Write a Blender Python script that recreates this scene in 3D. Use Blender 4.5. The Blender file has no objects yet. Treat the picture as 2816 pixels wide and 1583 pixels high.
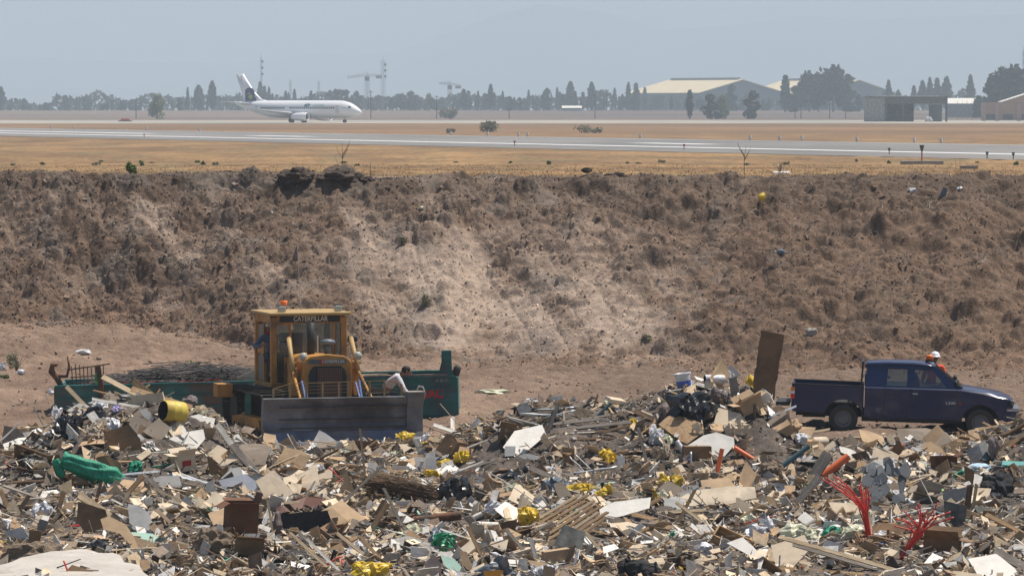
import bpy, bmesh, math, random
import numpy as np
from mathutils import Vector, Matrix, Euler, noise

# ---------------------------------------------------------------- camera
scene = bpy.context.scene
COL = scene.collection
HAZE = 0.00026
F = 12516.0                     # focal length in pixels of a 2816 px wide frame
CAMZ = 7.2
PITCH = math.atan((791.5 - 300.0) / F)
cam_data = bpy.data.cameras.new("camera")
cam_data.sensor_width = 36.0
cam_data.lens = 36.0 * F / 2816.0
cam_data.clip_start = 0.5
cam_data.clip_end = 30000.0
cam = bpy.data.objects.new("camera", cam_data)
cam.location = (0, 0, CAMZ)
cam.rotation_euler = (math.pi / 2 - PITCH, 0, 0)
COL.objects.link(cam)
scene.camera = cam

# ---------------------------------------------------------------- light
SUN = Vector((0.34, 0.17, 0.91)).normalized()
sun_el = math.asin(SUN.z)
sun_rot = math.atan2(SUN.x, SUN.y)
world = bpy.data.worlds.new("World")
scene.world = world
world.use_nodes = True
nt = world.node_tree
for n in list(nt.nodes):
    nt.nodes.remove(n)
wo = nt.nodes.new("ShaderNodeOutputWorld")
bg = nt.nodes.new("ShaderNodeBackground")
sky = nt.nodes.new("ShaderNodeTexSky")
sky.sky_type = 'NISHITA'
sky.sun_disc = False
sky.sun_elevation = sun_el
sky.sun_rotation = sun_rot
sky.altitude = 500
sky.air_density = 1.0
sky.dust_density = 2.0
sky.ozone_density = 1.5
bg.inputs['Strength'].default_value = 0.078
nt.links.new(sky.outputs['Color'], bg.inputs['Color'])
nt.links.new(bg.outputs['Background'], wo.inputs['Surface'])
sl = bpy.data.lights.new("sun", 'SUN')
sl.energy = 5.0
sl.angle = math.radians(0.53)
sl.color = (1.0, 0.93, 0.83)
so = bpy.data.objects.new("sun", sl)
so.rotation_euler = SUN.to_track_quat('Z', 'Y').to_euler()
so.location = (0, 0, 60)
COL.objects.link(so)
scene.view_settings.view_transform = 'Standard'
scene.view_settings.look = 'None'
scene.view_settings.exposure = 0.2
scene.view_settings.gamma = 1.0
scene.cycles.volume_bounces = 1
scene.cycles.max_bounces = 8
scene.cycles.transparent_max_bounces = 16

# ---------------------------------------------------------------- helpers
R = random.Random(7)
CP, SP = math.cos(PITCH), math.sin(PITCH)

def at(px, py, Y):
    """world point at depth Y seen at photo pixel px, py"""
    u = (px - 1408.0) / F
    v = (791.5 - py) / F
    d = Vector((u, CP + v * SP, -SP + v * CP))
    return Vector((0, 0, CAMZ)) + d * (Y / d.y)

def proj(p):
    d = Vector(p) - Vector((0, 0, CAMZ))
    f = d.y * CP - d.z * SP
    u = d.y * SP + d.z * CP
    return 1408 + F * d.x / f, 791.5 - F * u / f

def sstep(a, b, x):
    t = np.clip((x - a) / (b - a), 0, 1)
    return t * t * (3 - 2 * t)

def _hash(ix, iy, seed):
    h = (ix.astype(np.int64) * 374761393 + iy.astype(np.int64) * 668265263 + seed * 1442695041) & 0xffffffff
    h = ((h ^ (h >> 13)) * 1274126177) & 0xffffffff
    return ((h ^ (h >> 16)) & 0xffff) / 65535.0 * 2 * np.pi

def pnoise(x, y, seed=0):
    x = np.asarray(x, float); y = np.asarray(y, float)
    ix = np.floor(x); iy = np.floor(y)
    fx = x - ix; fy = y - iy
    u = fx * fx * fx * (fx * (fx * 6 - 15) + 10)
    v = fy * fy * fy * (fy * (fy * 6 - 15) + 10)
    def g(dx, dy):
        a = _hash(ix + dx, iy + dy, seed)
        return np.cos(a) * (fx - dx) + np.sin(a) * (fy - dy)
    return ((g(0, 0) * (1 - u) + g(1, 0) * u) * (1 - v) + (g(0, 1) * (1 - u) + g(1, 1) * u) * v) * 1.5

def fbm(x, y, oct=4, seed=0, gain=0.5):
    s = 0.0; a = 1.0; f = 1.0
    for o in range(oct):
        s = s + a * pnoise(x * f + 17.3 * o, y * f - 9.1 * o, seed + o)
        a *= gain; f *= 2.03
    return s

def tag(o, label=None, cat=None, group=None, kind=None):
    if label: o['label'] = label
    if cat: o['category'] = cat
    if group: o['group'] = group
    if kind: o['kind'] = kind
    return o

def thing(name, label, cat, loc=(0, 0, 0), rot=(0, 0, 0), group=None):
    o = bpy.data.objects.new(name, None)
    o.empty_display_size = 0.3
    o.location = loc
    o.rotation_euler = rot
    COL.objects.link(o)
    return tag(o, label, cat, group)

class MB:
    """collects faces that become one mesh"""
    def __init__(s):
        s.v = []; s.f = []
    def add(s, vs, fs):
        b = len(s.v)
        s.v += [Vector(p) for p in vs]
        s.f += [tuple(i + b for i in f) for f in fs]
        return s
    def box(s, c, d, rot=None):
        c = Vector(c); hx, hy, hz = d[0] / 2, d[1] / 2, d[2] / 2
        m = rot if isinstance(rot, Matrix) else (Euler(rot).to_matrix() if rot else Matrix.Identity(3))
        vs = [c + m @ Vector((x * hx, y * hy, z * hz)) for x in (-1, 1) for y in (-1, 1) for z in (-1, 1)]
        return s.add(vs, [(0, 1, 3, 2), (4, 6, 7, 5), (0, 4, 5, 1), (2, 3, 7, 6), (0, 2, 6, 4), (1, 5, 7, 3)])
    def bar(s, a, b, w, h=None, up=(0, 0, 1)):
        a = Vector(a); b = Vector(b); d = b - a; L = d.length
        if L < 1e-6: return s
        x = d / L; u = Vector(up)
        if abs(x.dot(u)) > .98: u = Vector((0, 1, 0))
        y = u.cross(x).normalized(); z = x.cross(y)
        return s.box((a + b) / 2, (L, w, h or w), Matrix((x, y, z)).transposed())
    def ring(s, pts_list, close=True, caps=True):
        n = len(pts_list[0]); b = len(s.v)
        for r in pts_list: s.v += [Vector(p) for p in r]
        for i in range(len(pts_list) - 1):
            for j in range(n if close else n - 1):
                k = (j + 1) % n
                s.f.append((b + i * n + j, b + i * n + k, b + (i + 1) * n + k, b + (i + 1) * n + j))
        if caps and close:
            s.f.append(tuple(b + j for j in reversed(range(n))))
            s.f.append(tuple(b + (len(pts_list) - 1) * n + j for j in range(n)))
        return s
    def tube(s, path, r, n=8, caps=True):
        path = [Vector(p) for p in path]
        rs = r if isinstance(r, (list, tuple)) else [r] * len(path)
        rings = []; prev = None
        for i, p in enumerate(path):
            t = (path[min(i + 1, len(path) - 1)] - path[max(i - 1, 0)]).normalized()
            if prev is None:
                a = Vector((0, 0, 1)) if abs(t.z) < .9 else Vector((1, 0, 0))
                u = t.cross(a).normalized()
            else:
                u = (prev - t * prev.dot(t)).normalized()
            w = t.cross(u); prev = u
            rings.append([p + (u * math.cos(2 * math.pi * k / n) + w * math.sin(2 * math.pi * k / n)) * rs[i] for k in range(n)])
        return s.ring(rings, caps=caps)
    def cyl(s, a, b, r, r2=None, n=12):
        return s.tube([a, b], [r, r if r2 is None else r2], n)
    def prism(s, poly, thick, m=None):
        """poly in xz, extruded along y by +-thick/2"""
        n = len(poly); m = m or Matrix.Identity(4)
        vs = [m @ Vector((p[0], -thick / 2, p[1])) for p in poly] + [m @ Vector((p[0], thick / 2, p[1])) for p in poly]
        fs = [tuple(range(n)), tuple(range(2 * n - 1, n - 1, -1))]
        fs += [(i, i + n, (i + 1) % n + n, (i + 1) % n) for i in range(n)]
        return s.add(vs, fs)
    def blob(s, c, r, sub=2, amp=0.2, freq=2.0, seed=0, flat=None, ridge=False):
        bm = bmesh.new(); bmesh.ops.create_icosphere(bm, subdivisions=sub, radius=1)
        c = Vector(c); vs = []
        for v in bm.verts:
            q = v.co * freq + Vector((seed * 3.1, seed * 1.7, seed))
            k = noise.fractal(q, 1.0, 2.0, 3)
            if ridge: k = 1 - 2 * abs(k) - .5
            p = v.co * (1 + amp * k)
            p = Vector((p.x * r[0], p.y * r[1], p.z * r[2]))
            if flat is not None: p.z = max(p.z, flat)
            vs.append(c + p)
        s.add(vs, [tuple(v.index for v in f.verts) for f in bm.faces])
        bm.free(); return s
    def build(s, name, mat, parent=None, smooth=False, loc=None, bevel=0):
        me = bpy.data.meshes.new(name)
        me.from_pydata([tuple(v) for v in s.v], [], s.f)
        me.update()
        if mat: me.materials.append(mat)
        if smooth:
            me.polygons.foreach_set('use_smooth', [True] * len(me.polygons))
        o = bpy.data.objects.new(name, me)
        COL.objects.link(o)
        if parent: o.parent = parent
        if loc is not None: o.location = loc
        if bevel:
            bv = o.modifiers.new('bevel', 'BEVEL'); bv.width = bevel; bv.segments = 2; bv.limit_method = 'ANGLE'
        return o
    def top(s, name, mat, label, cat, group=None, kind=None, smooth=False, bevel=0):
        """a top-level thing of one mesh, origin moved to the middle of its base"""
        n = len(s.v)
        c = sum(s.v, Vector()) / n
        c.z = min(v.z for v in s.v)
        s.v = [v - c for v in s.v]
        o = s.build(name, mat, None, smooth, c, bevel)
        return tag(o, label, cat, group, kind)

def copy_tree(o, parent=None):
    c = o.copy(); COL.objects.link(c)
    if parent: c.parent = parent
    for ch in list(o.children): copy_tree(ch, c)
    return c

def text_mesh(body, size, mat, name, parent, m, extrude=0.004, warp=None, bold=0.0, sx=1.0):
    cu = bpy.data.curves.new(name, 'FONT'); cu.body = body; cu.size = size
    cu.extrude = extrude; cu.offset = bold; cu.align_x = 'CENTER'; cu.align_y = 'CENTER'
    cu.resolution_u = 3
    t = bpy.data.objects.new(name, cu); COL.objects.link(t)
    dg = bpy.context.evaluated_depsgraph_get()
    me = bpy.data.meshes.new_from_object(t.evaluated_get(dg))
    bpy.data.objects.remove(t)
    for v in me.vertices:
        p = Vector((v.co.x * sx, v.co.y, v.co.z))
        v.co = warp(p) if warp else m @ p
    me.materials.clear(); me.materials.append(mat)
    o = bpy.data.objects.new(name, me); COL.objects.link(o)
    if parent: o.parent = parent
    return o

# ---------------------------------------------------------------- materials
def mat(name, col, rough=.75, metal=0., var=.25, scale=6., bump=.1, stretch=(1, 1, 1), col2=None, mix=.5,
        spec=.35, coat=0., attr=None, trans=0., alpha=1., fine=0., emit=None, bscale=None):
    m = bpy.data.materials.new(name); m.use_nodes = True
    t = m.node_tree; N = t.nodes; L = t.links
    b = N['Principled BSDF']
    b.inputs['Roughness'].default_value = rough
    b.inputs['Metallic'].default_value = metal
    b.inputs['Specular IOR Level'].default_value = spec
    b.inputs['Coat Weight'].default_value = coat
    b.inputs['Transmission Weight'].default_value = trans
    b.inputs['Alpha'].default_value = alpha
    tc = N.new('ShaderNodeTexCoord'); mp = N.new('ShaderNodeMapping')
    mp.inputs['Scale'].default_value = stretch
    L.new(tc.outputs['Object'], mp.inputs['Vector'])
    nz = N.new('ShaderNodeTexNoise'); nz.inputs['Scale'].default_value = scale
    nz.inputs['Detail'].default_value = 5; nz.inputs['Roughness'].default_value = .6
    L.new(mp.outputs['Vector'], nz.inputs['Vector'])
    ra = N.new('ShaderNodeMapRange')
    ra.inputs['From Min'].default_value = .3; ra.inputs['From Max'].default_value = .7
    ra.inputs['To Min'].default_value = 1 - var; ra.inputs['To Max'].default_value = 1 + var
    L.new(nz.outputs['Fac'], ra.inputs['Value'])
    base = None
    if attr:
        a = N.new('ShaderNodeAttribute'); a.attribute_name = attr; base = a.outputs['Color']
    else:
        rg = N.new('ShaderNodeRGB'); rg.outputs[0].default_value = (*col, 1); base = rg.outputs[0]
    if col2:
        n2 = N.new('ShaderNodeTexNoise'); n2.inputs['Scale'].default_value = scale * .45
        n2.inputs['Detail'].default_value = 6
        L.new(mp.outputs['Vector'], n2.inputs['Vector'])
        r2 = N.new('ShaderNodeMapRange')
        r2.inputs['From Min'].default_value = 1 - mix - .06; r2.inputs['From Max'].default_value = 1 - mix + .06
        L.new(n2.outputs['Fac'], r2.inputs['Value'])
        mx = N.new('ShaderNodeMix'); mx.data_type = 'RGBA'
        L.new(r2.outputs[0], mx.inputs[0]); L.new(base, mx.inputs[6]); mx.inputs[7].default_value = (*col2, 1)
        base = mx.outputs[2]
    vm = N.new('ShaderNodeVectorMath'); vm.operation = 'SCALE'
    L.new(base, vm.inputs[0]); L.new(ra.outputs[0], vm.inputs['Scale'])
    out = vm.outputs[0]
    if fine:
        n3 = N.new('ShaderNodeTexNoise'); n3.inputs['Scale'].default_value = scale * 7; n3.inputs['Detail'].default_value = 3
        L.new(mp.outputs['Vector'], n3.inputs['Vector'])
        r3 = N.new('ShaderNodeMapRange'); r3.inputs['From Min'].default_value = .3; r3.inputs['From Max'].default_value = .7
        r3.inputs['To Min'].default_value = 1 - fine; r3.inputs['To Max'].default_value = 1 + fine
        L.new(n3.outputs['Fac'], r3.inputs['Value'])
        v3 = N.new('ShaderNodeVectorMath'); v3.operation = 'SCALE'
        L.new(out, v3.inputs[0]); L.new(r3.outputs[0], v3.inputs['Scale']); out = v3.outputs[0]
    L.new(out, b.inputs['Base Color'])
    if bump:
        bp = N.new('ShaderNodeBump'); bp.inputs['Strength'].default_value = 1.0
        bp.inputs['Distance'].default_value = bump * .1
        nb = nz
        if bscale:
            nb = N.new('ShaderNodeTexNoise'); nb.inputs['Scale'].default_value = bscale; nb.inputs['Detail'].default_value = 6
            L.new(mp.outputs['Vector'], nb.inputs['Vector'])
        L.new(nb.outputs['Fac'], bp.inputs['Height']); L.new(bp.outputs['Normal'], b.inputs['Normal'])
    if emit:
        b.inputs['Emission Color'].default_value = (*emit[0], 1); b.inputs['Emission Strength'].default_value = emit[1]
    return m

def glass(name, tint=(.9, .95, .95), alpha=.25, rough=.08):
    m = bpy.data.materials.new(name); m.use_nodes = True
    N = m.node_tree.nodes; L = m.node_tree.links
    for n in list(N): N.remove(n)
    o = N.new('ShaderNodeOutputMaterial'); mx = N.new('ShaderNodeMixShader')
    tr = N.new('ShaderNodeBsdfTransparent'); tr.inputs[0].default_value = (*tint, 1)
    gl = N.new('ShaderNodeBsdfGlossy'); gl.inputs['Roughness'].default_value = rough; gl.inputs[0].default_value = (.8, .85, .9, 1)
    mx.inputs[0].default_value = alpha
    L.new(tr.outputs[0], mx.inputs[1]); L.new(gl.outputs[0], mx.inputs[2]); L.new(mx.outputs[0], o.inputs[0])
    return m

W = (25, 1, 1)
m_soil = mat('soil', (.2, .15, .12), .95, var=.14, scale=5, bump=.3, attr='Col', fine=.22, bscale=20)
m_floor = mat('pit_soil', (.3, .2, .15), .95, var=.15, scale=3, bump=.45, attr='Col', fine=.2, bscale=16)
m_field = mat('dry_field', (.4, .26, .12), .95, var=.18, scale=.35, bump=.0, attr='Col', fine=.3, stretch=(1, .25, 1))
m_asphalt = mat('runway_asphalt', (.19, .19, .19), 1.0, var=.1, scale=.08, bump=0, spec=.0, col2=(.225, .22, .215), fine=.06, stretch=(1, .3, 1))
m_taxi = mat('taxi_concrete', (.3, .29, .265), 1.0, var=.1, scale=.05, bump=0, spec=0, col2=(.36, .33, .28), stretch=(1, .3, 1))
m_paint = mat('white_marking', (.75, .75, .75), .7, var=.1, scale=.6, bump=0)
m_hill = mat('hill_scrub', (.12, .12, .1), .95, var=.3, scale=.003, bump=0)
m_litter = mat('litter', (.3, .3, .3), .8, var=.25, scale=9, bump=.1, attr='Col', spec=.3)
wood = [mat('wood_pale', (.47, .37, .25), .8, var=.25, scale=5, stretch=(1.5, 14, 14), col2=(.36, .27, .17)),
        mat('wood_tan', (.38, .25, .13), .8, var=.3, scale=5, stretch=(1.5, 14, 14), col2=(.27, .17, .09)),
        mat('wood_brown', (.17, .105, .06), .85, var=.3, scale=5, stretch=(1.5, 14, 14), col2=(.09, .06, .04)),
        mat('wood_grey', (.27, .235, .2), .9, var=.3, scale=5, stretch=(1.5, 14, 14), col2=(.19, .165, .14)),
        mat('wood_white', (.62, .6, .55), .8, var=.15, scale=5, stretch=(1.5, 10, 10), col2=(.42, .39, .34))]
card = [mat('cardboard_tan', (.44, .31, .19), .9, var=.15, scale=4, col2=(.35, .24, .15), mix=.35),
        mat('cardboard_brown', (.25, .155, .085), .9, var=.2, scale=4, col2=(.15, .095, .055)),
        mat('cardboard_grey', (.33, .27, .21), .9, var=.15, scale=4, col2=(.25, .2, .155)),
        mat('cardboard_pale', (.6, .49, .36), .9, var=.12, scale=4, col2=(.42, .35, .27), mix=.4)]
board = [mat('plasterboard_white', (.74, .71, .65), .8, var=.12, scale=4, col2=(.56, .52, .45), mix=.38),
         mat('panel_grey', (.33, .32, .31), .85, var=.15, scale=4, col2=(.24, .23, .22)),
         mat('panel_cream', (.62, .52, .39), .85, var=.14, scale=4, col2=(.43, .36, .27)),
         mat('panel_dark', (.07, .075, .07), .8, var=.3, scale=6, col2=(.13, .13, .12)),
         mat('panel_mint', (.4, .6, .5), .8, var=.12, scale=4, col2=(.33, .47, .4)),
         mat('slate_grey', (.19, .2, .21), .8, var=.15, scale=6, col2=(.14, .145, .15))]
m_chip = mat('chipboard', (.4, .27, .155), .9, var=.18, scale=25, col2=(.32, .2, .11), mix=.45, fine=.2)
m_yfilm = mat('yellow_film', (.72, .5, .03), .38, var=.25, scale=4, col2=(.55, .36, .03), spec=.5)
m_wfilm = mat('white_film', (.68, .68, .7), .4, var=.15, scale=5, spec=.5, col2=(.5, .5, .52))
m_bfilm = mat('black_film', (.018, .018, .02), .32, var=.3, scale=5, spec=.55)
m_gfilm = mat('green_net', (.01, .24, .14), .6, var=.5, scale=9, stretch=(3, 1, 1), spec=.4)
m_bgfilm = mat('blue_grey_film', (.14, .17, .2), .45, var=.25, scale=4, spec=.5)
m_cfilm = mat('cream_film', (.58, .58, .42), .45, var=.15, scale=5, spec=.4)
m_cloth = mat('dark_cloth', (.03, .03, .032), .9, var=.3, scale=8)
m_rag = mat('dull_rag', (.2, .16, .15), .9, var=.3, scale=6, col2=(.12, .1, .1))
m_red = mat('red_plastic', (.6, .04, .025), .45, var=.3, scale=3, spec=.5, bump=0)
m_orange = mat('orange_pipe', (.75, .16, .05), .4, var=.12, scale=6, spec=.5, bump=0)
m_teal = mat('teal_pipe', (.06, .11, .13), .5, var=.2, scale=6)
m_silver = mat('galvanised_steel', (.5, .53, .55), .45, metal=.6, var=.12, scale=9, bump=0)
m_steel = mat('rusty_steel', (.1, .07, .055), .7, metal=.3, var=.35, scale=14, col2=(.18, .08, .04))
m_black = mat('black_rubber', (.02, .02, .02), .8, var=.3, scale=12)
m_conc = mat('concrete', (.33, .31, .28), .9, var=.15, scale=6, bump=.4, fine=.15)
m_glassclear = glass('window_glass', (.85, .88, .88), .12)
m_dirtyglass = glass('dusty_glass', (.7, .7, .66), .1, .3)
# ---------------------------------------------------------------- terrain
def footY(x): return 120.0 + 4.5 * sstep(-2, -13, x) - 3.6 * sstep(-1, 6, x) + .9 * pnoise(np.asarray(x, float) * .35, np.asarray(x, float) * 0 + .7, 63)
def footZ(x): return 0.50 + 0.85 * sstep(-3, -12, x)
def crestY(x): return 129.2 + 0.5 * pnoise(np.asarray(x) * .25, np.asarray(x) * 0 + 3.3, 5) + .3 * pnoise(np.asarray(x) * .9, 0 * np.asarray(x) + 1.3, 8)

def ground(x, y):
    x = np.asarray(x, float); y = np.asarray(y, float)
    fy, fz, cy = footY(x), footZ(x), crestY(x)
    z1 = .08 + (fz - .08) * sstep(93, fy + 3, y) ** 1.1
    t = np.clip((y - fy) / (cy - fy), 0, 1)
    zc = 5.27
    zb = .08 + (fz - .08) * (sstep(93, fy + 3, np.minimum(y, fy)) ** 1.1)
    z2 = zb + (zc - zb) * (t ** 1.14)
    z3 = zc + (4.1 - zc) * np.clip((y - cy) / (262 - cy), 0, 1)
    z4 = 4.1 + 2.35 * sstep(1350, 1950, y)
    z = np.where(y < fy, z1, np.where(y < cy, z2, z3))
    return np.where(y > 1000, z4, z)

def gz(x, y): return float(ground(x, y))

MOUNDS = [(-7.3, 87.0, 2.05, 2.5, 1.42), (-5.3, 88.0, .9, 2.0, .15), (.95, 88.5, 1.7, 2.3, 1.12), (-.7, 90, 1.6, 2.2, .25),
          (3.6, 88.6, 1.25, 2.0, 1.39), (5.0, 87.5, .9, 1.8, .75), (9.6, 86.0, 1.05, 3.0, .95), (7.3, 81.5, 1.3, 1.6, .45),
          (-4.0, 76, 1.8, 2, .3), (2.0, 79, 1.8, 2.0, .25), (-9.0, 79.5, 1.5, 2.2, .3), (5.7, 74, 1.4, 2.0, .2), (-3.7, 93.5, 2.0, 2.2, -.16)]

def trash(x, y):
    """top of the rubbish layer"""
    x = np.asarray(x, float); y = np.asarray(y, float)
    z = ground(x, y) + .13 + .10 * fbm(x * .5, y * .5, 3, 21) + .05 * fbm(x * 2.1, y * 2.1, 2, 31)
    for cx, cy, rx, ry, h in MOUNDS:
        r2 = ((x - cx) / rx) ** 2 + ((y - cy) / ry) ** 2
        z = z + h * np.exp(-r2 * .9)
    edge = 95.4 + .8 * pnoise(x * .45, x * 0 + 2.2, 3)
    return z - .55 * sstep(edge - 1.6, edge + .6, y)

def tz(x, y): return float(trash(x, y))

_ys = np.arange(64.0, 96.5, .12)
def hit(px, py):
    """where the sight line through a photo pixel meets the rubbish"""
    a = at(px, py, 60.0); b = at(px, py, 100.0)
    t = (_ys - 60.0) / 40.0
    xs = a.x + (b.x - a.x) * t; zs = a.z + (b.z - a.z) * t
    below = np.nonzero(zs < trash(xs, _ys))[0]
    return float(_ys[below[0]]) if len(below) else 96.0

def grid_mesh(name, X, Y, Z, Cc, material, smooth=True, label=None, cat=None, kind='structure'):
    nr, nc = X.shape
    me = bpy.data.meshes.new(name)
    me.vertices.add(nr * nc)
    me.vertices.foreach_set('co', np.stack([X, Y, Z], -1).astype(np.float32).ravel())
    i = np.arange(nr * nc).reshape(nr, nc)
    q = np.stack([i[:-1, :-1], i[:-1, 1:], i[1:, 1:], i[1:, :-1]], -1).reshape(-1, 4)
    me.loops.add(q.size); me.polygons.add(len(q))
    me.loops.foreach_set('vertex_index', q.ravel().astype(np.int32))
    me.polygons.foreach_set('loop_start', np.arange(0, q.size, 4, dtype=np.int32))
    me.polygons.foreach_set('loop_total', np.full(len(q), 4, dtype=np.int32))
    me.polygons.foreach_set('use_smooth', np.full(len(q), smooth))
    me.update(calc_edges=True)
    if Cc is not None:
        ca = me.color_attributes.new('Col', 'FLOAT_COLOR', 'POINT')
        ca.data.foreach_set('color', np.concatenate([Cc, np.ones(Cc.shape[:-1] + (1,))], -1).astype(np.float32).ravel())
    me.materials.append(material)
    o = bpy.data.objects.new(name, me); COL.objects.link(o)
    return tag(o, label, cat, None, kind)

def lerpc(a, b, t):
    a = np.asarray(a); b = np.asarray(b); return a + (b - a) * t[..., None]

rng = np.random.default_rng(11)

# --- embankment with clods
nx, ny = 1040, 330
xs = np.concatenate([np.linspace(-30, -15.7, 70), np.linspace(-15.5, 15.5, 900), np.linspace(15.7, 30, 70)]); vs_ = np.linspace(0, 1, ny)
X = np.repeat(xs[None], ny, 0); fy = footY(X) - 1.2; cy = crestY(X) + 1.6
Y = fy + (cy - fy) * vs_[:, None]
Z = ground(X, Y)
T = np.clip((Y - footY(X)) / (crestY(X) - footY(X)), -.2, 1.2)
PXg = 1408 + F * X / Y
# pale, fairly smooth fan of dry soil in the middle; darker lumpy earth at the top, the left and the right
fan = np.exp(-((PXg - (1340 - 420 * (T - .15))) / (330 - 150 * T)) ** 2) * sstep(.95, .55, T)
fan = np.maximum(fan, .8 * np.exp(-((PXg - 1750 + 250 * T) / 170) ** 2) * sstep(.85, .5, T))
fan = np.maximum(fan, .7 * np.exp(-((PXg - 420 + 120 * (T - .7)) / 110) ** 2) * np.exp(-((T - .72) / .22) ** 2))
q_ = PXg + 480 * T
fan = np.clip(fan + .30 * fbm(X * .8, Y * .8, 4, 77) + .55 * fbm(q_ / 150, T * 1.6, 3, 79) * sstep(2300, 1800, PXg), 0, 1)
right = sstep(1800, 2150, PXg + 160 * pnoise(X * .5, Y * .5, 9))
rough_ = (1 - .75 * fan)
def billow(x, y, o, seed):
    t = 0; a_ = 1.
    for k in range(o):
        t = t + a_ * (np.abs(pnoise(x * 2.07 ** k + 5 * k, y * 2.07 ** k, seed + k)) - .25); a_ *= .52
    return t
wx = X + .35 * fbm(X * .9, Y * .9, 3, 141); wy = Y + .35 * fbm(X * .9, Y * .9, 3, 151)
slx = wx + .55 * wy
D = .30 * fbm(slx * .30, wy * .35, 3, 41) * (.3 + .7 * rough_)
D += .22 * billow(slx * .5, wy * .8, 2, 55) * (.35 + .65 * rough_)
D += .10 * billow(wx * .9, wy * 2.2, 3, 51) * (.15 + .85 * rough_)
D += .02 * fbm(wx * 3.5, wy * 9, 3, 61, .55) * (.5 + .5 * rough_)
rill = 1 - np.abs(pnoise((X + .35 * Y) * 1.3, Y * .22, 71)); D -= .03 * sstep(.85, 1, rill) * (1 - right * .6)
gx = 31.0 / 899
cl = np.zeros_like(D); JN = fbm(X * 9, Y * 9, 2, 131)
for k in range(7600):
    j = int(rng.integers(0, nx)); i = int(rng.integers(0, ny))
    w = rough_[i, j]
    if rng.random() > w * (.55 + .45 * sstep(.2, .9, T[i, j]) + .4 * right[i, j]): continue
    r = .035 + .20 * rng.random() ** 2.8
    if rng.random() < .01: r *= 1.5
    n = int(r / gx) + 2
    i0, i1, j0, j1 = max(0, i - n), min(ny, i + n), max(0, j - n), min(nx, j + n)
    sx, sy = 1.1 + .6 * rng.random(), .7 + .5 * rng.random()
    xx = (X[i0:i1, j0:j1] - X[i, j]) / (r * sx); yy = (Y[i0:i1, j0:j1] - Y[i, j]) / (r * sy)
    ang = rng.random() * 3.14; c_, s_ = math.cos(ang), math.sin(ang)
    xr, yr = xx * c_ + yy * s_, -xx * s_ + yy * c_
    rr = np.maximum(np.abs(xr) ** 2.6 + np.abs(yr) ** 2.6 + .5 * JN[i0:i1, j0:j1], 1e-6)
    h = np.clip(1 - rr, 0, 1) ** .5 * r * (.35 + .6 * rng.random())
    cl[i0:i1, j0:j1] = np.maximum(cl[i0:i1, j0:j1], h)
# the two big dark clods and smaller ones on the crest
for px_, rr_, hh_ in ((815, .42, .30), (935, .46, .34), (700, .22, .1), (860, .2, .14), (1610, .25, .13), (1590, .5, .06), (2790, .4, .1), (600, .3, .08), (90, .5, .1)):
    xc = (px_ - 1408) / F * 129.3; yc = float(crestY(xc)) - .1
    xx = (X - xc) / rr_; yy = (Y - yc) / (rr_ * .8)
    rr = np.abs(xx) ** 2.8 + np.abs(yy) ** 2.2 + .35 * fbm(X * 5, Y * 5, 3, 88)
    cl = np.maximum(cl, np.clip(1 - rr, 0, 1) ** .4 * hh_)
# burrow-like hollows
for px_, py_, rr_ in ((1180, 925, .24), (1150, 600, .2), (2780, 705, .3), (2260, 700, .24), (1690, 640, .2), (240, 560, .25)):
    yc = 120.5 + (1000 - py_) / 520 * 8.2; xc = (px_ - 1408) / F * yc
    rr = ((X - xc) / rr_) ** 2 + ((Y - yc) / (rr_ * 1.1)) ** 2
    D -= .30 * np.exp(-rr * 1.5) * (1 + .3 * fbm(X * 4, Y * 4, 2, 3)); D += .12 * np.exp(-((np.sqrt(rr) - 1.35) / .35) ** 2) * (Y > yc)
env = sstep(-.1, .08, T) * (1 - .8 * sstep(.93, 1.06, T)) + .12
BZ = Z + (D + cl) * env - .06 * (vs_[:, None] < .02)
n1 = fbm(X * .9, Y * 1.1, 4, 91); n2 = fbm(X * 4.5, Y * 4.5, 3, 95)
C0 = lerpc((.158, .107, .077), (.37, .29, .235), np.clip(fan * 1.05 + .25 * n1, 0, 1))
C0 = lerpc(C0, np.array((.15, .098, .067)), right * .8)
C0 = lerpc(C0, np.array((.10, .075, .058)), np.clip(sstep(.72, .98, T) * .6 * (1 - fan) + .9 * sstep(.25, .6, n1) * (1 - fan) * .5, 0, 1))
C0 = lerpc(C0, np.array((.19, .124, .085)), sstep(.26, -.02, T + .12 * n1) * .85)
grav = sstep(.3, .55, fbm(X * .6 + 4, Y * .7, 3, 33)) * (1 - right)
C0 = lerpc(C0, np.array((.185, .16, .14)), grav * .45)
C0 = C0 * np.array((.94, .91, .87)) * (1 + .26 * n2[..., None]) * (1 - .22 * sstep(.02, .2, cl)[..., None])
BC = np.clip(C0, .02, 1); FAN = fan
grid_mesh('embankment', X, Y, BZ, np.clip(C0, .02, 1), m_soil)
_bx, _bv = xs, vs_
def bank_z(x, y):
    j0 = int(min(max(np.searchsorted(xs, x) - 1, 0), nx - 1))
    f0 = float(footY(x)) - 1.2; c0 = float(crestY(x)) + 1.6
    i = (y - f0) / (c0 - f0) * (ny - 1)
    if i < 0: return gz(x, y)
    if i > ny - 1: return gz(x, y)
    return float(BZ[int(i), j0])

def bank_hit(px, py):
    """point of the slope seen at a photo pixel"""
    prev = None
    for k in range(400):
        Yk = 112 + k * .06
        p = at(px, py, Yk)
        if p.z < bank_z(p.x, p.y): return p
    return at(px, py, 129.5)

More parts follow.
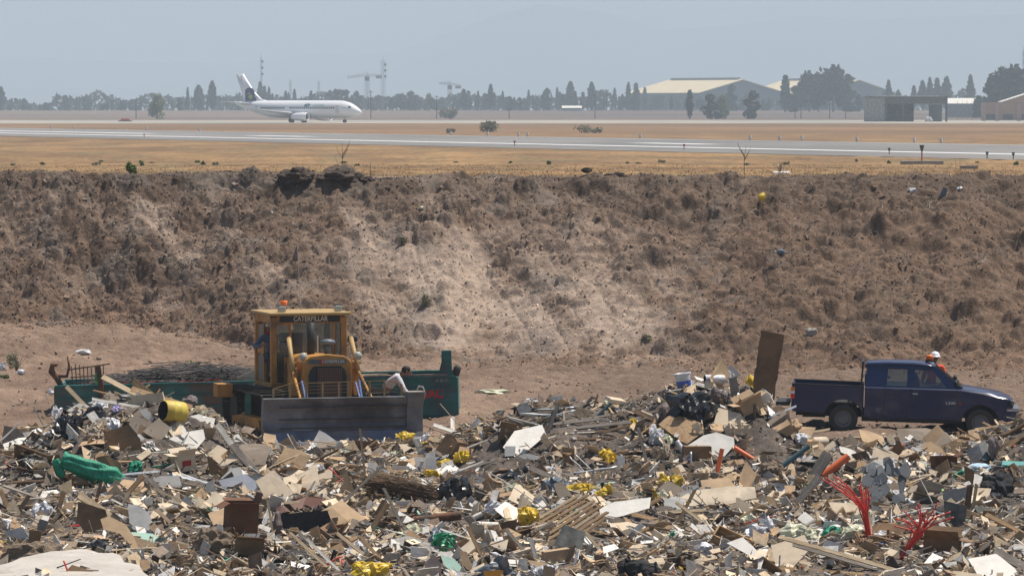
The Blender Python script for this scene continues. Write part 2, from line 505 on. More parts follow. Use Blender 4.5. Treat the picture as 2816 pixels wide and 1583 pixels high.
# --- floor of the pit
nx2, ny2 = 760, 420
xs2 = np.linspace(-26, 26, nx2); X = np.repeat(xs2[None], ny2, 0)
Yt = np.concatenate([np.linspace(30, 88, 60), np.linspace(88.2, 100, 360 - 60)[:0], np.linspace(88.2, 1, 0)])
v2 = np.linspace(0, 1, ny2 - 60)
Yf = 88.2 + (footY(X[60:]) + .25 - 88.2) * v2[:, None]
Y = np.concatenate([np.repeat(Yt[:, None], nx2, 1), Yf], 0)
Z = ground(X, Y) + .10 * fbm(X * .5, Y * .6, 3, 5) + (.045 + .06 * sstep(108, 118, Y)) * fbm(X * 2.2, Y * 3, 4, 6, .6)
tr_ = sstep(.7, .95, 1 - np.abs(pnoise(X * .25 + Y * .05, Y * .5, 14)))
Z -= .03 * tr_
for k in range(500):
    j = int(rng.integers(4, nx2 - 4)); i = int(rng.integers(70, ny2 - 4))
    r = .06 + .12 * rng.random() ** 3; n = 4
    i0, i1, j0, j1 = max(0, i - n), min(ny2, i + n), max(0, j - n), min(nx2, j + n)
    rr = ((X[i0:i1, j0:j1] - X[i, j]) / r) ** 2 + ((Y[i0:i1, j0:j1] - Y[i, j]) / r) ** 2
    Z[i0:i1, j0:j1] += np.clip(1 - rr, 0, 1) ** .6 * r * .45
n1 = fbm(X * .5, Y * .25, 4, 15); n2 = fbm(X * 2.2, Y * 1.4, 3, 16)
C0 = lerpc((.165, .108, .075), (.26, .178, .127), np.clip(.5 + .8 * n1, 0, 1)) * (1 + .16 * n2[..., None])
C0 = lerpc(C0, np.array((.155, .107, .077)), sstep(-3, 4, X) * .7 + .2 * sstep(112, 119, Y))
grid_mesh('pit_floor', X, Y, Z, C0, m_floor)

# --- the rubbish layer itself
nx3, ny3 = 500, 420
X, Y = np.meshgrid(np.linspace(-17, 17, nx3), np.linspace(60, 97, ny3))
Z = trash(X, Y) + .035 * fbm(X * 4, Y * 4, 3, 25)
n1 = fbm(X * 1.2, Y * 1.2, 3, 26); n2 = fbm(X * 7, Y * 7, 2, 27)
C0 = lerpc((.05, .04, .034), (.15, .12, .098), np.clip(.5 + .7 * n1 + .5 * n2, 0, 1))  # soil tone lowered so the gaps between pieces carry painted shade
grid_mesh('rubbish_layer', X, Y, Z, C0, m_soil, label='grey brown crushed rubbish and soil spread under the debris', cat='rubbish', kind='stuff')

# --- airfield beyond the crest
def field_mesh(name, x0, x1, nx_, ys, fn=None):
    xs_ = np.linspace(-1, 1, nx_)
    Yv = np.asarray(ys)[:, None] + 0 * xs_[None]
    Xv = xs_[None] * (x0 + (x1 - x0) * ((Yv - ys[0]) / (ys[-1] - ys[0])))
    if fn: Yv = fn(Xv, Yv)
    return Xv, Yv
ysn = np.concatenate([np.linspace(130.0, 160, 90), np.linspace(160.6, 300, 120), np.geomspace(303, 1400, 110), np.geomspace(1420, 16000, 60)])
Yg = np.repeat(ysn[:, None], 260, 1)
hw = np.interp(ysn, [130, 300, 1400, 16000], [34, 80, 500, 5200])
Xg = np.linspace(-1, 1, 260)[None] * hw[:, None]
Yg[:1] = crestY(Xg[:1]) + .9
Zg = ground(Xg, Yg) + np.where(Yg < 300, .05 * fbm(Xg * .5, Yg * .35, 3, 4) * sstep(131, 136, Yg), 0) - np.where(Yg < 131, .02, 0)
P = 1408 + F * Xg / Yg
n1 = fbm(Xg * .12, Yg * .03, 4, 44); n2 = fbm(Xg * 1.3, Yg * .35, 3, 45); n3 = fbm(Xg * .01, Yg * .008, 3, 46)
near_ = lerpc((.16, .092, .04), (.28, .168, .07), np.clip(.5 + .8 * n1 + .45 * n2, 0, 1))
near_ = lerpc(near_, np.array((.15, .125, .06)), .55 * sstep(.2, .6, fbm(Xg * .22, Yg * .06, 3, 144)))
far_ = lerpc((.15, .088, .043), (.23, .13, .06), np.clip(.5 + .8 * n3, 0, 1))
hayc = lerpc((.09, .065, .055), (.17, .12, .095), np.clip(.5 + 1.1 * fbm(Xg * .004, Yg * .012, 3, 47), 0, 1))
C0 = lerpc(near_, far_, sstep(340, 700, Yg)); C0 = lerpc(C0, hayc, sstep(1230, 1400, Yg))
bare = sstep(133.5, 130.5, Yg + .9 * pnoise(Xg * .8, Yg * .8, 7))
C0 = lerpc(C0, np.array((.26, .19, .14)), bare * .9)
grid_mesh('airfield', Xg, Yg, Zg, C0, m_field)

# --- runway and taxiway
dR = Vector((-.3403, .9403, 0)); nR = Vector((.9403, .3403, 0)); oR = Vector((31, 275, 0))
def rpt(s, o, z=4.1): p = oR + dR * s + nR * o; return (p.x, p.y, z)
def strip(name, mt, segs, z, label=None):
    b = MB()
    for s0, s1, o0, o1 in segs:
        b.add([rpt(s0, o0, z), rpt(s0, o1, z), rpt(s1, o1, z), rpt(s1, o0, z)], [(0, 1, 2, 3)])
    o = b.build(name, mt); o['kind'] = 'structure'; return o
strip('runway', m_asphalt, [(-120, 900, 0, 52)], 4.125)
segs = [(-120, 900, 13.6, 15.8)]
def dash(px0, px1):
    out = []
    for px_ in (px0, px1):
        u = (px_ - 1408) / F
        o = oR + nR * 28
        s = (u * o.y - o.x) / (dR.x - u * dR.y); out.append(s)
    return (min(out), max(out), 26.8, 29.6)
for a_, b_ in ((-60, 415), (690, 850), (1750, 1950)): segs.append(dash(a_, b_))
segs.append((-120, 900, 48.4, 49))
strip('runway_marking', m_paint, segs, 4.140)
b = MB(); b.add([(-420, 965, 4.12), (420, 985, 4.12), (600, 1270, 4.12), (-600, 1235, 4.12)], [(0, 1, 2, 3)])
b.build('taxiway', m_taxi)['kind'] = 'structure'

# --- hills far behind, pale through the haze
nxh = 240; Xh, Yh = np.meshgrid(np.linspace(-5000, 5000, nxh), np.linspace(8200, 15000, 70))
pk = 7.2 + 9500 / F * (300 - np.interp(Xh[0] / 9500 * F + 1408, [-3000, -400, 500, 1050, 1300, 1500, 1640, 1900, 2300, 2816, 5000],
     [200, 170, 190, 150, 70, 22, 38, 110, 70, 40, 90]))
rise = sstep(8200, 11500, Yh)
Zh = 6 + (pk[None] * 1.17) * rise + 25 * rise * fbm(Xh * .0016, Yh * .0016, 5, 19)
hg = grid_mesh('hills', Xh, Yh, np.minimum(Zh, 330), None, m_hill)
# ---------------------------------------------------------------- airliner
m_fus = mat('white_aircraft_paint', (.8, .8, .82), .3, var=.03, scale=1, bump=0, spec=.5)
m_wing = mat('grey_wing_paint', (.55, .56, .58), .35, var=.05, scale=1, bump=0, spec=.5)
m_dkgrey = mat('dark_metal', (.08, .085, .09), .5, var=.2, scale=4, bump=0)
m_navy = mat('navy_paint', (.02, .035, .12), .4, var=.05, bump=0)
m_logo_green = mat('logo_green', (.25, .4, .05), .4, var=.05, bump=0)
m_tealtext = mat('teal_text', (.02, .16, .2), .4, var=.05, bump=0)
m_paletext = mat('pale_green_text', (.45, .62, .55), .4, var=.05, bump=0)
m_winglass = mat('cabin_glass', (.05, .06, .09), .2, var=.05, bump=0)

def airliner():
    H = math.radians(-30)
    o = thing('airliner', 'white twin-engine passenger jet with a navy letter on its tail, taxiing beyond the runway', 'airplane',
              (-48.2, 1025, 4.14), (0, 0, H))
    # fuselage: x forward, main gear at x = 0, belly at 1.1 m
    st = [(-16.6, .25, 4.35), (-15.5, .5, 4.2), (-13, 1.0, 3.85), (-10, 1.5, 3.35), (-7, 1.82, 3.05), (-4, 1.88, 2.98), (0, 1.88, 2.98), (5, 1.88, 2.98), (10, 1.88, 2.98),
          (12.3, 1.82, 2.95), (13.8, 1.6, 2.82), (15, 1.25, 2.62), (16, .82, 2.42), (16.7, .38, 2.28), (17.0, .08, 2.22)]
    n = 28; rings = []
    for x, r, zc in st:
        rings.append([(x, r * math.cos(2 * math.pi * k / n), zc + r * 1.06 * math.sin(2 * math.pi * k / n)) for k in range(n)])
    f = MB(); f.ring(rings); fo = f.build('fuselage', m_fus, o, True)
    RR, ZC = 1.88, 2.98
    def skin(z, side=-1, off=.012):
        s = max(-1, min(1, (z - ZC) / (RR * 1.06))); return side * (RR * math.cos(math.asin(s)) + off)
    for k in range(36):
        x = -8.6 + k * .55
        if k in (12, 13): continue
        z = 3.3
        b = MB(); y = skin(z)
        b.box((x, y + .01, z), (.3, .06, .42)); b.build('window', m_winglass, fo)
    b = MB()
    for sd in (-1, 1):
        b.add([(14.0, sd * 1.42, 3.35), (14.75, sd * 1.28, 3.2), (14.6, sd * 1.05, 3.62), (13.9, sd * 1.2, 3.8)], [(0, 1, 2, 3)] if sd < 0 else [(3, 2, 1, 0)])
    b.add([(14.75, -1.28, 3.2), (15.15, 0, 3.3), (14.75, 0, 3.75), (14.6, -1.05, 3.62)], [(0, 1, 2, 3)])
    b.add([(14.75, 1.28, 3.2), (15.15, 0, 3.3), (14.75, 0, 3.75), (14.6, 1.05, 3.62)], [(3, 2, 1, 0)])
    for v in b.v: v.x += .06; v.z += .03
    b.build('cockpit_window', m_winglass, o)
    for x in (11.6, -9.9):
        b = MB(); b.box((x, skin(3.0), 3.0), (.75, .03, 1.7)); b.build('door', m_wing, fo)
    def foil(sec, name, m_, vertical=False):
        b = MB(); rg = []
        for (x0, x1, s, h, th) in sec:
            pr = [(x0, 0), (x0 + (x1 - x0) * .12, .5), (x0 + (x1 - x0) * .4, .55), (x1, .03), (x1, -.03), (x0 + (x1 - x0) * .4, -.45), (x0 + (x1 - x0) * .12, -.4)]
            rg.append([(p[0], p[1] * th, s) if vertical else (p[0], s, h + p[1] * th) for p in pr])
        b.ring(rg); return b.build(name, m_, o, True)
    for sd in (-1, 1):
        foil([(5.0, -3.0, sd * 1.2, 1.75, .9), (2.4, -2.8, sd * 4.6, 2.1, .5), (-3.6, -5.5, sd * 14.2, 3.15, .16)], 'wing', m_wing)
        foil([(-11.5, -15.2, sd * .7, 4.2, .4), (-15.0, -16.6, sd * 6.3, 4.8, .12)], 'stabilizer', m_wing)
        # engine
        b = MB(); ex, ey, ez = 3.6, sd * 4.85, 1.35
        pr = [(1.9, .78), (2.15, .88), (1.9, .98), (.9, 1.02), (-.8, .95), (-2.0, .62)]
        rg = [[(ex + x, ey + r * math.cos(2 * math.pi * k / 20), ez + .95 * r * math.sin(2 * math.pi * k / 20)) for k in range(20)] for x, r in pr]
        b.ring(rg, caps=False); e = b.build('engine', m_fus, o, True)
        b = MB(); b.cyl((ex + 1.5, ey, ez), (ex + 1.45, ey, ez), .8, n=20); b.build('fan', m_dkgrey, e); b = MB(); b.cyl((ex - 1.9, ey, ez), (ex - 2.7, ey, ez), .5, .2, 14); b.build('exhaust_cone', m_dkgrey, e)
        b = MB(); b.prism([(5.6, 1.9), (2.2, 2.5), (-.6, 2.2), (1.2, 1.75)], .3, Matrix.Translation((0, ey, .3))); b.build('pylon', m_wing, e)
    foil([(-6.6, -14.4, 4.55, 0, .5), (-9.6, -14.6, 5.3, 0, .42), (-11.6, -15.1, 6.9, 0, .36), (-14.6, -16.6, 11.0, 0, .2)], 'tail_fin', m_fus, True)
    for gx, gy, r, wy in ((0, -2.6, .54, .26), (0, 2.6, .54, .26), (12.45, 0, .35, .16)):
        b = MB(); b.cyl((gx, gy, 2.2), (gx, gy, r), .12); s = b.build('landing_gear', m_wing, o)
        for q in (-1, 1):
            b = MB(); b.cyl((gx, gy + q * wy * 1.35 - wy * .6, r), (gx, gy + q * wy * 1.35 + wy * .6, r), r, n=18); b.build('wheel', m_black, s)
    # tail emblem: a navy letter with a green dot
    text_mesh('a', 6.2, m_navy, 'tail_emblem', o, Matrix.Translation((-12.55, -.27, 6.6)) @ Matrix.Rotation(math.pi / 2, 4, 'X'), .02, bold=.3)
    b = MB(); b.cyl((-12.5, -.27, 5.85), (-12.5, -.31, 5.85), .55, n=16); b.build('emblem_dot', m_logo_green, o)
    def warp(x0, z0):
        def w(p):
            z = z0 + p.y; return Vector((x0 + p.x, skin(z, -1, .02 + p.z), z))
        return w
    text_mesh('air', 1.15, m_tealtext, 'airline_name', fo, None, .01, warp(3.6, 3.98), bold=.05, sx=1.25)
    text_mesh('comet', 1.0, m_paletext, 'airline_name', fo, None, .01, warp(6.6, 3.98), bold=.02, sx=1.15)
    b = MB(); b.box((8.0, skin(3.98, -1, .0), 3.98), (.02, .01, .01))
    return o
airliner()

# ---------------------------------------------------------------- trees
m_leaf = mat('poplar_leaf', (.035, .047, .03), .8, var=.35, scale=.6, bump=0)
m_leafd = mat('dark_leaf', (.027, .037, .027), .8, var=.35, scale=.5, bump=0)
m_olive = mat('olive_leaf', (.19, .2, .08), .8, var=.35, scale=.6, bump=0)
m_bark = mat('bark', (.11, .085, .065), .9, var=.2, scale=3, bump=0)

def crown(mb, pts, s, rg):
    for p in pts:
        a = Vector((rg.gauss(0, 1), rg.gauss(0, 1), rg.gauss(0, .7))).normalized()
        b_ = a.orthogonal().normalized(); c_ = a.cross(b_)
        k = s * (.6 + .8 * rg.random())
        t = rg.random() * 3.14
        u = (b_ * math.cos(t) + c_ * math.sin(t)) * k; w = (c_ * math.cos(t) - b_ * math.sin(t)) * k * .6
        mb.add([p - u, p - w * .9, p + u, p + w], [(0, 1, 2, 3)])

def poplar(seed, H, Wd, n=420, leaf=.42, mt=None):
    """tall narrow tree, unit in metres"""
    rg = random.Random(seed); pts = []
    lob = [(rg.random() * 6.28, .12 + .85 * rg.random(), .5 + .5 * rg.random()) for _ in range(14)]
    for _ in range(n):
        t = rg.random() ** .85
        prof = (math.sin(min(1, (t + .05) / .42) * 1.57) if t < .4 else (1 - (t - .4) / .6) ** .62)
        prof = max(prof, .04)
        a = rg.random() * 6.28
        k = 1.0
        for la, lt, lr in lob:
            if abs(t - lt) < .07 and math.cos(a - la) > .2: k = .72 + .5 * lr
        r = Wd * prof * k * rg.random() ** .45
        pts.append(Vector((r * math.cos(a), r * math.sin(a), H * (.1 + .9 * t))))
    c = MB(); crown(c, pts, leaf, rg)
    t_ = MB(); t_.tube([(0, 0, -1.2), (.05, 0, H * .3), (0, .05, H * .85)], [.25, .18, .04], 6)
    return c, t_

def bushy(seed, H, Wd, n=700, leaf=.5, low=.12):
    rg = random.Random(seed); pts = []
    lobes = []
    for k in range(11):
        a = rg.random() * 6.28; t = low + .1 + (.9 - low - .1) * rg.random() ** .8
        rr = Wd * .62 * math.sin(min(1, (1.08 - t) * 1.5) * 1.57) * rg.random() ** .5
        lobes.append((Vector((rr * math.cos(a), rr * math.sin(a), H * t)), Wd * (.25 + .28 * rg.random())))
    lobes.append((Vector((0, 0, H * .88)), Wd * .3)); lobes.append((Vector((0, 0, H * .5)), Wd * .55))
    for _ in range(n):
        c, r = rg.choice(lobes)
        d = Vector((rg.gauss(0, 1), rg.gauss(0, 1), rg.gauss(0, .9))).normalized() * r * (.55 + .5 * rg.random())
        p = c + d
        if p.z > .1: pts.append(p)
    c = MB(); crown(c, pts, leaf, rg)
    t_ = MB(); t_.tube([(0, 0, -1.2), (.1, 0, H * .35), (0, .1, H * .75)], [.3, .2, .06], 6)
    for q in range(3):
        a = rg.random() * 6.28
        t_.tube([(0, 0, H * .25), (Wd * .4 * math.cos(a), Wd * .4 * math.sin(a), H * .6)], [.12, .04], 5)
    return c, t_

def tree_proto(kind, mb_pair, mt):
    e = bpy.data.objects.new(kind, None); e.empty_display_size = 1; COL.objects.link(e)
    mb_pair[0].build('crown', mt, e); mb_pair[1].build('trunk', m_bark, e)
    return e
PROTO = {
 'p0': tree_proto('poplar', poplar(1, 10, 1.25, 520, .55), m_leaf), 'p1': tree_proto('poplar', poplar(2, 10, .95, 400, .5), m_leafd),
 'p2': tree_proto('poplar', poplar(3, 10, 1.6, 620, .6), m_leaf), 'p3': tree_proto('poplar', poplar(4, 10, .75, 360, .45), m_leaf),
 'b0': tree_proto('leafy_tree', bushy(5, 10, 4.6, 1200, .65, .0), m_leafd), 'b1': tree_proto('leafy_tree', bushy(6, 10, 5.6, 1400, .7, .0), m_leaf),
 'b2': tree_proto('leafy_tree', bushy(7, 10, 3.6, 1200, .55, -.05), m_leafd), 'o0': tree_proto('leafy_tree', bushy(8, 10, 4.6, 1900, .42, -.08), m_olive),
 'b3': tree_proto('leafy_tree', bushy(9, 10, 6.5, 1700, .75, -.05), m_leaf)}
_used = set()
def tree(kind, px, top, Y, width=1.0, label=None, cat='tree', group=None, base=None):
    src = PROTO[kind]
    X = (px - 1408) / F * Y
    z0 = gz(X, Y) if base is None else base
    H = CAMZ + (300 - top) / F * Y - z0
    if kind in _used: o = copy_tree(src)
    else: o = src; _used.add(kind)
    s = H / 10.0
    o.location = (X, Y, z0 - .1); o.scale = (s * width, s * width, s)
    o.rotation_euler = (0, 0, R.random() * 6.28)
    tag(o, label, cat, group); return o

# distinct ones first: (kind, px, top py, Y, width, label)
for a_ in [
 ('p2', 4, 240, 2150, 1.2, 'dark pointed tree cut by the left edge of the picture in the far treeline'),
 ('b1', 68, 272, 2200, .62, 'round blue-grey tree standing apart near the left edge of the horizon'),
 ('b3', 180, 268, 2200, .78, 'broad round tree, left half of the big dark clump left of the olive tree'),
 ('b3', 240, 268, 2200, .85, 'broad round tree, right half of the big dark clump left of the olive tree'),
 ('o0', 433, 261, 1380, 1.0, 'olive-green rounded tree standing alone in front of the left treeline'),
 ('p1', 517, 241, 2150, .8, 'thinnest of the three poplars left of the jet tail'),
 ('p2', 547, 236, 2100, 1.35, 'widest of the three poplars left of the jet tail'),
 ('p2', 584, 225, 2050, 1.0, 'tallest of the three poplars left of the jet tail'),
 ('p0', 716, 226, 2150, 1.0, 'tall poplar rising just right of the jet tail fin'),
 ('p0', 728, 238, 2150, .9, 'poplar touching the tall one right of the jet tail fin'),
 ('p3', 740, 240, 2150, 1.0, 'slim poplar, third in the trio right of the jet tail fin'),
 ('b2', 1132, 250, 2050, .95, 'square-topped brownish tree between the lattice mast and the red crane'),
 ('o0', 1180, 258, 2050, .75, 'light green bushy tree just left of the red crane tower'),
 ('p0', 1275, 246, 2050, 1.25, 'dark poplar right beside the red crane tower'),
 ('p0', 1349, 233, 2050, 1.1, 'tallest poplar between the red crane and the hangars'),
 ('b2', 1503, 243, 2050, 1.0, 'cone-shaped dark tree in the middle of the central treeline'),
 ('p2', 1568, 226, 2100, 1.1, 'tall spire-topped poplar left of the flat-topped poplar'),
 ('p2', 1627, 228, 2050, 1.05, 'dark flat-topped poplar beside the utility pole left of the hangars'),
 ('p3', 1728, 228, 2050, 1.2, 'slim tall poplar, second from the left hangar'),
 ('p0', 1749, 230, 2050, 1.1, 'pointed poplar nearest the cream roof of the left hangar'),
 ('p1', 1896, 248, 1400, 1.3, 'slim dark cypress standing alone in front of the left hangar wall'),
 ('b2', 1955, 258, 1400, 1.25, 'left bush of the dark pair in front of the hangar gable'),
 ('o0', 1985, 262, 1400, .8, 'right bush of the dark pair in front of the hangar gable'),
 ('b2', 2068, 250, 1400, 1.15, 'dark rounded tree at the right of the hangar gable, in front of the field edge'),
 ('b2', 2012, 232, 1900, 1.0, 'tree growing against the blue-grey gable of the left hangar'),
 ('p1', 2159, 208, 1800, 1.5, 'narrow dark tree at the left end of the big eucalyptus group'),
 ('b1', 2225, 203, 1800, .75, 'round-headed tree in the middle of the big eucalyptus group'),
 ('b1', 2290, 188, 1780, .85, 'tallest tree of the big eucalyptus group between the two hangars'),
 ('b2', 2330, 205, 1800, 1.0, 'right-hand tree of the big eucalyptus group'),
 ('b1', 2250, 250, 1780, 1.1, 'low spreading tree in front of the eucalyptus group'),
 ('b2', 2185, 236, 1790, 1.0, 'mid-height tree between narrow and round-headed trees of the eucalyptus group'),
 ('b3', 2360, 262, 1820, .5, 'small round tree at the right foot of the eucalyptus group'),
 ('p0', 2443, 222, 2000, 1.0, 'lone poplar above the left part of the dark shed roof'),
 ('b1', 2470, 250, 2000, .35, 'small umbrella-shaped tree above the dark shed roof'),
 ('p1', 2512, 236, 2000, 1.3, 'thin ragged poplar left of the row of four above the shed'),
 ('p2', 2536, 223, 2000, 1.0, 'first and widest of the four poplars above the shed roof'),
 ('p0', 2556, 215, 2000, .9, 'second of the four poplars above the shed roof'),
 ('p0', 2576, 217, 2000, 1.1, 'third of the four poplars above the shed roof'),
 ('p2', 2602, 213, 2000, 1.05, 'rightmost and tallest of the four poplars above the shed roof'),
 ('p0', 2668, 208, 2000, 1.0, 'single tall poplar standing between the shed and the right-hand trees'),
 ('b1', 2755, 194, 1500, .8, 'big dark tree behind the tan building at the right edge'),
 ('b1', 2795, 188, 1500, .8, 'tallest dark tree at the right edge, behind the tan building'),
 ('b2', 2720, 232, 1500, 1.0, 'smaller tree on the left flank of the trees behind the tan building'),
 ('b3', 2690, 268, 1480, .7, 'low dark bush-like tree left of the tan building'),
]: tree(a_[0], a_[1], a_[2], a_[3], a_[4], a_[5])
zones = [((20, 140), 'tree in the row at the far left', (282, 292), 5, 'low trees at the far left'),
         ((270, 400), 'tree in the row left of the olive tree', (278, 290), 8, 'low trees left of the olive tree'),
         ((470, 660), 'tree in the row behind the jet tail', (266, 278), 12, 'trees behind the jet tail'),
         ((745, 1020), 'tree in the row behind the jet fuselage', (245, 272), 18, 'trees behind the fuselage'),
         ((1020, 1225), 'tree in the row between the cranes', (262, 280), 14, 'trees between the cranes'),
         ((1250, 1480), 'tree in the row right of the red crane', (246, 278), 22, 'trees right of the red crane'),
         ((1490, 1775), 'tree in the row left of the hangars', (240, 276), 26, 'trees left of the hangars'),
         ((1790, 2130), 'tree in front of the hangar wall', (262, 280), 9, 'trees at the hangar wall'),
         ((2100, 2400), 'tree at the foot of the eucalyptus group', (268, 282), 9, 'shrubs under the eucalyptus')]
for (x0, x1), lb, (t0, t1), n, g in zones:
    for k in range(n):
        px = x0 + (x1 - x0) * (k + .15 + .7 * R.random()) / n
        kd = R.choice(['p0', 'p1', 'p2', 'p3', 'b2', 'p0', 'p1']) if t1 < 280 and 'foot' not in lb else R.choice(['b1', 'b2', 'b0', 'p2'])
        top = R.uniform(t0, t1); f = (px - x0) / (x1 - x0); wd = R.uniform(.8, 1.25)
        lb2 = f'{"taller" if top < (t0 + t1) / 2 else "shorter"} {"bushy" if kd[0] == "b" else ("slim" if kd in ("p1", "p3") or wd < 1 else "full")} ' + lb + ', ' + ('at its left end' if f < .25 else 'left of its middle' if f < .5 else 'right of its middle' if f < .75 else 'at its right end')
        tree(kd, px, top, 2000 + 250 * R.random(), wd, lb2, group=g)
# the low scrub belt at the foot of the treeline reads as one mass
def belt():
    rg = random.Random(3); b = MB()
    pts = []
    for k in range(9000):
        px = rg.uniform(-500, 3300); Y = 2280 + 120 * rg.random(); X = (px - 1408) / F * Y
        h = 7.4 + 5.5 * noise.noise(Vector((px * .013, 0, 0))) + 1.5 * noise.noise(Vector((px * .06, 5, 0)))
        if 0 < px < 140: h *= .6
        pts.append(Vector((X, Y, 6.0 + h * rg.random() ** .7)))
    crown(b, pts, 1.5, rg)
    o = b.build('scrub_belt', m_leaf); tag(o, 'low hazy belt of scrub and trees along the whole horizon', 'scrub', kind='stuff')
belt()

# ---------------------------------------------------------------- hangars and sheds
m_roof = mat('cream_roof', (.62, .51, .33), .7, var=.06, scale=.2, bump=0)
m_hwall = mat('hangar_wall', (.13, .15, .17), .8, var=.1, scale=.2, bump=0)
m_ridge = mat('roof_ridge', (.2, .19, .17), .8, var=.2, scale=.3, bump=0)
def hangar(name, label, px, Y, L, Wd, eave, ridge, rot):
    """front corner at px,Y ; local x along the width of the gable, -y along the length"""
    o = thing(name, label, 'hangar', ((px - 1408) / F * Y, Y, gz(0, Y) - .2), (0, 0, rot))
    b = MB(); b.box((Wd / 2, L / 2, eave / 2), (Wd, L, eave))
    b.add([(0, 0, eave), (Wd, 0, eave), (Wd / 2, 0, ridge), (0, L, eave), (Wd, L, eave), (Wd / 2, L, ridge)], [(0, 1, 2), (3, 5, 4)])
    b.build('wall', m_hwall, o)
    b = MB(); t = .4; ov = .8
    for s in (-1, 1):
        x0 = Wd / 2 + s * (Wd / 2 + ov); ze = eave - .15
        b.add([(x0, -ov, ze), (Wd / 2, -ov, ridge), (Wd / 2, L + ov, ridge), (x0, L + ov, ze), (x0, -ov, ze + t), (Wd / 2, -ov, ridge + t), (Wd / 2, L + ov, ridge + t), (x0, L + ov, ze + t)],
              [(0, 1, 2, 3), (4, 7, 6, 5), (0, 4, 5, 1), (3, 2, 6, 7), (0, 3, 7, 4)])
    b.build('roof', m_roof, o)
    b = MB(); b.box((Wd / 2, L / 2, ridge + .9), (1.5, L * .92, .9)); b.build('ridge_vent', m_ridge, o)
    b = MB()
    for k in range(6):
        b.box((-.15, L * (k + .5) / 6, eave * .72), (.2, L / 9, 1.4))
    b.build('window_band', m_dkgrey, o)
    return o
hangar('hangar', 'left hangar with a cream roof and blue-grey gable behind the trees', 1922, 2300, 62, 55, 8.9, 15.6, math.radians(35))
hangar('hangar', 'right hangar with a cream roof, half hidden by the eucalyptus group', 2255, 2330, 62, 50, 8.9, 15.6, math.radians(35))

def dark_shed():
    Y = 1120; s = Y / F; X = (2494 - 1408) * s
    o = thing('open_shed', 'dark flat-roofed open shed with a lighter grey side wall beyond the taxiway', 'shed', (X, Y, gz(X, Y)))
    w = (2605 - 2383) * s; h = 5.9; dpt = 9
    b = MB(); b.box((-w / 2 + 2.2, dpt / 2, h / 2), (4.4, dpt, h)); b.build('wall', board[1], o)
    b = MB(); b.box((2.2, .3, h - .75), (w - 4.4, .6, 1.5)); b.box((0, dpt / 2 + .2, h + .13), (w + .4, dpt + .8, .26)); b.build('roof', board[3], o)
    b = MB(); b.box((0, dpt / 2 - .1, h + .36), (w * .8, dpt, .16)); b.build('roof_sheet', board[0], o)
    b = MB(); b.box((-w / 2 + 8.3, dpt - .2, (h - 1.5) / 2), (8, .3, h - 1.5)); b.build('back_wall', board[3], o)
    for x in (-w / 2 + 4.8, -1.0, w / 2 - .3):
        b = MB(); b.box((x, .25, (h - 1.5) / 2), (.5, .5, h - 1.5)); b.build('post', m_dkgrey, o)
    b = MB(); b.box((w / 2 - 2.5, dpt * .6, 2.1), (3.2, .4, 4.2)); b.build('partition', m_hwall, o)
dark_shed()
def small_heap(px, py, Y, mt, label, cat, name, r=(1.2, .8, .5), amp=.3):
    p = at(px, py, Y); b = MB(); z = gz(p.x, p.y)
    b.blob((p.x, p.y, z + r[2] * .5), r, 2, amp, 2.5, px); return b.top(name, mt, label, cat)
small_heap(2555, 322, 1118, m_wfilm, 'white bundle lying inside the dark open shed', 'bundle', 'bundle', (1.1, .6, .8), .6)
def tan_building():
    Y = 1180; s = Y / F
    o = thing('low_building', 'tan low building with pillars and a pale gabled roof at the right edge', 'building', ((2790 - 1408) * s, Y, gz(0, Y)))
    m_t = mat('tan_wall', (.38, .25, .18), .85, var=.08, scale=.5, bump=0)
    m_t2 = mat('pink_pillar', (.36, .27, .25), .85, var=.05, scale=.5, bump=0)
    b = MB(); b.box((2, 4, 2.5), (20, 7, 4.6)); b.build('wall', m_t, o)
    for x in (-8, -4.6, 1.0, 5.5, 9.8):
        b = MB(); b.box((x, .3, 2.2), (1.0, .5, 4.6)); b.build('pillar', m_t2, o)
    b = MB(); b.prism([(-3, 4.85), (3.4, 6.9), (10, 4.85)], 8, Matrix.Translation((0, 4.2, 0))); b.build('gable', m_t, o)
    b = MB(); b.bar((-3.5, .1, 4.9), (3.4, .1, 7.1), 8.6, .22, (0, 0, 1)); b.bar((3.4, .1, 7.1), (10.4, .1, 4.9), 8.6, .22)
    for v in b.v: v.y += 4.2
    b.build('roof', board[0], o)
    for x in (-6.3, -1.8, 3.2, 7.7):
        b = MB(); b.box((x, .47, 1.0), (2.6, .08, 1.5)); b.build('window', m_dkgrey, o)
tan_building()
def long_shed(px0, px1, top, bot, Y, label):
    s = Y / F; z0 = gz(0, Y); zt = CAMZ + (300 - top) * s; ze = CAMZ + (300 - bot) * s
    w = (px1 - px0) * s
    o = thing('long_shed', label, 'shed', (((px0 + px1) / 2 - 1408) * s, Y, z0))
    b = MB(); b.box((0, 4, (ze - z0) / 2), (w * .98, 7, ze - z0)); b.build('wall', board[1], o)
    b = MB(); b.add([(-w / 2, -.5, ze - z0), (w / 2, -.5, ze - z0), (w / 2, 4, zt - z0), (-w / 2, 4, zt - z0), (-w / 2, 8.5, ze - z0), (w / 2, 8.5, ze - z0)], [(0, 1, 2, 3), (3, 2, 5, 4), (0, 3, 4), (1, 5, 2)])
    b.build('roof', board[0], o)
long_shed(2604, 2690, 270, 285, 1500, 'long low shed with a white roof right of the dark open shed')
long_shed(1545, 1600, 291, 297, 1960, 'low pale hut at the foot of the flat-topped poplar')

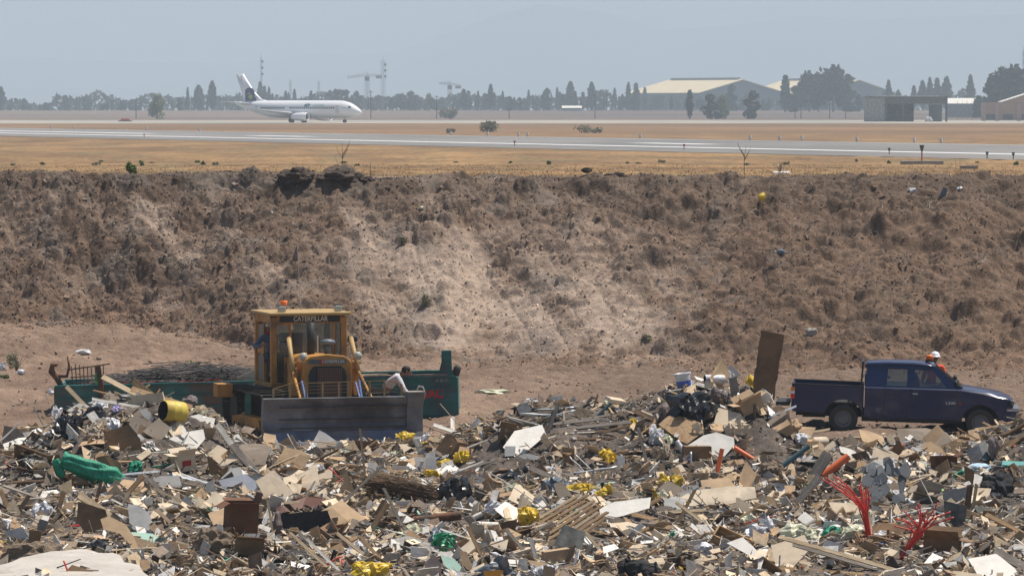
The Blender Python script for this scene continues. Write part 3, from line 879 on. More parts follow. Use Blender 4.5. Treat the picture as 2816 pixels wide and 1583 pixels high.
# ---------------------------------------------------------------- masts and cranes
m_mast = mat('mast_grey', (.22, .23, .24), .6, metal=.2, var=.1, scale=1, bump=0)
m_redmast = mat('mast_red', (.45, .1, .08), .6, var=.1, scale=1, bump=0)
def lattice(mb, a, b, w, n, r=.09):
    r *= .36
    a = Vector(a); b = Vector(b); d = (b - a); x = d.normalized()
    u = x.orthogonal().normalized(); v = x.cross(u)
    cs = [u * w + v * w, u * w - v * w, -u * w - v * w, -u * w + v * w]
    for c in cs: mb.bar(a + c, b + c, r * 1.4)
    for k in range(n):
        p = a + d * (k / n); q = a + d * ((k + 1) / n)
        for i in range(4):
            mb.bar(p + cs[i], q + cs[(i + 1) % 4], r); mb.bar(q + cs[i], q + cs[(i + 1) % 4], r)
def mast(px, top, Y, w, label, mt, dishes=0):
    s = Y / F; X = (px - 1408) * s; z0 = gz(X, Y); H = CAMZ + (300 - top) * s - z0
    o = thing('lattice_mast', label, 'mast', (X, Y, z0))
    b = MB(); lattice(b, (0, 0, -.5), (0, 0, H * .94), w, max(8, int(H / 3)), .1 + w * .12); b.build('lattice', mt, o)
    b = MB(); b.cyl((0, 0, H * .93), (0, 0, H), .08, n=6); b.build('antenna', mt, o)
    for k in range(dishes):
        b = MB(); z = H * (.86 - .11 * k); b.cyl((w + .2, -.5, z), (w + .3, -.9, z), .5, .7, 10); b.build('dish', m_mast, o)
    return o
mast(719, 148, 2300, .28, 'thin radio mast with small dishes rising right of the jet tail', m_mast, 3)
mast(799, 217, 2300, .45, 'short grey mast above the middle of the jet fuselage', m_mast)
mast(877, 220, 2300, .4, 'short grey mast above the front of the jet fuselage', m_mast)
mast(1054, 158, 2200, .75, 'tall thick lattice mast right of the grey tower crane', m_mast, 3)
mast(2814, 128, 1600, .3, 'tall thin lattice mast at the right edge of the picture', m_mast, 2)
def crane(px, top, x0, x1, yl, yr, Y, label, mt):
    s = Y / F; X = (px - 1408) * s; z0 = gz(X, Y); H = CAMZ + (300 - top) * s - z0
    o = thing('tower_crane', label, 'crane', (X, Y, z0))
    b = MB(); lattice(b, (0, 0, -.5), (0, 0, H - .8), .85, 16, .2); b.build('tower', mt, o)
    b = MB(); b.box((0, -.6, H - 1.6), (2.2, 1.6, 2.2)); b.build('cab', m_dkgrey, o)
    b = MB(); lattice(b, ((x0 - px) * s, 0, H + (top - yl) * s), (0, 0, H + .2), .42, 14, .13); b.build('jib', m_mast, o)
    b = MB(); lattice(b, (0, 0, H + .2), ((x1 - px) * s, 0, H + (top - yr) * s), .42, 9, .13)
    b.box(((x1 - px) * s - 1.5, 0, H + (top - yr) * s - .8), (3, 1, 1.4)); b.build('counter_jib', m_mast, o)
    b = MB(); b.cyl((0, 0, H), (0, 0, H + 1.8), .25, .1, 6); b.bar((0, 0, H + 1.7), ((x0 - px) * s * .7, 0, H + (top - yl) * s * .7 + .4), .12); b.build('apex', m_mast, o)
crane(1010, 208, 955, 1050, 213, 208, 2300, 'grey tower crane with a long jib above the trees ahead of the jet', m_mast)
crane(1237, 232, 1208, 1268, 229, 236, 2400, 'small tower crane with a red tower in the central treeline', m_redmast)

def pole(px, top, bot, Y, label, r=.14, mt=None, arm=True, name='utility_pole'):
    s = Y / F; X = (px - 1408) * s; z0 = gz(X, Y); H = max(1.5, CAMZ + (300 - top) * s - z0)
    o = thing(name, label, 'pole', (X, Y, z0 - .1))
    b = MB(); b.cyl((0, 0, 0), (0, 0, H), r, r * .7, 8); b.build('shaft', mt or m_bark, o)
    if arm:
        b = MB(); b.box((0, 0, H - .5), (1.6, .14, .14)); b.build('crossarm', mt or m_bark, o)
for px, top, lb in ((1020, 248, 'dark pole standing just ahead of the jet nose'), (1201, 262, 'dark pole right of the light green tree near the red crane'),
                    (1400, 296, 'short dark post in the field below the tallest central poplar'), (1636, 258, 'dark utility pole beside the flat-topped poplar'),
                    (2186, 292, 'dark pole below the eucalyptus group, left of the others'), (2202, 288, 'thin pole close right of the dark pole below the eucalyptus group'),
                    (2281, 270, 'thin pole in front of the tallest eucalyptus'), (2325, 290, 'short post near the right foot of the eucalyptus group'),
                    (375, 270, 'thin utility pole left of the olive-green tree')):
    pole(px, top, 330, 1420, lb, .16)

# small things on the airfield
def red_marker():
    Y = 1130; s = Y / F; X = (345 - 1408) * s
    o = thing('barrier', 'low red barrier lying on the grass left of the jet', 'barrier', (X, Y, gz(X, Y)))
    b = MB(); b.prism([(-1.3, 0), (1.3, 0), (1.0, .75), (-.9, .75)], .8); b.build('body', m_red, o)
    b = MB(); b.box((0, 0, .12), (3.4, 1.1, .24)); b.build('base', m_dkgrey, o)
red_marker()
def rlight(px, py, off, label):
    u = (px - 1408) / F
    q = oR + nR * off; s = (u * q.y - q.x) / (dR.x - u * dR.y); p = q + dR * s
    o = thing('runway_light', label, 'light', (p.x, p.y, 4.12))
    b = MB(); b.cyl((0, 0, 0), (0, 0, .18), .1, .08, 8); b.build('stem', m_paint, o)
    b = MB(); b.cyl((0, 0, .18), (0, 0, .45), .17, .15, 10); b.build('lens', m_paint, o)
for px in (141, 203, 403, 548, 1240, 1340, 1425, 1450, 1760, 2062, 2143, 2204, 2356, 2513, 2587):
    rlight(px, 0, 53.5, 'small white lamp on the far edge of the runway')
for o in [o for o in COL.objects if o.get('category') == 'light']: o['group'] = 'lamps along the far runway edge'
for px, lb in ((397, 'small reddish marker on the near runway edge, left of centre'), (1415, 'small marker on the near runway edge in the middle of the picture'),
               (1881, 'short striped marker on the near runway edge above the pale stems'), (2445, 'short striped marker on the near runway edge left of the tall lamp post'),
               (2714, 'dark funnel-topped marker at the runway edge, left of the pair at the right'), (2786, 'dark funnel-topped marker at the runway edge, right of the pair')):
    u = (px - 1408) / F; q = oR + nR * (7 if px < 2500 else 1.0); s = (u * q.y - q.x) / (dR.x - u * dR.y); p = q + dR * s
    o = thing('edge_marker', lb, 'marker', (p.x, p.y, 4.12)); o.scale = (.7, .7, .7)
    b = MB(); b.cyl((0, 0, 0), (0, 0, .35), .05, n=6); b.build('stem', m_red if px < 2500 else m_dkgrey, o)
    b = MB(); b.cyl((0, 0, .3), (0, 0, .62), .06, .16, 8); b.build('head', m_dkgrey if px > 2000 else m_redmast, o)
def lamp_post():
    p = at(2535, 452, 232); z = gz(p.x, 232)
    o = thing('approach_lamp', 'tall dark lamp post on a concrete slab between runway and pit edge', 'lamp', (p.x, 232, z))
    b = MB(); b.box((0, 0, .1), (2.1, 1.2, .2)); b.build('base', m_conc, o)
    b = MB(); b.cyl((0, 0, .2), (0, 0, .75), .035, n=8); b.build('post', m_redmast, o)
    b = MB(); b.cyl((0, 0, .7), (0, 0, .95), .05, .12, 8); b.cyl((0, 0, .95), (0, 0, 1.0), .12, .12, 8); b.build('lamp_head', m_dkgrey, o)
lamp_post()
for px in (2632, 2645, 2658, 2672):
    pole(px, 276, 330, 1250, 'thin bare pole in the row between the dark shed and the tan building', .07, m_mast, False)
for o in COL.objects:
    if o.get('label', '').startswith('thin bare pole in the row'): o['group'] = 'thin poles by the shed'
# ---------------------------------------------------------------- people
m_skin = mat('skin', (.22, .12, .075), .6, var=.06, scale=8, bump=0)
m_hair = mat('black_hair', (.012, .01, .01), .7, var=.2, scale=20, bump=0)
m_wshirt = mat('white_shirt', (.66, .65, .68), .85, var=.08, scale=9, bump=.2)
m_bshirt = mat('blue_work_shirt', (.11, .14, .2), .85, var=.1, scale=9, bump=.2)
m_trouser = mat('dark_trousers', (.035, .04, .06), .85, var=.15, scale=9)
m_vest = mat('orange_vest', (.9, .07, .02), .6, var=.06, scale=6, bump=.1)
m_helmet = mat('white_helmet', (.8, .8, .82), .35, var=.02, bump=0, spec=.5)
m_redcloth = mat('red_cloth', (.35, .03, .03), .8, var=.1, bump=0)
m_boot = mat('brown_boot', (.07, .045, .03), .7, var=.2, bump=0)

def skin_mesh(name, J, E, mt, parent, root, sub=2):
    keys = list(J); idx = {k: i for i, k in enumerate(keys)}
    me = bpy.data.meshes.new(name + '_cage')
    me.from_pydata([J[k][0] for k in keys], [(idx[a], idx[b]) for a, b in E], [])
    o = bpy.data.objects.new(name + '_cage', me); COL.objects.link(o)
    sk = o.modifiers.new('skin', 'SKIN'); sk.use_smooth_shade = True
    if not me.skin_vertices: me.skin_vertices.new(name='')
    dat = me.skin_vertices[0].data
    for k in keys:
        r = J[k][1]; dat[idx[k]].radius = r if isinstance(r, tuple) else (r, r)
        dat[idx[k]].use_root = (k == root)
    ss = o.modifiers.new('sub', 'SUBSURF'); ss.levels = sub; ss.render_levels = sub
    bpy.context.view_layer.update()
    dg = bpy.context.evaluated_depsgraph_get()
    m2 = bpy.data.meshes.new_from_object(o.evaluated_get(dg)); m2.name = name
    bpy.data.objects.remove(o)
    m2.materials.clear(); m2.materials.append(mt)
    m2.polygons.foreach_set('use_smooth', [True] * len(m2.polygons))
    r = bpy.data.objects.new(name, m2); COL.objects.link(r)
    if parent: r.parent = parent
    return r

def person(label, loc, rotz, P, shirt, trousers, extra=None, headdir=(0, -1, 0), sleeves=True):
    """P: joints pelvis chest neck head shL elL haL shR elR haR hipL knL anL hipR knR anR (local, facing -y unless posed)"""
    o = thing('person', label, 'person', loc, (0, 0, rotz))
    V = lambda k: Vector(P[k])
    J = {'pelvis': (V('pelvis'), (.125, .10)), 'waist': (V('pelvis').lerp(V('chest'), .5), (.115, .09)), 'chest': (V('chest'), (.14, .10)),
         'neck': (V('neck'), .05), 'jaw': (V('neck').lerp(V('head'), .55), (.055, .062)), 'head': (V('head'), (.072, .085)),
         'top': (V('head') + (V('head') - V('neck')).normalized() * .07, (.06, .07))}
    E = [('pelvis', 'waist'), ('waist', 'chest'), ('chest', 'neck'), ('neck', 'jaw'), ('jaw', 'head'), ('head', 'top')]
    for s in 'LR':
        J['sh' + s] = (V('sh' + s), .055); J['el' + s] = (V('el' + s), .038); J['ha' + s] = (V('ha' + s), .026)
        d = (V('ha' + s) - V('el' + s)).normalized()
        side = d.cross(Vector((0, 0, 1)));
        side = side.normalized() if side.length > .1 else Vector((1, 0, 0))
        palm = V('ha' + s) + d * .06; J['pa' + s] = (palm, (.036, .016))
        E += [('chest', 'sh' + s), ('sh' + s, 'el' + s), ('el' + s, 'ha' + s), ('ha' + s, 'pa' + s)]
        up = side.cross(d)
        for q, (off, ln) in enumerate(((-.03, .065), (-.01, .078), (.01, .074), (.028, .058))):
            a = palm + d * .035 + side * off; b_ = a + d * ln * .55 - up * ln * .12; c = b_ + d * ln * .35 - up * ln * .35
            J[f'f{s}{q}a'] = (a, .009); J[f'f{s}{q}b'] = (b_, .008); J[f'f{s}{q}c'] = (c, .007)
            E += [('pa' + s, f'f{s}{q}a'), (f'f{s}{q}a', f'f{s}{q}b'), (f'f{s}{q}b', f'f{s}{q}c')]
        ta = palm - d * .015 - side * .04; tb = ta + d * .035 - side * .02
        J[f't{s}a'] = (ta, .01); J[f't{s}b'] = (tb, .008); E += [('pa' + s, f't{s}a'), (f't{s}a', f't{s}b')]
        J['hip' + s] = (V('hip' + s), .085); J['kn' + s] = (V('kn' + s), .055); J['an' + s] = (V('an' + s), .036)
        J['toe' + s] = (V('an' + s) + Vector(headdir).normalized() * .14 - Vector((0, 0, .045)), .032)
        E += [('pelvis', 'hip' + s), ('hip' + s, 'kn' + s), ('kn' + s, 'an' + s), ('an' + s, 'toe' + s)]
    body = skin_mesh('body', J, E, m_skin, o, 'pelvis', 1)
    # shirt and trousers follow the same joints with a little more girth
    JS = {k: (J[k][0], tuple(r + .018 for r in J[k][1])) for k in ('pelvis', 'waist', 'chest')}
    JS['col'] = (V('chest').lerp(V('neck'), .7), .075)
    ES = [('pelvis', 'waist'), ('waist', 'chest'), ('chest', 'col')]
    for s in 'LR':
        JS['sh' + s] = (V('sh' + s), .072); JS['m' + s] = (V('sh' + s).lerp(V('el' + s), .8), .056); ES += [('chest', 'sh' + s), ('sh' + s, 'm' + s)]
        if sleeves: JS['w' + s] = (V('el' + s).lerp(V('ha' + s), .8), .04); JS['el' + s] = (V('el' + s), .052); ES += [('m' + s, 'el' + s), ('el' + s, 'w' + s)]
    skin_mesh('shirt', JS, ES, shirt, o, 'pelvis', 2)
    JT = {'pelvis': (V('pelvis'), (.148, .118))}; ET = []
    for s in 'LR':
        JT['hip' + s] = (V('hip' + s), .1); JT['kn' + s] = (V('kn' + s), .072); JT['an' + s] = (V('an' + s).lerp(V('kn' + s), .12), .06)
        ET += [('pelvis', 'hip' + s), ('hip' + s, 'kn' + s), ('kn' + s, 'an' + s)]
        b = MB(); t = J['toe' + s][0]; a = V('an' + s); b.tube([a + Vector((0, 0, .02)) - Vector(headdir) * .04, a - Vector((0, 0, .045)), t + Vector(headdir) * .03], [.05, .052, .042], 8); b.build('boot', m_boot, o, True)
    skin_mesh('trousers', JT, ET, trousers, o, 'pelvis', 2)
    # face
    h = V('head'); f = Vector(headdir).normalized(); sd = f.cross(Vector((0, 0, 1))).normalized()
    b = MB(); b.blob(h + f * .088 - Vector((0, 0, .012)), (.016, .018, .024), 1, 0); b.build('nose', m_skin, body, True)
    for s in (-1, 1):
        b = MB(); b.blob(h + f * .076 + sd * .03 * s + Vector((0, 0, .012)), (.011, .008, .008), 1, 0); b.build('eye', m_hair, body, True)
        b = MB(); b.blob(h + sd * .082 * s, (.014, .02, .03), 1, 0); b.build('ear', m_skin, body, True)
    b = MB(); b.box(h + f * .075 - Vector((0, 0, .05)), (.035, .012, .008)); b.build('mouth', m_redcloth, body)
    return o, h, f, sd

def stand(dx=0, spread=.16, lean=0, arms='down'):
    P = dict(pelvis=(0, 0, .93), chest=(lean * .7, 0, 1.28), neck=(lean, 0, 1.45), head=(lean + .02, 0, 1.58),
             shL=(-.19 + lean, 0, 1.38), elL=(-.26 + lean, .02, 1.1), haL=(-.25, -.1, .88), shR=(.19 + lean, 0, 1.38), elR=(.27 + lean, 0, 1.12), haR=(.24, -.14, .92),
             hipL=(-.1, 0, .88), knL=(-spread * .8, -.02, .48), anL=(-spread, .02, .09), hipR=(.1, 0, .88), knR=(spread * .8, -.02, .48), anR=(spread, .02, .09))
    return P
# man with helmet behind the pickup
Ym = 102.0; Xm = (2562 - 1408) / F * Ym
P = stand(spread=.19, lean=.10); P['haR'] = (.30, -.25, 1.08); P['elR'] = (.36, -.02, 1.12)
pm, h, f, sd = person('person in a white hard hat and orange vest standing behind the blue pickup', (Xm, Ym, gz(Xm, Ym) - .02), 0, P, m_vest, m_trouser, headdir=(.75, -.65, 0)); pm.scale = (.92, .92, .93); pm.location.x -= .02
b = MB(); rg_ = []
for z, r in ((.012, .155), (.018, .152), (.022, .128), (.06, .122), (.1, .1), (.13, .06), (.142, .01)):
    rg_.append([h + Vector((r * .92 * math.cos(a), r * 1.08 * math.sin(a), z + .015)) for a in [2 * math.pi * k / 18 for k in range(18)]])
b.ring(rg_); b.build('helmet', m_helmet, pm, True)
# crouching worker in a white shirt
Yw = 101.2; Xw = (1056 - 1408) / F * Yw
P = dict(pelvis=(0, 0, .70), chest=(.20, -.02, .93), neck=(.33, -.03, 1.04), head=(.46, -.05, 1.09),
         shL=(.26, .17, .98), elL=(.38, .17, .72), haL=(.52, .08, .5), shR=(.26, -.2, .98), elR=(.40, -.22, .72), haR=(.56, -.14, .56),
         hipL=(.0, .1, .6), knL=(.36, .16, .5), anL=(.12, .16, .09), hipR=(.0, -.1, .6), knR=(.38, -.14, .46), anR=(.14, -.14, .09))
pm, h, f, sd = person('person in a white shirt bending down behind the bulldozer blade', (Xw, Yw, gz(Xw, Yw) + .05), 0, P, m_wshirt, m_trouser, headdir=(.9, -.1, -.4)); pm.scale = (1.12, 1.12, 1.08)
b = MB(); b.blob(h + Vector((-.025, 0, .035)), (.095, .085, .085), 2, .08, 6); b.build('hair', m_hair, pm, True)

# ---------------------------------------------------------------- bulldozer
m_yel = mat('worn_yellow_paint', (.45, .215, .045), .55, var=.2, scale=3, bump=0, col2=(.21, .11, .045), mix=.42, spec=.4)
m_yel2 = mat('faded_yellow_paint', (.42, .28, .11), .55, var=.15, scale=4, bump=0, spec=.4)
m_dirt = mat('dirty_blade_steel', (.17, .175, .19), .6, var=.35, scale=2.2, bump=.1, col2=(.09, .085, .09), metal=.15)
m_blue = mat('worn_blue_paint', (.11, .14, .21), .55, var=.3, scale=2.5, bump=0, col2=(.13, .13, .15), mix=.45)
m_trk = mat('track_steel', (.06, .05, .042), .6, metal=.3, var=.3, scale=7)
m_inter = mat('cab_interior', (.035, .03, .028), .9, var=.2, bump=0)
m_signband = mat('sign_black', (.03, .03, .03), .6, var=.1, bump=0)
m_letters = mat('sign_letters', (.6, .55, .45), .7, var=.1, bump=0)
m_beacon = mat('orange_beacon', (.95, .2, .03), .25, var=.05, bump=0, spec=.5)
m_lamp = mat('lamp_glass', (.45, .47, .42), .2, var=.05, bump=0, spec=.5)
m_cabgrey = mat('cab_pane_dusty', (.23, .21, .185), .5, var=.1, bump=0)
m_bluehose = mat('blue_hose', (.08, .16, .45), .5, var=.1, bump=0)

def grille_mat():
    m = mat('perforated_grille', (.13, .07, .045), .7, bump=0)
    N = m.node_tree.nodes; L = m.node_tree.links
    tc = N.new('ShaderNodeTexCoord'); mp = N.new('ShaderNodeMapping'); mp.inputs['Scale'].default_value = (26, 1, 26)
    L.new(tc.outputs['Object'], mp.inputs['Vector'])
    v = N.new('ShaderNodeTexVoronoi'); v.inputs['Randomness'].default_value = .1; v.inputs['Scale'].default_value = 1
    L.new(mp.outputs['Vector'], v.inputs['Vector'])
    r = N.new('ShaderNodeMapRange'); r.inputs['From Min'].default_value = .28; r.inputs['From Max'].default_value = .4
    L.new(v.outputs['Distance'], r.inputs['Value'])
    mx = N.new('ShaderNodeMix'); mx.data_type = 'RGBA'; mx.inputs[6].default_value = (.008, .008, .008, 1); mx.inputs[7].default_value = (.17, .085, .055, 1)
    L.new(r.outputs[0], mx.inputs[0]); L.new(mx.outputs[2], N['Principled BSDF'].inputs['Base Color'])
    return m

def bulldozer():
    X0 = (843 - 1408) / F * 100
    o = thing('bulldozer', 'old yellow tracked bulldozer with a cab and a blue and brown blade facing the camera', 'bulldozer', (X0, 100, gz(X0, 100) - .14), (0, 0, math.radians(17)))
    # tracks
    for sx in (-1, 1):
        cx = sx * 1.17; yf, yr, zr, r = -1.45, 1.55, .54, .49
        path = []
        n = 12
        for k in range(n + 1):
            a = math.pi / 2 + math.pi * k / n; path.append((yf + r * math.cos(a), zr + r * math.sin(a)))
        for k in range(n + 1):
            a = -math.pi / 2 + math.pi * k / n; path.append((yr + r * math.cos(a), zr + r * math.sin(a)))
        pts = [Vector((cx, p[0], p[1])) for p in path]; pts.append(pts[0])
        # resample into shoes
        tot = sum((pts[i + 1] - pts[i]).length for i in range(len(pts) - 1)); ns = 44
        b = MB(); d = 0; i = 0; acc = 0
        for s in range(ns):
            t = tot * s / ns
            while acc + (pts[i + 1] - pts[i]).length < t: acc += (pts[i + 1] - pts[i]).length; i += 1
            seg = (pts[i + 1] - pts[i]); p = pts[i] + seg.normalized() * (t - acc); tn = seg.normalized(); nn = Vector((0, tn.z, -tn.y)); nn = -nn
            c = Vector((cx, yf / 2 + yr / 2, zr))
            m3 = Matrix((Vector((1, 0, 0)), tn, Vector((1, 0, 0)).cross(tn))).transposed()
            out = m3 @ Vector((0, 0, 1)); sg = 1 if out.dot(p - c) > 0 or abs(out.dot(p - c)) < 1e-6 else -1
            b.box(p, (.5, tot / ns * .93, .035), m3); b.box(p + out * sg * .045, (.5, .02, .06), m3)
        tr = b.build('track', m_trk, o)
        b = MB(); b.prism([(-1.2, .24), (1.3, .24), (1.3, .42), (.5, .5), (-.9, .5), (-1.2, .42)], .22, Matrix.Translation((cx + sx * .1, 0, 0)) @ Matrix.Rotation(math.pi / 2, 4, 'Z')); b.build('track_frame', m_yel, tr)
        b = MB(); b.cyl((cx - .08, yf, zr), (cx + .2 * sx + .08, yf, zr), .38, n=22); b.build('idler', m_trk, tr)
        b = MB(); b.cyl((cx - .08, yr, zr), (cx + .2 * sx + .08, yr, zr), .36, n=22)
        for k in range(14):
            a = 2 * math.pi * k / 14; b.box((cx, yr + .39 * math.cos(a), zr + .39 * math.sin(a)), (.08, .07, .07), (a, 0, 0))
        b.build('sprocket', m_trk, tr)
        for k in range(6):
            b = MB(); y = -1.05 + k * .42; b.cyl((cx - .15, y, .2), (cx + .22 * sx, y, .2), .12, n=12); b.build('roller', m_trk, tr)
        b = MB(); b.box((sx * .93, .45, 1.09), (.3, 1.3, .05)); b.build('fender', m_trk, o)
    b = MB(); b.box((0, .2, .72), (1.7, 3.0, .75)); b.build('hull', m_trk, o)
    # hood
    b = MB(); prof = [(-.52, 1.0), (-.52, 1.72), (-.47, 1.8), (-.38, 1.85), (0, 1.89), (.38, 1.85), (.47, 1.8), (.52, 1.72), (.52, 1.0)]
    b.prism(prof, 1.5, Matrix.Translation((0, -.96, 0))); b.build('hood', m_yel, o, bevel=.015)
    b = MB(); b.prism([(-.54, .55), (-.54, 1.72), (-.48, 1.81), (-.38, 1.875), (0, 1.915), (.38, 1.875), (.48, 1.81), (.54, 1.72), (.54, .55)], .1, Matrix.Translation((0, -1.74, 0)))
    g0 = b.build('radiator_frame', m_yel, o, bevel=.02)
    b = MB(); b.prism([(-.42, .5), (-.42, 1.45), (-.38, 1.58), (-.3, 1.66), (.3, 1.66), (.38, 1.58), (.42, 1.45), (.42, .5)], .04, Matrix.Translation((0, -1.80, 0))); b.build('grille_surround', m_signband, g0)
    b = MB(); b.box((.04, -1.84, 1.07), (.56, .02, 1.08)); b.build('grille', grille_mat(), g0)
    b = MB(); b.box((0, -1.80, 1.755), (.84, .015, .1)); b.build('name_band', mat('band_grey', (.12, .13, .13), .6, bump=0), g0)
    fr = Matrix.Translation((.12, -1.815, 1.752)) @ Matrix.Rotation(math.pi / 2, 4, 'X')
    text_mesh('CATERPILLAR', .085, m_letters, 'name_lettering', g0, fr, .003, bold=.002)
    b = MB(); b.box((-.12, -1.813, 1.752), (.12, .006, .085)); b.build('red_patch', m_redcloth, g0)
    # cab, built from posts and rails so one can see through it
    cab = MB()
    y0, y1 = -.2, 1.35
    for x in (-.79, .79):
        for y in (y0 + .065, y1 - .065): cab.box((x, y, 1.87), (.13, .13, 1.56))
    cab.box((0, y0 + .05, 2.60), (1.46, .10, .17)); cab.box((0, y1 - .05, 2.60), (1.46, .10, .17))
    for x in (-.8, .8): cab.box((x, .575, 2.60), (.10, 1.30, .17)); cab.box((x, .575, 1.13), (.10, 1.30, .14))
    cab.box((.08, y0 + .03, 1.45), (1.28, .05, .66)); cab.box((-.56, y0 + .05, 1.14), (.34, .1, .16)); cab.box((0, y1 - .03, 1.42), (1.44, .05, .7))
    cab.bar((-.44, y0 + .03, 2.52), (-.36, y0 + .03, 1.75), .05, .05); cab.bar((.58, y0 + .03, 2.52), (.52, y0 + .03, 1.75), .05, .05)
    cab.box((-.56, y0 + .03, 2.5), (.34, .05, .05))
    cab.box((.66, y0 + .03, 1.72), (.16, .05, .1)); cab.box((0, .575, 1.06), (1.7, 1.5, .05))
    cab.box((-.8, .58, 1.87), (.08, .06, 1.4)); cab.box((.8, .6, 1.87), (.08, .08, 1.4)); cab.box((.8, .575, 1.5), (.05, 1.2, .6))
    cab.box((-.8, .95, 1.87), (.06, .68, .12)); cab.box((-.8, 1.24, 1.87), (.05, .1, 1.3))
    cb = cab.build('cab', m_yel, o, bevel=.01)
    b = MB(); b.box((0, .56, 2.72), (1.86, 1.78, .07)); b.build('cab_roof', m_yel2, cb, bevel=.02)
    b = MB(); b.box((.02, y0 - .005, 2.61), (1.36, .02, .14)); sb = b.build('sign_band', m_signband, cb)
    text_mesh('CATERPILLAR', .155, m_letters, 'cab_lettering', cb, Matrix.Translation((.03, y0 - .018, 2.61)) @ Matrix.Rotation(math.pi / 2, 4, 'X'), .003, bold=.004, sx=.82)
    def pane(c, d, m=m_dirtyglass, nm='window_glass'):
        b = MB(); b.box(c, d); b.build(nm, m, cb)
    pane((-.56, y0 + .03, 2.3), (.3, .008, .34)); pane((.08, y0 + .03, 2.15), (.86, .008, .7)); pane((.66, y0 + .03, 2.14), (.14, .008, .74))
    pane((-.56, y0 + .03, 1.67), (.3, .008, .86), m_dirtyglass); pane((0, y1 - .03, 2.14), (1.4, .008, .72))
    pane((-.8, .92, 2.2), (.008, .56, .52), m_cabgrey); pane((-.8, .92, 1.5), (.008, .56, .58), m_cabgrey); pane((.8, .3, 2.15), (.008, .5, .7)); pane((.8, 1.0, 2.15), (.008, .5, .7))
    b = MB(); b.box((-.1, .75, 1.62), (.55, .5, .14)); b.box((-.1, 1.02, 1.95), (.5, .12, .6)); b.build('seat', m_inter, o)
    b = MB(); b.box((.1, .0, 1.45), (1.1, .25, .6)); b.build('dashboard', m_inter, o)
    b = MB(); b.cyl((.3, .1, 1.72), (.32, .2, 2.2), .02, n=6); b.cyl((.45, .1, 1.72), (.42, .22, 2.1), .02, n=6); b.build('lever', m_signband, o)
    b = MB(); b.prism([(-.82, 2.6), (-.82, 2.66), (-.6, 2.78 - .08), (-.4, 2.62)], .02, Matrix.Translation((-.88, .6, 0)) @ Matrix.Rotation(math.pi / 2, 4, 'Z')); b.build('bracket', m_yel2, o)
    # on the roof
    for x in (-.6, .68):
        b = MB(); b.box((x, -.12, 2.83), (.16, .14, .13)); w = b.build('work_light', m_lamp, o, bevel=.02)
        b = MB(); b.box((x, -.08, 2.905), (.18, .18, .02)); b.build('visor', m_signband, w)
    b = MB(); b.cyl((-.46, .25, 2.76), (-.46, .25, 2.86), .055, n=12); w = b.build('beacon_base', m_cabgrey, o)
    b = MB(); b.cyl((-.46, .25, 2.86), (-.46, .25, 3.0), .06, .085, 14); b.build('beacon', m_beacon, w, True)
    b = MB(); b.cyl((.1, .9, 2.75), (.02, .9, 4.15), .009, .005, 6); w = b.build('antenna', m_silver, o)
    b = MB(); b.prism([(-.12, 3.83), (.03, 3.85), (.005, 4.2)], .012, Matrix.Translation((0, .9, 0))); b.build('pennant', m_rag, w)
    # hood fittings
    b = MB(); b.cyl((-.14, -.9, 1.86), (-.14, -.9, 2.56), .085, n=14); b.build('exhaust_stack', m_signband, o, True)
    b = MB(); b.cyl((.0, -.95, 1.86), (.0, -.95, 2.28), .014, n=6); b.build('rod', m_letters, o)
    b = MB(); b.cyl((.28, -.75, 1.87), (.28, -.75, 2.08), .07, n=14); b.tube([(.28, -.75, 2.08), (.28, -.75, 2.1), (.28, -.75, 2.16), (.28, -.75, 2.19)], [.15, .17, .16, .05], 16); b.build('air_precleaner', m_bgfilm, o, True)
    for (x, y) in ((-.5, -1.62), (.74, -1.55)):
        b = MB(); b.tube([(x, y - .07, 1.86), (x, y, 1.86), (x, y + .1, 1.86)], [.085, .09, .04], 14); w = b.build('headlight', m_lamp, o, True)
        b = MB(); b.bar((x, y + .05, 1.85), (x - .15 if x > 0 else x + .1, y + .05, 1.75), .03); b.build('headlight_bracket', m_yel, w)
    b = MB(); b.blob((.98, -.22, 2.16), (.12, .06, .09), 2, .15, 3); b.build('mirror', m_signband, o, True)
    b = MB(); b.bar((.85, -.2, 2.0), (.98, -.22, 2.1), .02); b.build('mirror_arm', m_trk, o)
    for sx, x in ((-1, -.66), (1, .74)):
        b = MB(); b.cyl((x, -1.0, 2.22), (x + .03 * sx, -1.5, 1.52), .05, n=12); b.tube([(x, -.98, 2.24), (x, -1.0, 2.22)], [.04, .05], 12); w = b.build('lift_cylinder', m_yel2, o, True)
        b = MB(); b.cyl((x + .03 * sx, -1.5, 1.52), (x + .12 * sx, -2.75, .75), .032, n=10); b.build('piston_rod', m_yel, w, True)
        b = MB(); b.box((x + .0 * sx, -1.3, 1.62), (.16, .2, .2)); b.prism([(-1.5, 1.0), (-1.2, 1.0), (-1.2, 1.7), (-1.42, 1.6)], .14, Matrix.Translation((x, 0, 0)) @ Matrix.Rotation(math.pi / 2, 4, 'Z')); b.build('cylinder_bracket', m_yel, o)
        b = MB(); b.bar((x - .06 * sx, -1.9, 1.35), (x - .08 * sx, -2.3, .8), .035); b.bar((x - .14 * sx, -1.9, 1.3), (x - .1 * sx, -2.3, .8), .03); b.build('hose', m_bluehose, o)
        b = MB(); b.bar((sx * .8, -2.85, .42), (sx * .8, -.8, .5), .16, .24); b.build('push_arm', m_trk, o)
    # blade
    w = 1.75
    prof = [(-.30, .0), (-.22, .02), (-.08, .22), (-.03, .5), (-.05, .78), (-.16, 1.02), (-.22, 1.04)]
    back = [(.05, 1.04), (.1, .78), (.12, .5), (.08, .2), (-.1, .0)]
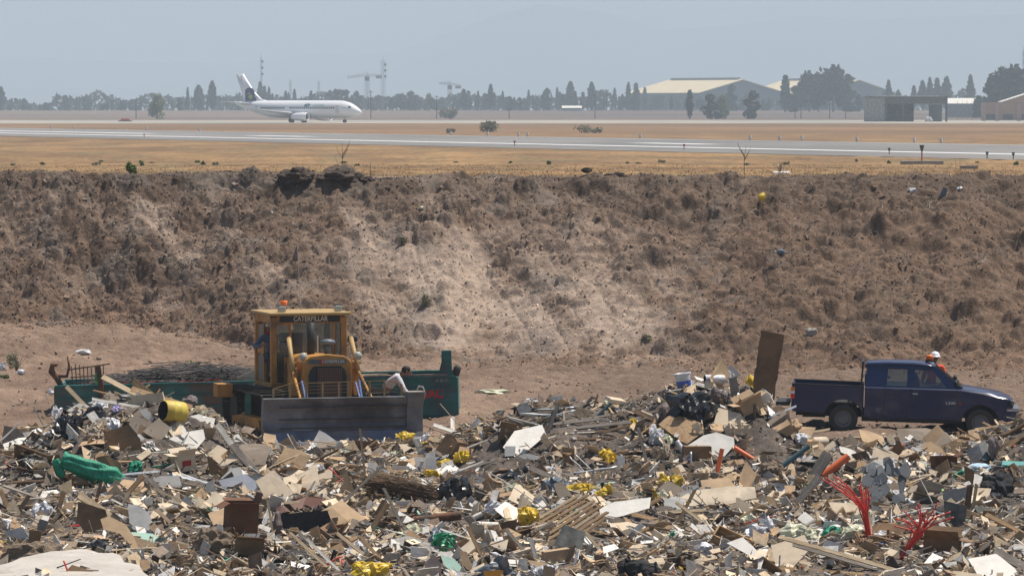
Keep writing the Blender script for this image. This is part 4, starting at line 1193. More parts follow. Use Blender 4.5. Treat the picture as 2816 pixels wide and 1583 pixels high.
    def sect(pts, x0, x1, mt, nm, par, oy=0):
        b = MB(); pl = [(p[0] + oy, p[1]) for p in pts]
        b.prism(pl, x1 - x0, Matrix.Translation(((x0 + x1) / 2, -3.0, 0)) @ Matrix.Rotation(math.pi / 2, 4, 'Z')); return b.build(nm, mt, par, bevel=.008)
    bl = sect([(-.11, .36), (-.035, .52), (-.05, .78), (-.16, 1.02), (-.18, 1.06), (.05, 1.06), (.1, .78), (.12, .5), (.1, .36)], -w, w, m_dirt, 'blade', o)
    sect([(-.26, .12), (-.12, .24), (-.09, .355), (.1, .355), (.06, .12)], -w, w, m_blue, 'lower_plate', bl)
    sect([(-.34, .0), (-.30, .115), (-.24, .115), (-.1, .0)], -w - .03, w + .03, m_blue, 'cutting_edge', bl, -.02)
    for z, dy in ((.60, -.07), (.86, -.13), (.42, -.09)):
        b = MB(); b.box((0, -3.0 + dy, z), (2 * w - .7, .03, .018)); b.build('seam', m_trk, bl)
    sect([(-.22, .1), (-.12, .3), (-.1, .55), (-.12, .8), (-.2, 1.0), (-.24, 1.14), (.07, 1.14), (.1, .5), (.06, .1)], w - .34, w + .02, m_dirt, 'end_plate', bl)
    b = MB(); b.box((w - .16, -3.1, 1.152), (.38, .34, .022)); b.build('end_cap', m_conc, bl)
    b = MB(); b.tube([(w - .12, -3.1, 1.18), (w - .06, -3.1, 1.27), (w + .02, -3.1, 1.25), (w + .07, -3.1, 1.1), (w + .04, -3.1, .98)], .02, 8); b.build('hook', m_conc, bl, True)
    # guard rail on the blade
    xs_ = [-1.5, -1.14, -.78, -.42, -.06, .15, .62, .95, 1.33]
    def zt(x): return 1.06 + .30 + .045 * (x + 1.5) / 2.83 - (.10 * max(0, (-1.14 - x) / .36)) - (.09 * max(0, (x - .95) / .38))
    b = MB()
    for x in xs_: b.bar((x, -2.98, 1.05), (x, -2.98, zt(x)), .04)
    for k in range(4):
        for i in range(len(xs_) - 1):
            za = 1.09 + (zt(xs_[i]) - 1.09) * (k + 1) / 4; zb = 1.09 + (zt(xs_[i + 1]) - 1.09) * (k + 1) / 4
            b.bar((xs_[i], -3.0, za), (xs_[i + 1], -3.0, zb), .008 if k < 3 else .017)
    b.build('guard_rail', mat('rusty_yellow_rail', (.34, .22, .1), .6, var=.2, bump=0), bl)
    # side box with a hanging mirror
    b = MB(); b.box((-1.62, 1.15, 1.0), (.36, .4, .3)); w_ = b.build('tool_box', m_yel, o, bevel=.02)
    b = MB(); b.cyl((-1.68, .95, .85), (-1.66, .9, .35), .022, n=8); b.build('rod', m_trk, w_)
    b = MB(); b.box((-1.66, .9, .28), (.11, .05, .17)); b.build('reflector', m_helmet, w_, bevel=.02)
    return o
dz = bulldozer()
# operator sitting in the cab, elbow out of the doorway
M_ = dz.matrix_basis.copy()
P = dict(pelvis=(0, 0, 0), chest=(-.04, -.06, .36), neck=(-.06, -.08, .52), head=(-.08, -.1, .655),
         shL=(-.22, -.1, .44), elL=(-.45, -.2, .22), haL=(-.3, -.42, .28), shR=(.16, -.06, .44), elR=(.24, -.22, .22), haR=(.26, -.44, .22),
         hipL=(-.1, 0, -.02), knL=(-.14, -.42, .02), anL=(-.14, -.46, -.38), hipR=(.1, 0, -.02), knR=(.14, -.42, .02), anR=(.14, -.46, -.38))
lp = M_ @ Vector((-.67, .50, 1.76))
pm, h, f, sd = person('person in a white cap driving the bulldozer, elbow out of the cab doorway', lp, math.radians(17), P, m_bshirt, m_trouser, headdir=(-.1, -1, 0))
b = MB(); b.blob(h + Vector((0, .0, .045)), (.085, .095, .06), 2, .03, 4, flat=-.35); b.box(h + Vector((0, -.11, .035)), (.13, .1, .012)); b.build('cap', m_wshirt, pm, True)
b = MB(); b.tube([h + Vector((-.0, .03, -.10)), h + Vector((0, .03, -.15))], [.07, .085], 12); b.build('scarf', m_redcloth, pm, True)

# ---------------------------------------------------------------- pickup truck
m_car = mat('dark_blue_paint', (.008, .017, .072), .25, var=.08, scale=3, bump=0, spec=.45, coat=.35)
m_carlow = mat('dusty_underside', (.03, .028, .028), .8, var=.2, bump=0)
m_tyre = mat('dusty_tyre', (.045, .04, .038), .85, var=.15, scale=6)
m_rim = mat('steel_rim', (.17, .17, .18), .5, metal=.5, var=.1, bump=0)
m_chrome = mat('bumper_chrome', (.45, .47, .5), .25, metal=.8, var=.05, bump=0)
m_tint = glass('side_glass', (.72, .76, .76), .08)
m_screen = glass('windscreen_glass', (.5, .56, .6), .3, .05)
m_redlamp = mat('red_lamp', (.7, .02, .015), .25, var=.05, bump=0, spec=.5)
m_amber = mat('amber_lamp', (.8, .25, .03), .25, var=.05, bump=0, spec=.5)

def pickup():
    Y0 = 100.5; X0 = (2508 - 1408) / F * Y0
    o = thing('pickup_truck', 'dark blue double-cab pickup with an orange roof beacon parked on the dirt', 'pickup truck', (X0, Y0, gz(X0, Y0) - .08), (0, math.radians(1.5), math.radians(-5)))
    o.scale = (1, 1, .965)
    W_ = .83
    def arch(cx, r, zc, z0, n=12):
        a0 = math.asin((z0 - zc) / r)
        return [(cx - r * math.cos(a), zc + r * math.sin(a)) for a in [a0 + (math.pi - 2 * a0) * k / n for k in range(n + 1)]]
    def side_panel(poly, y, t, mt, nm, par):
        b = MB(); b.prism(poly, t, Matrix.Translation((0, y, 0))); return b.build(nm, mt, par, bevel=.012)
    # cargo bed
    bed = None
    poly = [(-2.64, 1.07), (-2.65, .5), (-2.6, .44)] + arch(-1.5, .43, .32, .42)[:-1] + [(-1.075, .44), (-1.075, 1.05)]
    for sy in (-1, 1):
        p = side_panel(poly, sy * (W_ - .03), .06, m_car, 'cargo_bed' if bed is None else 'bed_side', bed or o)
        bed = bed or p
    b = MB(); b.box((-1.86, 0, .66), (1.5, 1.58, .05)); b.box((-1.1, 0, .86), (.04, 1.58, .38)); b.build('bed_floor', m_carlow, bed)
    b = MB(); b.box((-2.62, 0, .78), (.05, 1.56, .56)); b.build('tailgate', m_car, bed, bevel=.01)
    for sy in (-1, 1):
        b = MB(); b.bar((-2.64, sy * .8, 1.078), (-1.08, sy * .8, 1.058), .08, .02); b.build('bed_rail', m_signband, bed)
    # body below the windows with rounded shoulders
    low = [(-1.045, 1.10), (-1.045, .37), (1.06, .33)] + arch(1.5, .41, .31, .36) + [(1.97, .38), (2.16, .42), (2.2, .60), (2.22, .80), (2.14, .88), (1.93, .965), (1.55, 1.035), (1.06, 1.10)]
    b = MB(); rings = []
    for y, ins in ((-.85, .05), (-.85, .0)):
        pass
    def inset(poly, y, topdrop):
        return [(x if x < 1.9 else x - topdrop * 1.2, y, z - (topdrop if z > .9 else 0)) for x, z in poly]
    b.ring([inset(low, -W_, .07), inset(low, -W_ + .05, .022), inset(low, -W_ + .2, .0), inset(low, W_ - .2, 0), inset(low, W_ - .05, .022), inset(low, W_, .07)], close=True, caps=True)
    body = b.build('body', m_car, o)
    body.modifiers.new('es', 'EDGE_SPLIT').split_angle = math.radians(35)
    body.data.polygons.foreach_set('use_smooth', [True] * len(body.data.polygons))
    # cab upper
    def yz(z): return W_ - .03 - max(0, z - 1.08) * .34
    def cabpiece(poly, nm, par, t=.05, mt=m_car):
        first = None
        for sy in (-1, 1):
            b = MB(); n = len(poly)
            vs = [(x, sy * yz(z), z) for x, z in poly] + [(x, sy * (yz(z) - t), z) for x, z in poly]
            fs = [tuple(range(n)), tuple(range(2 * n - 1, n - 1, -1))] + [(i, i + n, (i + 1) % n + n, (i + 1) % n) for i in range(n)]
            b.add(vs, fs); b.build(nm, mt, par)
    cabpiece([(-1.04, 1.07), (-.57, 1.07), (-.55, 1.47), (-.55, 1.56), (-1.0, 1.56)], 'rear_pillar', body)
    cabpiece([(-.12, 1.07), (.04, 1.07), (.04, 1.47), (-.12, 1.47)], 'door_pillar', body)
    cabpiece([(-.55, 1.47), (.40, 1.47), (.47, 1.52), (.44, 1.57), (-.55, 1.57)], 'roof_rail', body)
    cabpiece([(.76, 1.07), (1.07, 1.07), (.46, 1.57), (.41, 1.48)], 'front_pillar', body)
    cabpiece([(-.57, 1.05), (.76, 1.05), (.76, 1.095), (-.57, 1.095)], 'sill', body)
    b = MB(); rings = []
    for x, zc in ((-1.03, 1.555), (-1.0, 1.585), (-.6, 1.615), (0, 1.62), (.3, 1.605), (.45, 1.575), (.50, 1.54)):
        rings.append([(x, -.655, zc - .05), (x, -.63, zc - .01), (x, -.45, zc + .012), (x, 0, zc + .022), (x, .45, zc + .012), (x, .63, zc - .01), (x, .655, zc - .05), (x, 0, zc - .055)])
    b.ring(rings); b.build('roof', m_car, body, True)
    b = MB(); b.add([(.49, -.62, 1.555), (.49, .62, 1.555), (1.08, .74, 1.09), (1.08, -.74, 1.09)], [(0, 1, 2, 3)]); b.build('windscreen', m_screen, body)
    b = MB(); b.box((-1.03, 0, 1.2), (.05, 1.4, .25)); b.box((-1.03, 0, 1.52), (.05, 1.3, .08)); b.build('cab_back', m_car, body)
    b = MB(); b.box((-1.03, 0, 1.4), (.01, 1.2, .2)); b.build('rear_window', m_tint, body)
    for poly in ([(-.57, 1.08), (-.12, 1.08), (-.12, 1.47), (-.55, 1.47)], [(.04, 1.08), (.76, 1.08), (.41, 1.48), (.04, 1.48)]):
        for sy in (-1, 1):
            b = MB(); n = len(poly); vs = [(x, sy * (yz(z) - .025), z) for x, z in poly] + [(x, sy * (yz(z) - .031), z) for x, z in poly]
            b.add(vs, [tuple(range(n)), tuple(range(2 * n - 1, n - 1, -1))]); b.build('side_window', m_tint, body)
    for x, z0, z1 in ((-.60, .42, 1.06), (-.04, .40, 1.06), (.98, .40, 1.06)):
        b = MB(); b.box((x, -W_ - .0005, (z0 + z1) / 2), (.012, .004, z1 - z0)); b.build('door_seam', m_signband, body)
    b = MB(); b.box((-.02 + .05, -W_ - .002, .86), (.012, .004, .3)); b.build('door_seam', m_signband, body)
    for x in (.06, -.5):
        b = MB(); b.box((x, -W_ - .012, .93), (.12, .02, .03)); b.build('door_handle', m_signband if x < 0 else m_chrome, body, bevel=.006)
    # inside
    for x, z in ((.1, 1.0), (-.75, 1.0)):
        for y in (-.38, .38):
            b = MB(); b.box((x, y, .95), (.16, .48, .55), (0, -.15, 0)); b.box((x - .04, y, 1.26), (.09, .26, .16)); b.build('seat', m_inter, o, bevel=.03)
    b = MB(); b.box((.95, 0, 1.02), (.3, 1.4, .18)); b.build('dashboard', m_inter, o)
    b = MB(); b.tube([(.62 + .07 * math.sin(a), .38 + .17 * math.cos(a), 1.1 + .17 * math.sin(a)) for a in [2 * math.pi * k / 14 for k in range(15)]], .014, 6); b.build('steering_wheel', m_signband, o)
    # lights, bumpers
    for sy in (-1, 1):
        b = MB(); b.box((-2.645, sy * .79, .955), (.03, .09, .09)); b.box((-2.62, sy * .833, .955), (.09, .012, .09)); l1 = b.build('indicator', m_amber, bed)
        b = MB(); b.box((-2.645, sy * .79, .88), (.03, .09, .055)); b.box((-2.62, sy * .833, .88), (.09, .012, .055)); b.build('reversing_lamp', m_helmet, bed)
        b = MB(); b.box((-2.645, sy * .79, .79), (.03, .09, .11)); b.box((-2.62, sy * .833, .79), (.09, .012, .11)); b.build('tail_light', m_redlamp, bed)
        b = MB(); b.prism([(2.06, .72), (2.2, .68), (2.225, .8), (2.1, .86)], .3, Matrix.Translation((0, sy * .68, 0))); b.build('headlight', m_signband, body)
        b = MB()
        for k in range(3): b.box((2.18 + .012 * k, sy * .7, .83 - .045 * k), (.07, .28, .012), (0, .3, 0))
        b.build('headlight_trim', m_chrome, body)
        b = MB(); b.tube([(1.02, sy * .83, 1.14), (.98, sy * .98, 1.16)], .02, 6); b.blob((.94, sy * .99, 1.2), (.05, .09, .085), 2, 0); b.build('wing_mirror', m_signband, body, True)
    b = MB(); b.prism([(1.98, .60), (2.3, .64), (2.35, .58), (2.34, .34), (2.2, .3), (1.98, .38)], 1.72, Matrix.Translation((0, 0, 0))); fb = b.build('front_bumper', m_car, o, bevel=.03)
    b = MB(); b.box((2.22, -.868, .625), (.3, .012, .05)); b.box((2.2, 0, .655), (.28, 1.6, .014)); b.build('bumper_trim', m_chrome, fb)
    b = MB(); b.box((2.30, -.5, .44), (.1, .3, .14)); b.box((2.30, .5, .44), (.1, .3, .14)); b.build('fog_lamp', m_redlamp, fb)
    b = MB(); b.box((2.26, -.3, .302), (.24, 1.16, .025)); b.build('lip', m_chrome, fb)
    b = MB(); b.box((-2.84, 0, .60), (.3, 1.3, .09)); b.build('rear_step', m_signband, o, bevel=.01)
    b = MB(); b.box((-1.8, 0, .42), (1.5, .9, .16)); b.box((0, 0, .33), (2.2, 1.3, .14)); b.cyl((-2.4, .3, .36), (-1.9, .3, .36), .08, n=12); b.box((-2.15, -.1, .38), (.5, .9, .14)); b.build('chassis', m_carlow, o)
    b = MB(); b.box((0.0, -.8, .335), (2.0, .06, .06)); b.box((0, .8, .335), (2.0, .06, .06)); b.box((-1.62, -.5, .5), (.8, .3, .3)); b.box((-1.62, .5, .5), (.8, .3, .3)); b.box((1.5, -.45, .55), (.8, .4, .3)); b.box((1.5, .45, .55), (.8, .4, .3)); b.build('underbody', m_carlow, o)
    b = MB()
    for y in (-.72, -.36, 0, .36, .72): b.cyl((-1.13, y, 1.05), (-1.1, y, 1.6), .018, n=6)
    b.bar((-1.1, -.74, 1.6), (-1.1, .74, 1.6), .04); b.bar((-1.12, -.74, 1.3), (-1.12, .74, 1.3), .03); b.build('headboard_rack', m_signband, o)
    b = MB(); b.cyl((.36, -.15, 1.63), (.36, -.15, 1.67), .1, n=14); w = b.build('beacon_base', m_signband, o)
    b = MB(); b.tube([(.36, -.15, 1.67), (.36, -.15, 1.76), (.36, -.15, 1.79)], [.085, .085, .06], 14); b.build('beacon', m_beacon, w, True)
    text_mesh('L200', .085, m_helmet, 'model_badge', body, Matrix.Translation((.84, -W_ - .002, .74)) @ Matrix.Rotation(math.pi / 2, 4, 'X'), .002, sx=1.3)
    b = MB(); b.box((1.05, -W_ - .002, .74), (.06, .006, .045)); b.build('red_emblem', m_redcloth, body)  # small red emblem beside the model badge, not a lamp
    for cx in (-1.5, 1.5):
        for sy in (-1, 1):
            y0 = sy * .76
            def lathe(pr, mt, nm, par, n=32):
                b = MB(); b.ring([[(cx + r * math.cos(2 * math.pi * k / n), y0 + sy * yy, .31 + r * math.sin(2 * math.pi * k / n)) for k in range(n)] for yy, r in pr], caps=False); return b.build(nm, mt, par, True)
            wh = lathe([(-.11, .19), (-.11, .28), (-.08, .315), (.05, .32), (.085, .30), (.09, .25), (.075, .2), (.07, .19), (-.02, .18)], m_tyre, 'wheel', o)
            lathe([(-.02, .185), (.065, .195), (.07, .185), (.05, .17), (.03, .155), (.035, .13), (.06, .12), (.062, .085), (.035, .07), (.05, .045), (.055, .001)], m_rim, 'rim', wh)
    return o
pickup()

# ---------------------------------------------------------------- open green container with scrap
m_green = mat('worn_green_paint', (.065, .18, .16), .8, var=.25, scale=1.6, bump=0, col2=(.13, .09, .07), mix=.47)
m_green2 = mat('green_paint', (.03, .15, .14), .7, var=.25, scale=2.5, bump=0, col2=(.06, .10, .10), mix=.45)
m_redtext = mat('red_lettering', (.55, .02, .03), .7, var=.15, scale=12, bump=0)
m_greytext = mat('grey_lettering', (.4, .4, .42), .7, var=.15, bump=0)
def container():
    Yc = 104.4; X0 = (713 - 1408) / F * Yc
    o = thing('scrap_container', 'long open green steel container loaded with scrap behind the bulldozer', 'container', (X0, Yc, -.06), (0, math.radians(-1.45), 0))
    L2 = 4.56; H = 1.06; D = 1.15
    b = MB(); b.box((-1.1, -D, H / 2), (2 * L2 - 2.2, .06, H)); b.box((-1.1, D, H / 2), (2 * L2 - 2.2, .06, H)); b.box((-L2, 0, H / 2), (.06, 2 * D, H))
    wl = b.build('side_wall', m_green, o)
    b = MB(); b.box((L2 - 1.1, -D - .005, H / 2), (2.2, .07, H + .03)); b.box((L2 - 1.1, D, H / 2), (2.2, .06, H)); b.box((L2, 0, H / 2), (.06, 2 * D, H)); wr = b.build('end_wall', m_green2, o)
    b = MB(); b.box((0, 0, .12), (2 * L2, 2 * D, .1)); b.build('floor', m_steel, o)
    b = MB()
    for sy in (-1, 1): b.box((0, sy * (D + .01), H + .02), (2 * L2, .14, .05))
    b.build('top_rail', m_green2, o)
    b = MB(); b.box((L2 - 1.5, -D - .02, H + .065), (2.6, .1, .05)); b.build('rail_cover', m_rag, o)
    for z in (.22, .55, .82):
        b = MB(); b.box((0, -D - .05, z), (2 * L2 - .1, .035, .05)); b.build('rib', m_green2, wl)
    # flared post at the right end
    b = MB(); b.prism([(L2 - .52, H), (L2 - .40, H + .12), (L2 - .33, H + .35), (L2 - .32, H + .62), (L2 - .1, H + .62), (L2 - .09, H), ], .12, Matrix.Translation((0, -D + .02, 0))); p = b.build('post', m_green2, o, bevel=.01)
    b = MB(); b.blob((L2 + .02, -D, H + .16), (.09, .08, .14), 2, .2, 2); b.build('hook', m_trk, p, True)
    b = MB(); b.bar((-L2 + 1.15, -D - .12, .2), (-L2 + 1.0, -D - .1, H + .48), .11, .08); b.build('side_stake', m_steel, o)
    fr = Matrix.Translation((L2 - .55, -D - .042, .70)) @ Matrix.Rotation(math.pi / 2, 4, 'X')
    text_mesh('BAC', .31, m_redtext, 'red_lettering', wr, fr, .003, bold=.008, sx=.85)
    text_mesh('0155-31', .09, m_greytext, 'stencil_number', wr, Matrix.Translation((L2 - .32, -D - .042, 1.0)) @ Matrix.Rotation(math.pi / 2, 4, 'X'), .002)
    for z in (.0,):
        pass
    return o
ct = container()
Mc = Matrix.Translation(ct.location) @ Euler(ct.rotation_euler).to_matrix().to_4x4()
def incon(mb):
    mb.v = [Mc @ v for v in mb.v]; return mb
rg = random.Random(5)
b = MB()
for k in range(620):
    x = rg.uniform(-3.6, .4); y = rg.uniform(-1.0, 1.0); env = 1 - ((x + 1.6) / 2.3) ** 2
    z = .9 + max(0, env) * .42 * rg.random() + .1 * rg.random()
    L = rg.uniform(.5, 1.6); a = rg.gauss(0, .25); t = rg.gauss(0, .10)
    d = Vector((math.cos(a), math.sin(a), t)) * L / 2; m_ = Vector((0, 0, rg.uniform(-.06, .12)))
    p = Vector((x, y, z)); q0, q1 = p - d, p + d
    for q in (q0, q1): q.x = max(-4.3, min(1.6, q.x))
    b.tube([q0, p + m_, q1], rg.choice([.007, .009, .012]), 4, caps=False)
incon(b).top('scrap_cable', mat('scrap_grey', (.12, .105, .1), .7, var=.4, scale=3, col2=(.05, .045, .045)), 'dark tangle of rods and cables heaped in the green container', 'scrap', kind='stuff')
b = MB()
for k in range(150):
    x = rg.uniform(.9, 4.3); y = rg.uniform(-.9, .9); L = rg.uniform(.5, 1.3); a = rg.gauss(0, .15)
    d = Vector((math.cos(a), math.sin(a), rg.gauss(0, .03))) * L / 2; p = Vector((x, y, .95 + .2 * rg.random() * (1 - (x - .9) / 4)))
    q0, q1 = p - d, p + d
    for q in (q0, q1): q.x = max(.4, min(4.45, q.x))
    b.bar(q0, q1, rg.uniform(.03, .09), .015)
incon(b).top('scrap_lath', wood[0], 'pale laths heaped in the right half of the green container', 'laths', kind='stuff')
b = MB()
for k in range(40):
    x = rg.uniform(-3.4, -1.4); b.tube([(x, -.95, 1.02 + .12 * rg.random()), (x + .5, -.98, 1.05 + .1 * rg.random()), (x + 1.1, -.95, 1.0 + .06 * rg.random())], .008, 4, caps=False)
incon(b).top('red_wire', m_redcloth, 'dull red wires along the near rim of the green container', 'wire', kind='stuff')
b = MB(); b.prism([(-.65, 1.08), (.15, 1.42), (.65, 1.33), (.55, 1.08)], .03, Matrix.Translation((0, -.8, 0)) @ Matrix.Rotation(.1, 4, 'Z')); incon(b).top('panel', board[2], 'tan triangular panel leaning in the green container left of the bulldozer', 'panel')
# rusty rack and bent beam at the left end
t = thing('wire_rack', 'rusty wire rack standing in the left end of the green container', 'rack', Mc @ Vector((-3.95, -.7, 1.0)))
b = MB()
for k in range(9): b.cyl((-.25 + .09 * k, 0, 0), (-.28 + .09 * k, 0, .5 + .04 * math.sin(k)), .012, n=5)
b.build('bars', m_steel, t); b = MB(); b.cyl((-.35, 0, .42), (.6, 0, .56), .018, n=6); b.cyl((-.3, 0, .05), (.55, 0, .08), .015, n=6); b.cyl((-.3, 0, .25), (.55, .1, .3), .015, n=6); b.build('rail', m_steel, t)
b = MB(); b.tube([(-4.42, -1.0, 1.05), (-4.52, -1.0, 1.25), (-4.65, -1.0, 1.42), (-4.62, -1.0, 1.56), (-4.5, -1.0, 1.58)], [.06, .07, .075, .06, .04], 8); b.tube([(-4.6, -1.0, 1.3), (-4.3, -1, 1.3), (-4.24, -1, 1.52), (-4.27, -1, 1.76)], [.045, .04, .03, .02], 7)
incon(b).top('bent_beam', m_steel, 'bent rusty beam curling up at the left end of the green container', 'beam', smooth=True)
t = thing('bottle', 'bright green plastic bottle standing on the rim of the green container', 'bottle', Mc @ Vector((-3.62, -1.06, 1.1)))
b = MB(); b.tube([(0, 0, 0), (0, 0, .02), (0, 0, .2), (0, 0, .27), (0, 0, .3)], [.04, .048, .048, .02, .018], 12); b.build('body', mat('green_bottle', (.02, .35, .05), .3, var=.05, bump=0), t, True)
b = MB(); b.cyl((0, 0, .3), (0, 0, .33), .02, n=10); b.build('bottle_cap', m_gfilm, t)
# ---------------------------------------------------------------- the rubbish: pieces one can point to
BOX = []                                       # picture areas kept clear in front of them
def note(pts, Y, pad=4):
    xs_ = [p[0] for p in pts]; ys_ = [p[1] for p in pts]
    BOX.append((min(xs_) - pad, min(ys_) - pad, max(xs_) + pad, max(ys_) + pad, Y))

def sheet(name, label, cat, pts, mt, k=.8, t=.012, Y=None, yaw=0., wob=.005, bend=0., group=None, dY=0.):
    """flat piece outlined by pts; it leans back k metres per metre of height and is turned by yaw"""
    lo = max(pts, key=lambda p: p[1]); Y0 = (Y or hit(lo[0], lo[1] - 1)) - .06 + dY
    b0 = at(lo[0], lo[1], Y0)
    note(pts, Y0)
    front = []
    # subdivide the outline so that edges can be ragged
    P = []
    for i, p in enumerate(pts):
        q = pts[(i + 1) % len(pts)]; L = math.hypot(q[0] - p[0], q[1] - p[1]); n = max(1, int(L / 16))
        for j in range(n):
            s = j / n; r = 0 if j == 0 else L * .012
            P.append((p[0] + (q[0] - p[0]) * s + R.uniform(-r, r), p[1] + (q[1] - p[1]) * s + R.uniform(-r, r)))
    for p in P:
        a = at(p[0], p[1], Y0)
        y = Y0 + k * (a.z - b0.z) + yaw * (a.x - b0.x)
        a = at(p[0], p[1], y)
        if wob: a.y += wob * noise.noise(a * 3.0) * 2
        if bend: a.y += bend * (a.x - b0.x) ** 2 * 4
        front.append(a)
    c = sum(front, Vector()) / len(front)
    e1 = (front[len(front) // 3] - front[0]); e2 = (front[2 * len(front) // 3] - front[0]); nrm = e1.cross(e2).normalized()
    if nrm.y < 0: nrm = -nrm
    b = MB(); n = len(front); bm_ = []
    vs = front + [v + nrm * t for v in front]
    fs = [tuple(range(n)), tuple(reversed(range(n, 2 * n)))]
    fs += [(i, i + n, (i + 1) % n + n, (i + 1) % n) for i in range(n)]
    b.add(vs, fs)
    return b.top(name, mt, label, cat, group)

def plank(name, label, cat, p0, p1, w, mt, t=None, lift=.03, dy=0., Y=None, group=None, kind='bar', lean=0.25, roll=0.):
    """long piece between two photo points; the lower end rests in the rubbish"""
    if p0[1] < p1[1]: p0, p1 = p1, p0            # p0 is the lower end
    Y0 = (Y or min(hit(*p0), hit(*p1) + 1.0)) - .05
    a = at(p0[0], p0[1], Y0); c = at(p1[0], p1[1], Y0); c = at(p1[0], p1[1], Y0 + dy + lean * (c.z - a.z))
    wm = w / F * Y0
    d = (c - a); a = a - d.normalized() * .12 if kind == 'bar' else a
    note([p0, p1], Y0, w)
    b = MB()
    if kind == 'bar':
        L = d.length; x = (c - a).normalized(); up = Vector((0, -1, .9 + roll)).normalized()
        z = (up - x * up.dot(x)).normalized(); y = z.cross(x); m = Matrix((x, y, z)).transposed()
        n = 4; rings = []; tt = t or wm * .35
        o_ = bpy.data.objects
        L = (c - a).length; bow = R.uniform(-.01, .01) * L
        for i in range(n + 1):
            s = i / n; px_ = L * (s - .5); off = bow * (1 - (2 * s - 1) ** 2)
            jw = wm / 2 * (1 + R.uniform(-.04, .04))
            sk = R.uniform(-.02, .02) if i in (0, n) else 0
            rings.append([Vector((px_ + sk, -jw, -tt / 2 + off)), Vector((px_ - sk, jw, -tt / 2 + off)), Vector((px_ - sk, jw, tt / 2 + off)), Vector((px_ + sk, -jw, tt / 2 + off))])
        b.ring(rings); o = b.build(name, mt, None)
        o.matrix_world = Matrix.Translation((a + c) / 2) @ m.to_4x4()
    else:
        mid = (a + c) / 2; x = d.normalized(); z = x.orthogonal().normalized(); y = z.cross(x); m = Matrix((x, y, z)).transposed(); L = d.length
        if kind == 'pipe':                        # hollow
            n = 12; r = wm / 2
            b.ring([[(px_, rr * math.cos(2 * math.pi * k / n), rr * math.sin(2 * math.pi * k / n)) for k in range(n)] for px_, rr in ((-L / 2, r), (L / 2, r), (L / 2, r * .86), (-L / 2, r * .86), (-L / 2, r))], caps=False)
        else:
            pth = []
            for i in range(7):
                s = i / 6; pth.append((L * (s - .5), .03 * L * noise.noise(Vector((p0[0], s * 3, 0))), .03 * L * noise.noise(Vector((p0[1], s * 3, 7)))))
            b.tube(pth, [wm / 2 * (1 - .35 * i / 6) for i in range(7)] if kind == 'branch' else wm / 2, 8)
        o = b.build(name, mt, None, True); o.matrix_world = Matrix.Translation(mid) @ m.to_4x4()
        if kind == 'pipe': o.modifiers.new('es', 'EDGE_SPLIT').split_angle = math.radians(40)
    return tag(o, label, cat, group)

def bagmesh(c, r, seed, crease=1.0, sub=4):
    """crumpled film: a faceted body with pulled ridges, and a few loose flaps"""
    sub = 3 if sub >= 4 else 2
    rb = random.Random(int(seed * 13) + 5)
    bm = bmesh.new(); bmesh.ops.create_icosphere(bm, subdivisions=sub, radius=1); vs = []
    s = Vector((seed * 1.37, seed * .73, seed * 2.1)); ax = Vector((rb.gauss(0, 1), rb.gauss(0, .4), rb.gauss(0, 1))).normalized()
    rnd = .09 if sub == 3 else .14
    for v in bm.verts:
        p = v.co; al = p.dot(ax); pf = (p - ax * al) * 2.6 + ax * al * .6
        q = p * (1 + noise.noise(p * 1.1 + s) * .55 + (.25 - abs(noise.noise(pf + s * 2))) * .6 * crease + rb.uniform(-rnd, rnd) * crease)
        vs.append(Vector((q.x * r[0], q.y * r[1], q.z * r[2])) + c)
    fs = [tuple(v.index for v in f.verts) for f in bm.faces]; bm.free()
    for k in range(rb.randint(2, 5) if crease > .85 else 0):
        a = rb.uniform(0, 6.28); d = Vector((math.cos(a), rb.uniform(-.7, .1), abs(math.sin(a)) * .5 + rb.uniform(-.4, .5))); w = Vector((-math.sin(a), rb.uniform(-.5, .5), rb.uniform(-.3, .8))).normalized()
        L = rb.uniform(.9, 1.7); wd = rb.uniform(.25, .6); n0 = len(vs); m = 4
        for i in range(m + 1):
            f = .4 + (L - .4) * i / m; z_ = rb.uniform(-.12, .12)
            for sg, of in ((-1, 0), (1, 0), (1, .04), (-1, .04)):
                q = d * f + w * sg * wd * (1 - .5 * i / m) * .5 + Vector((0, of, z_ - .18 * (i / m) ** 2 + rb.uniform(-.05, .05) * (of == 0)))
                vs.append(Vector((q.x * r[0], q.y * r[1], q.z * r[2])) + c)
        for i in range(m):
            for j in range(4):
                fs.append((n0 + i * 4 + j, n0 + i * 4 + (j + 1) % 4, n0 + (i + 1) * 4 + (j + 1) % 4, n0 + (i + 1) * 4 + j))
        fs.append(tuple(n0 + m * 4 + j for j in range(4)))
    return vs, fs
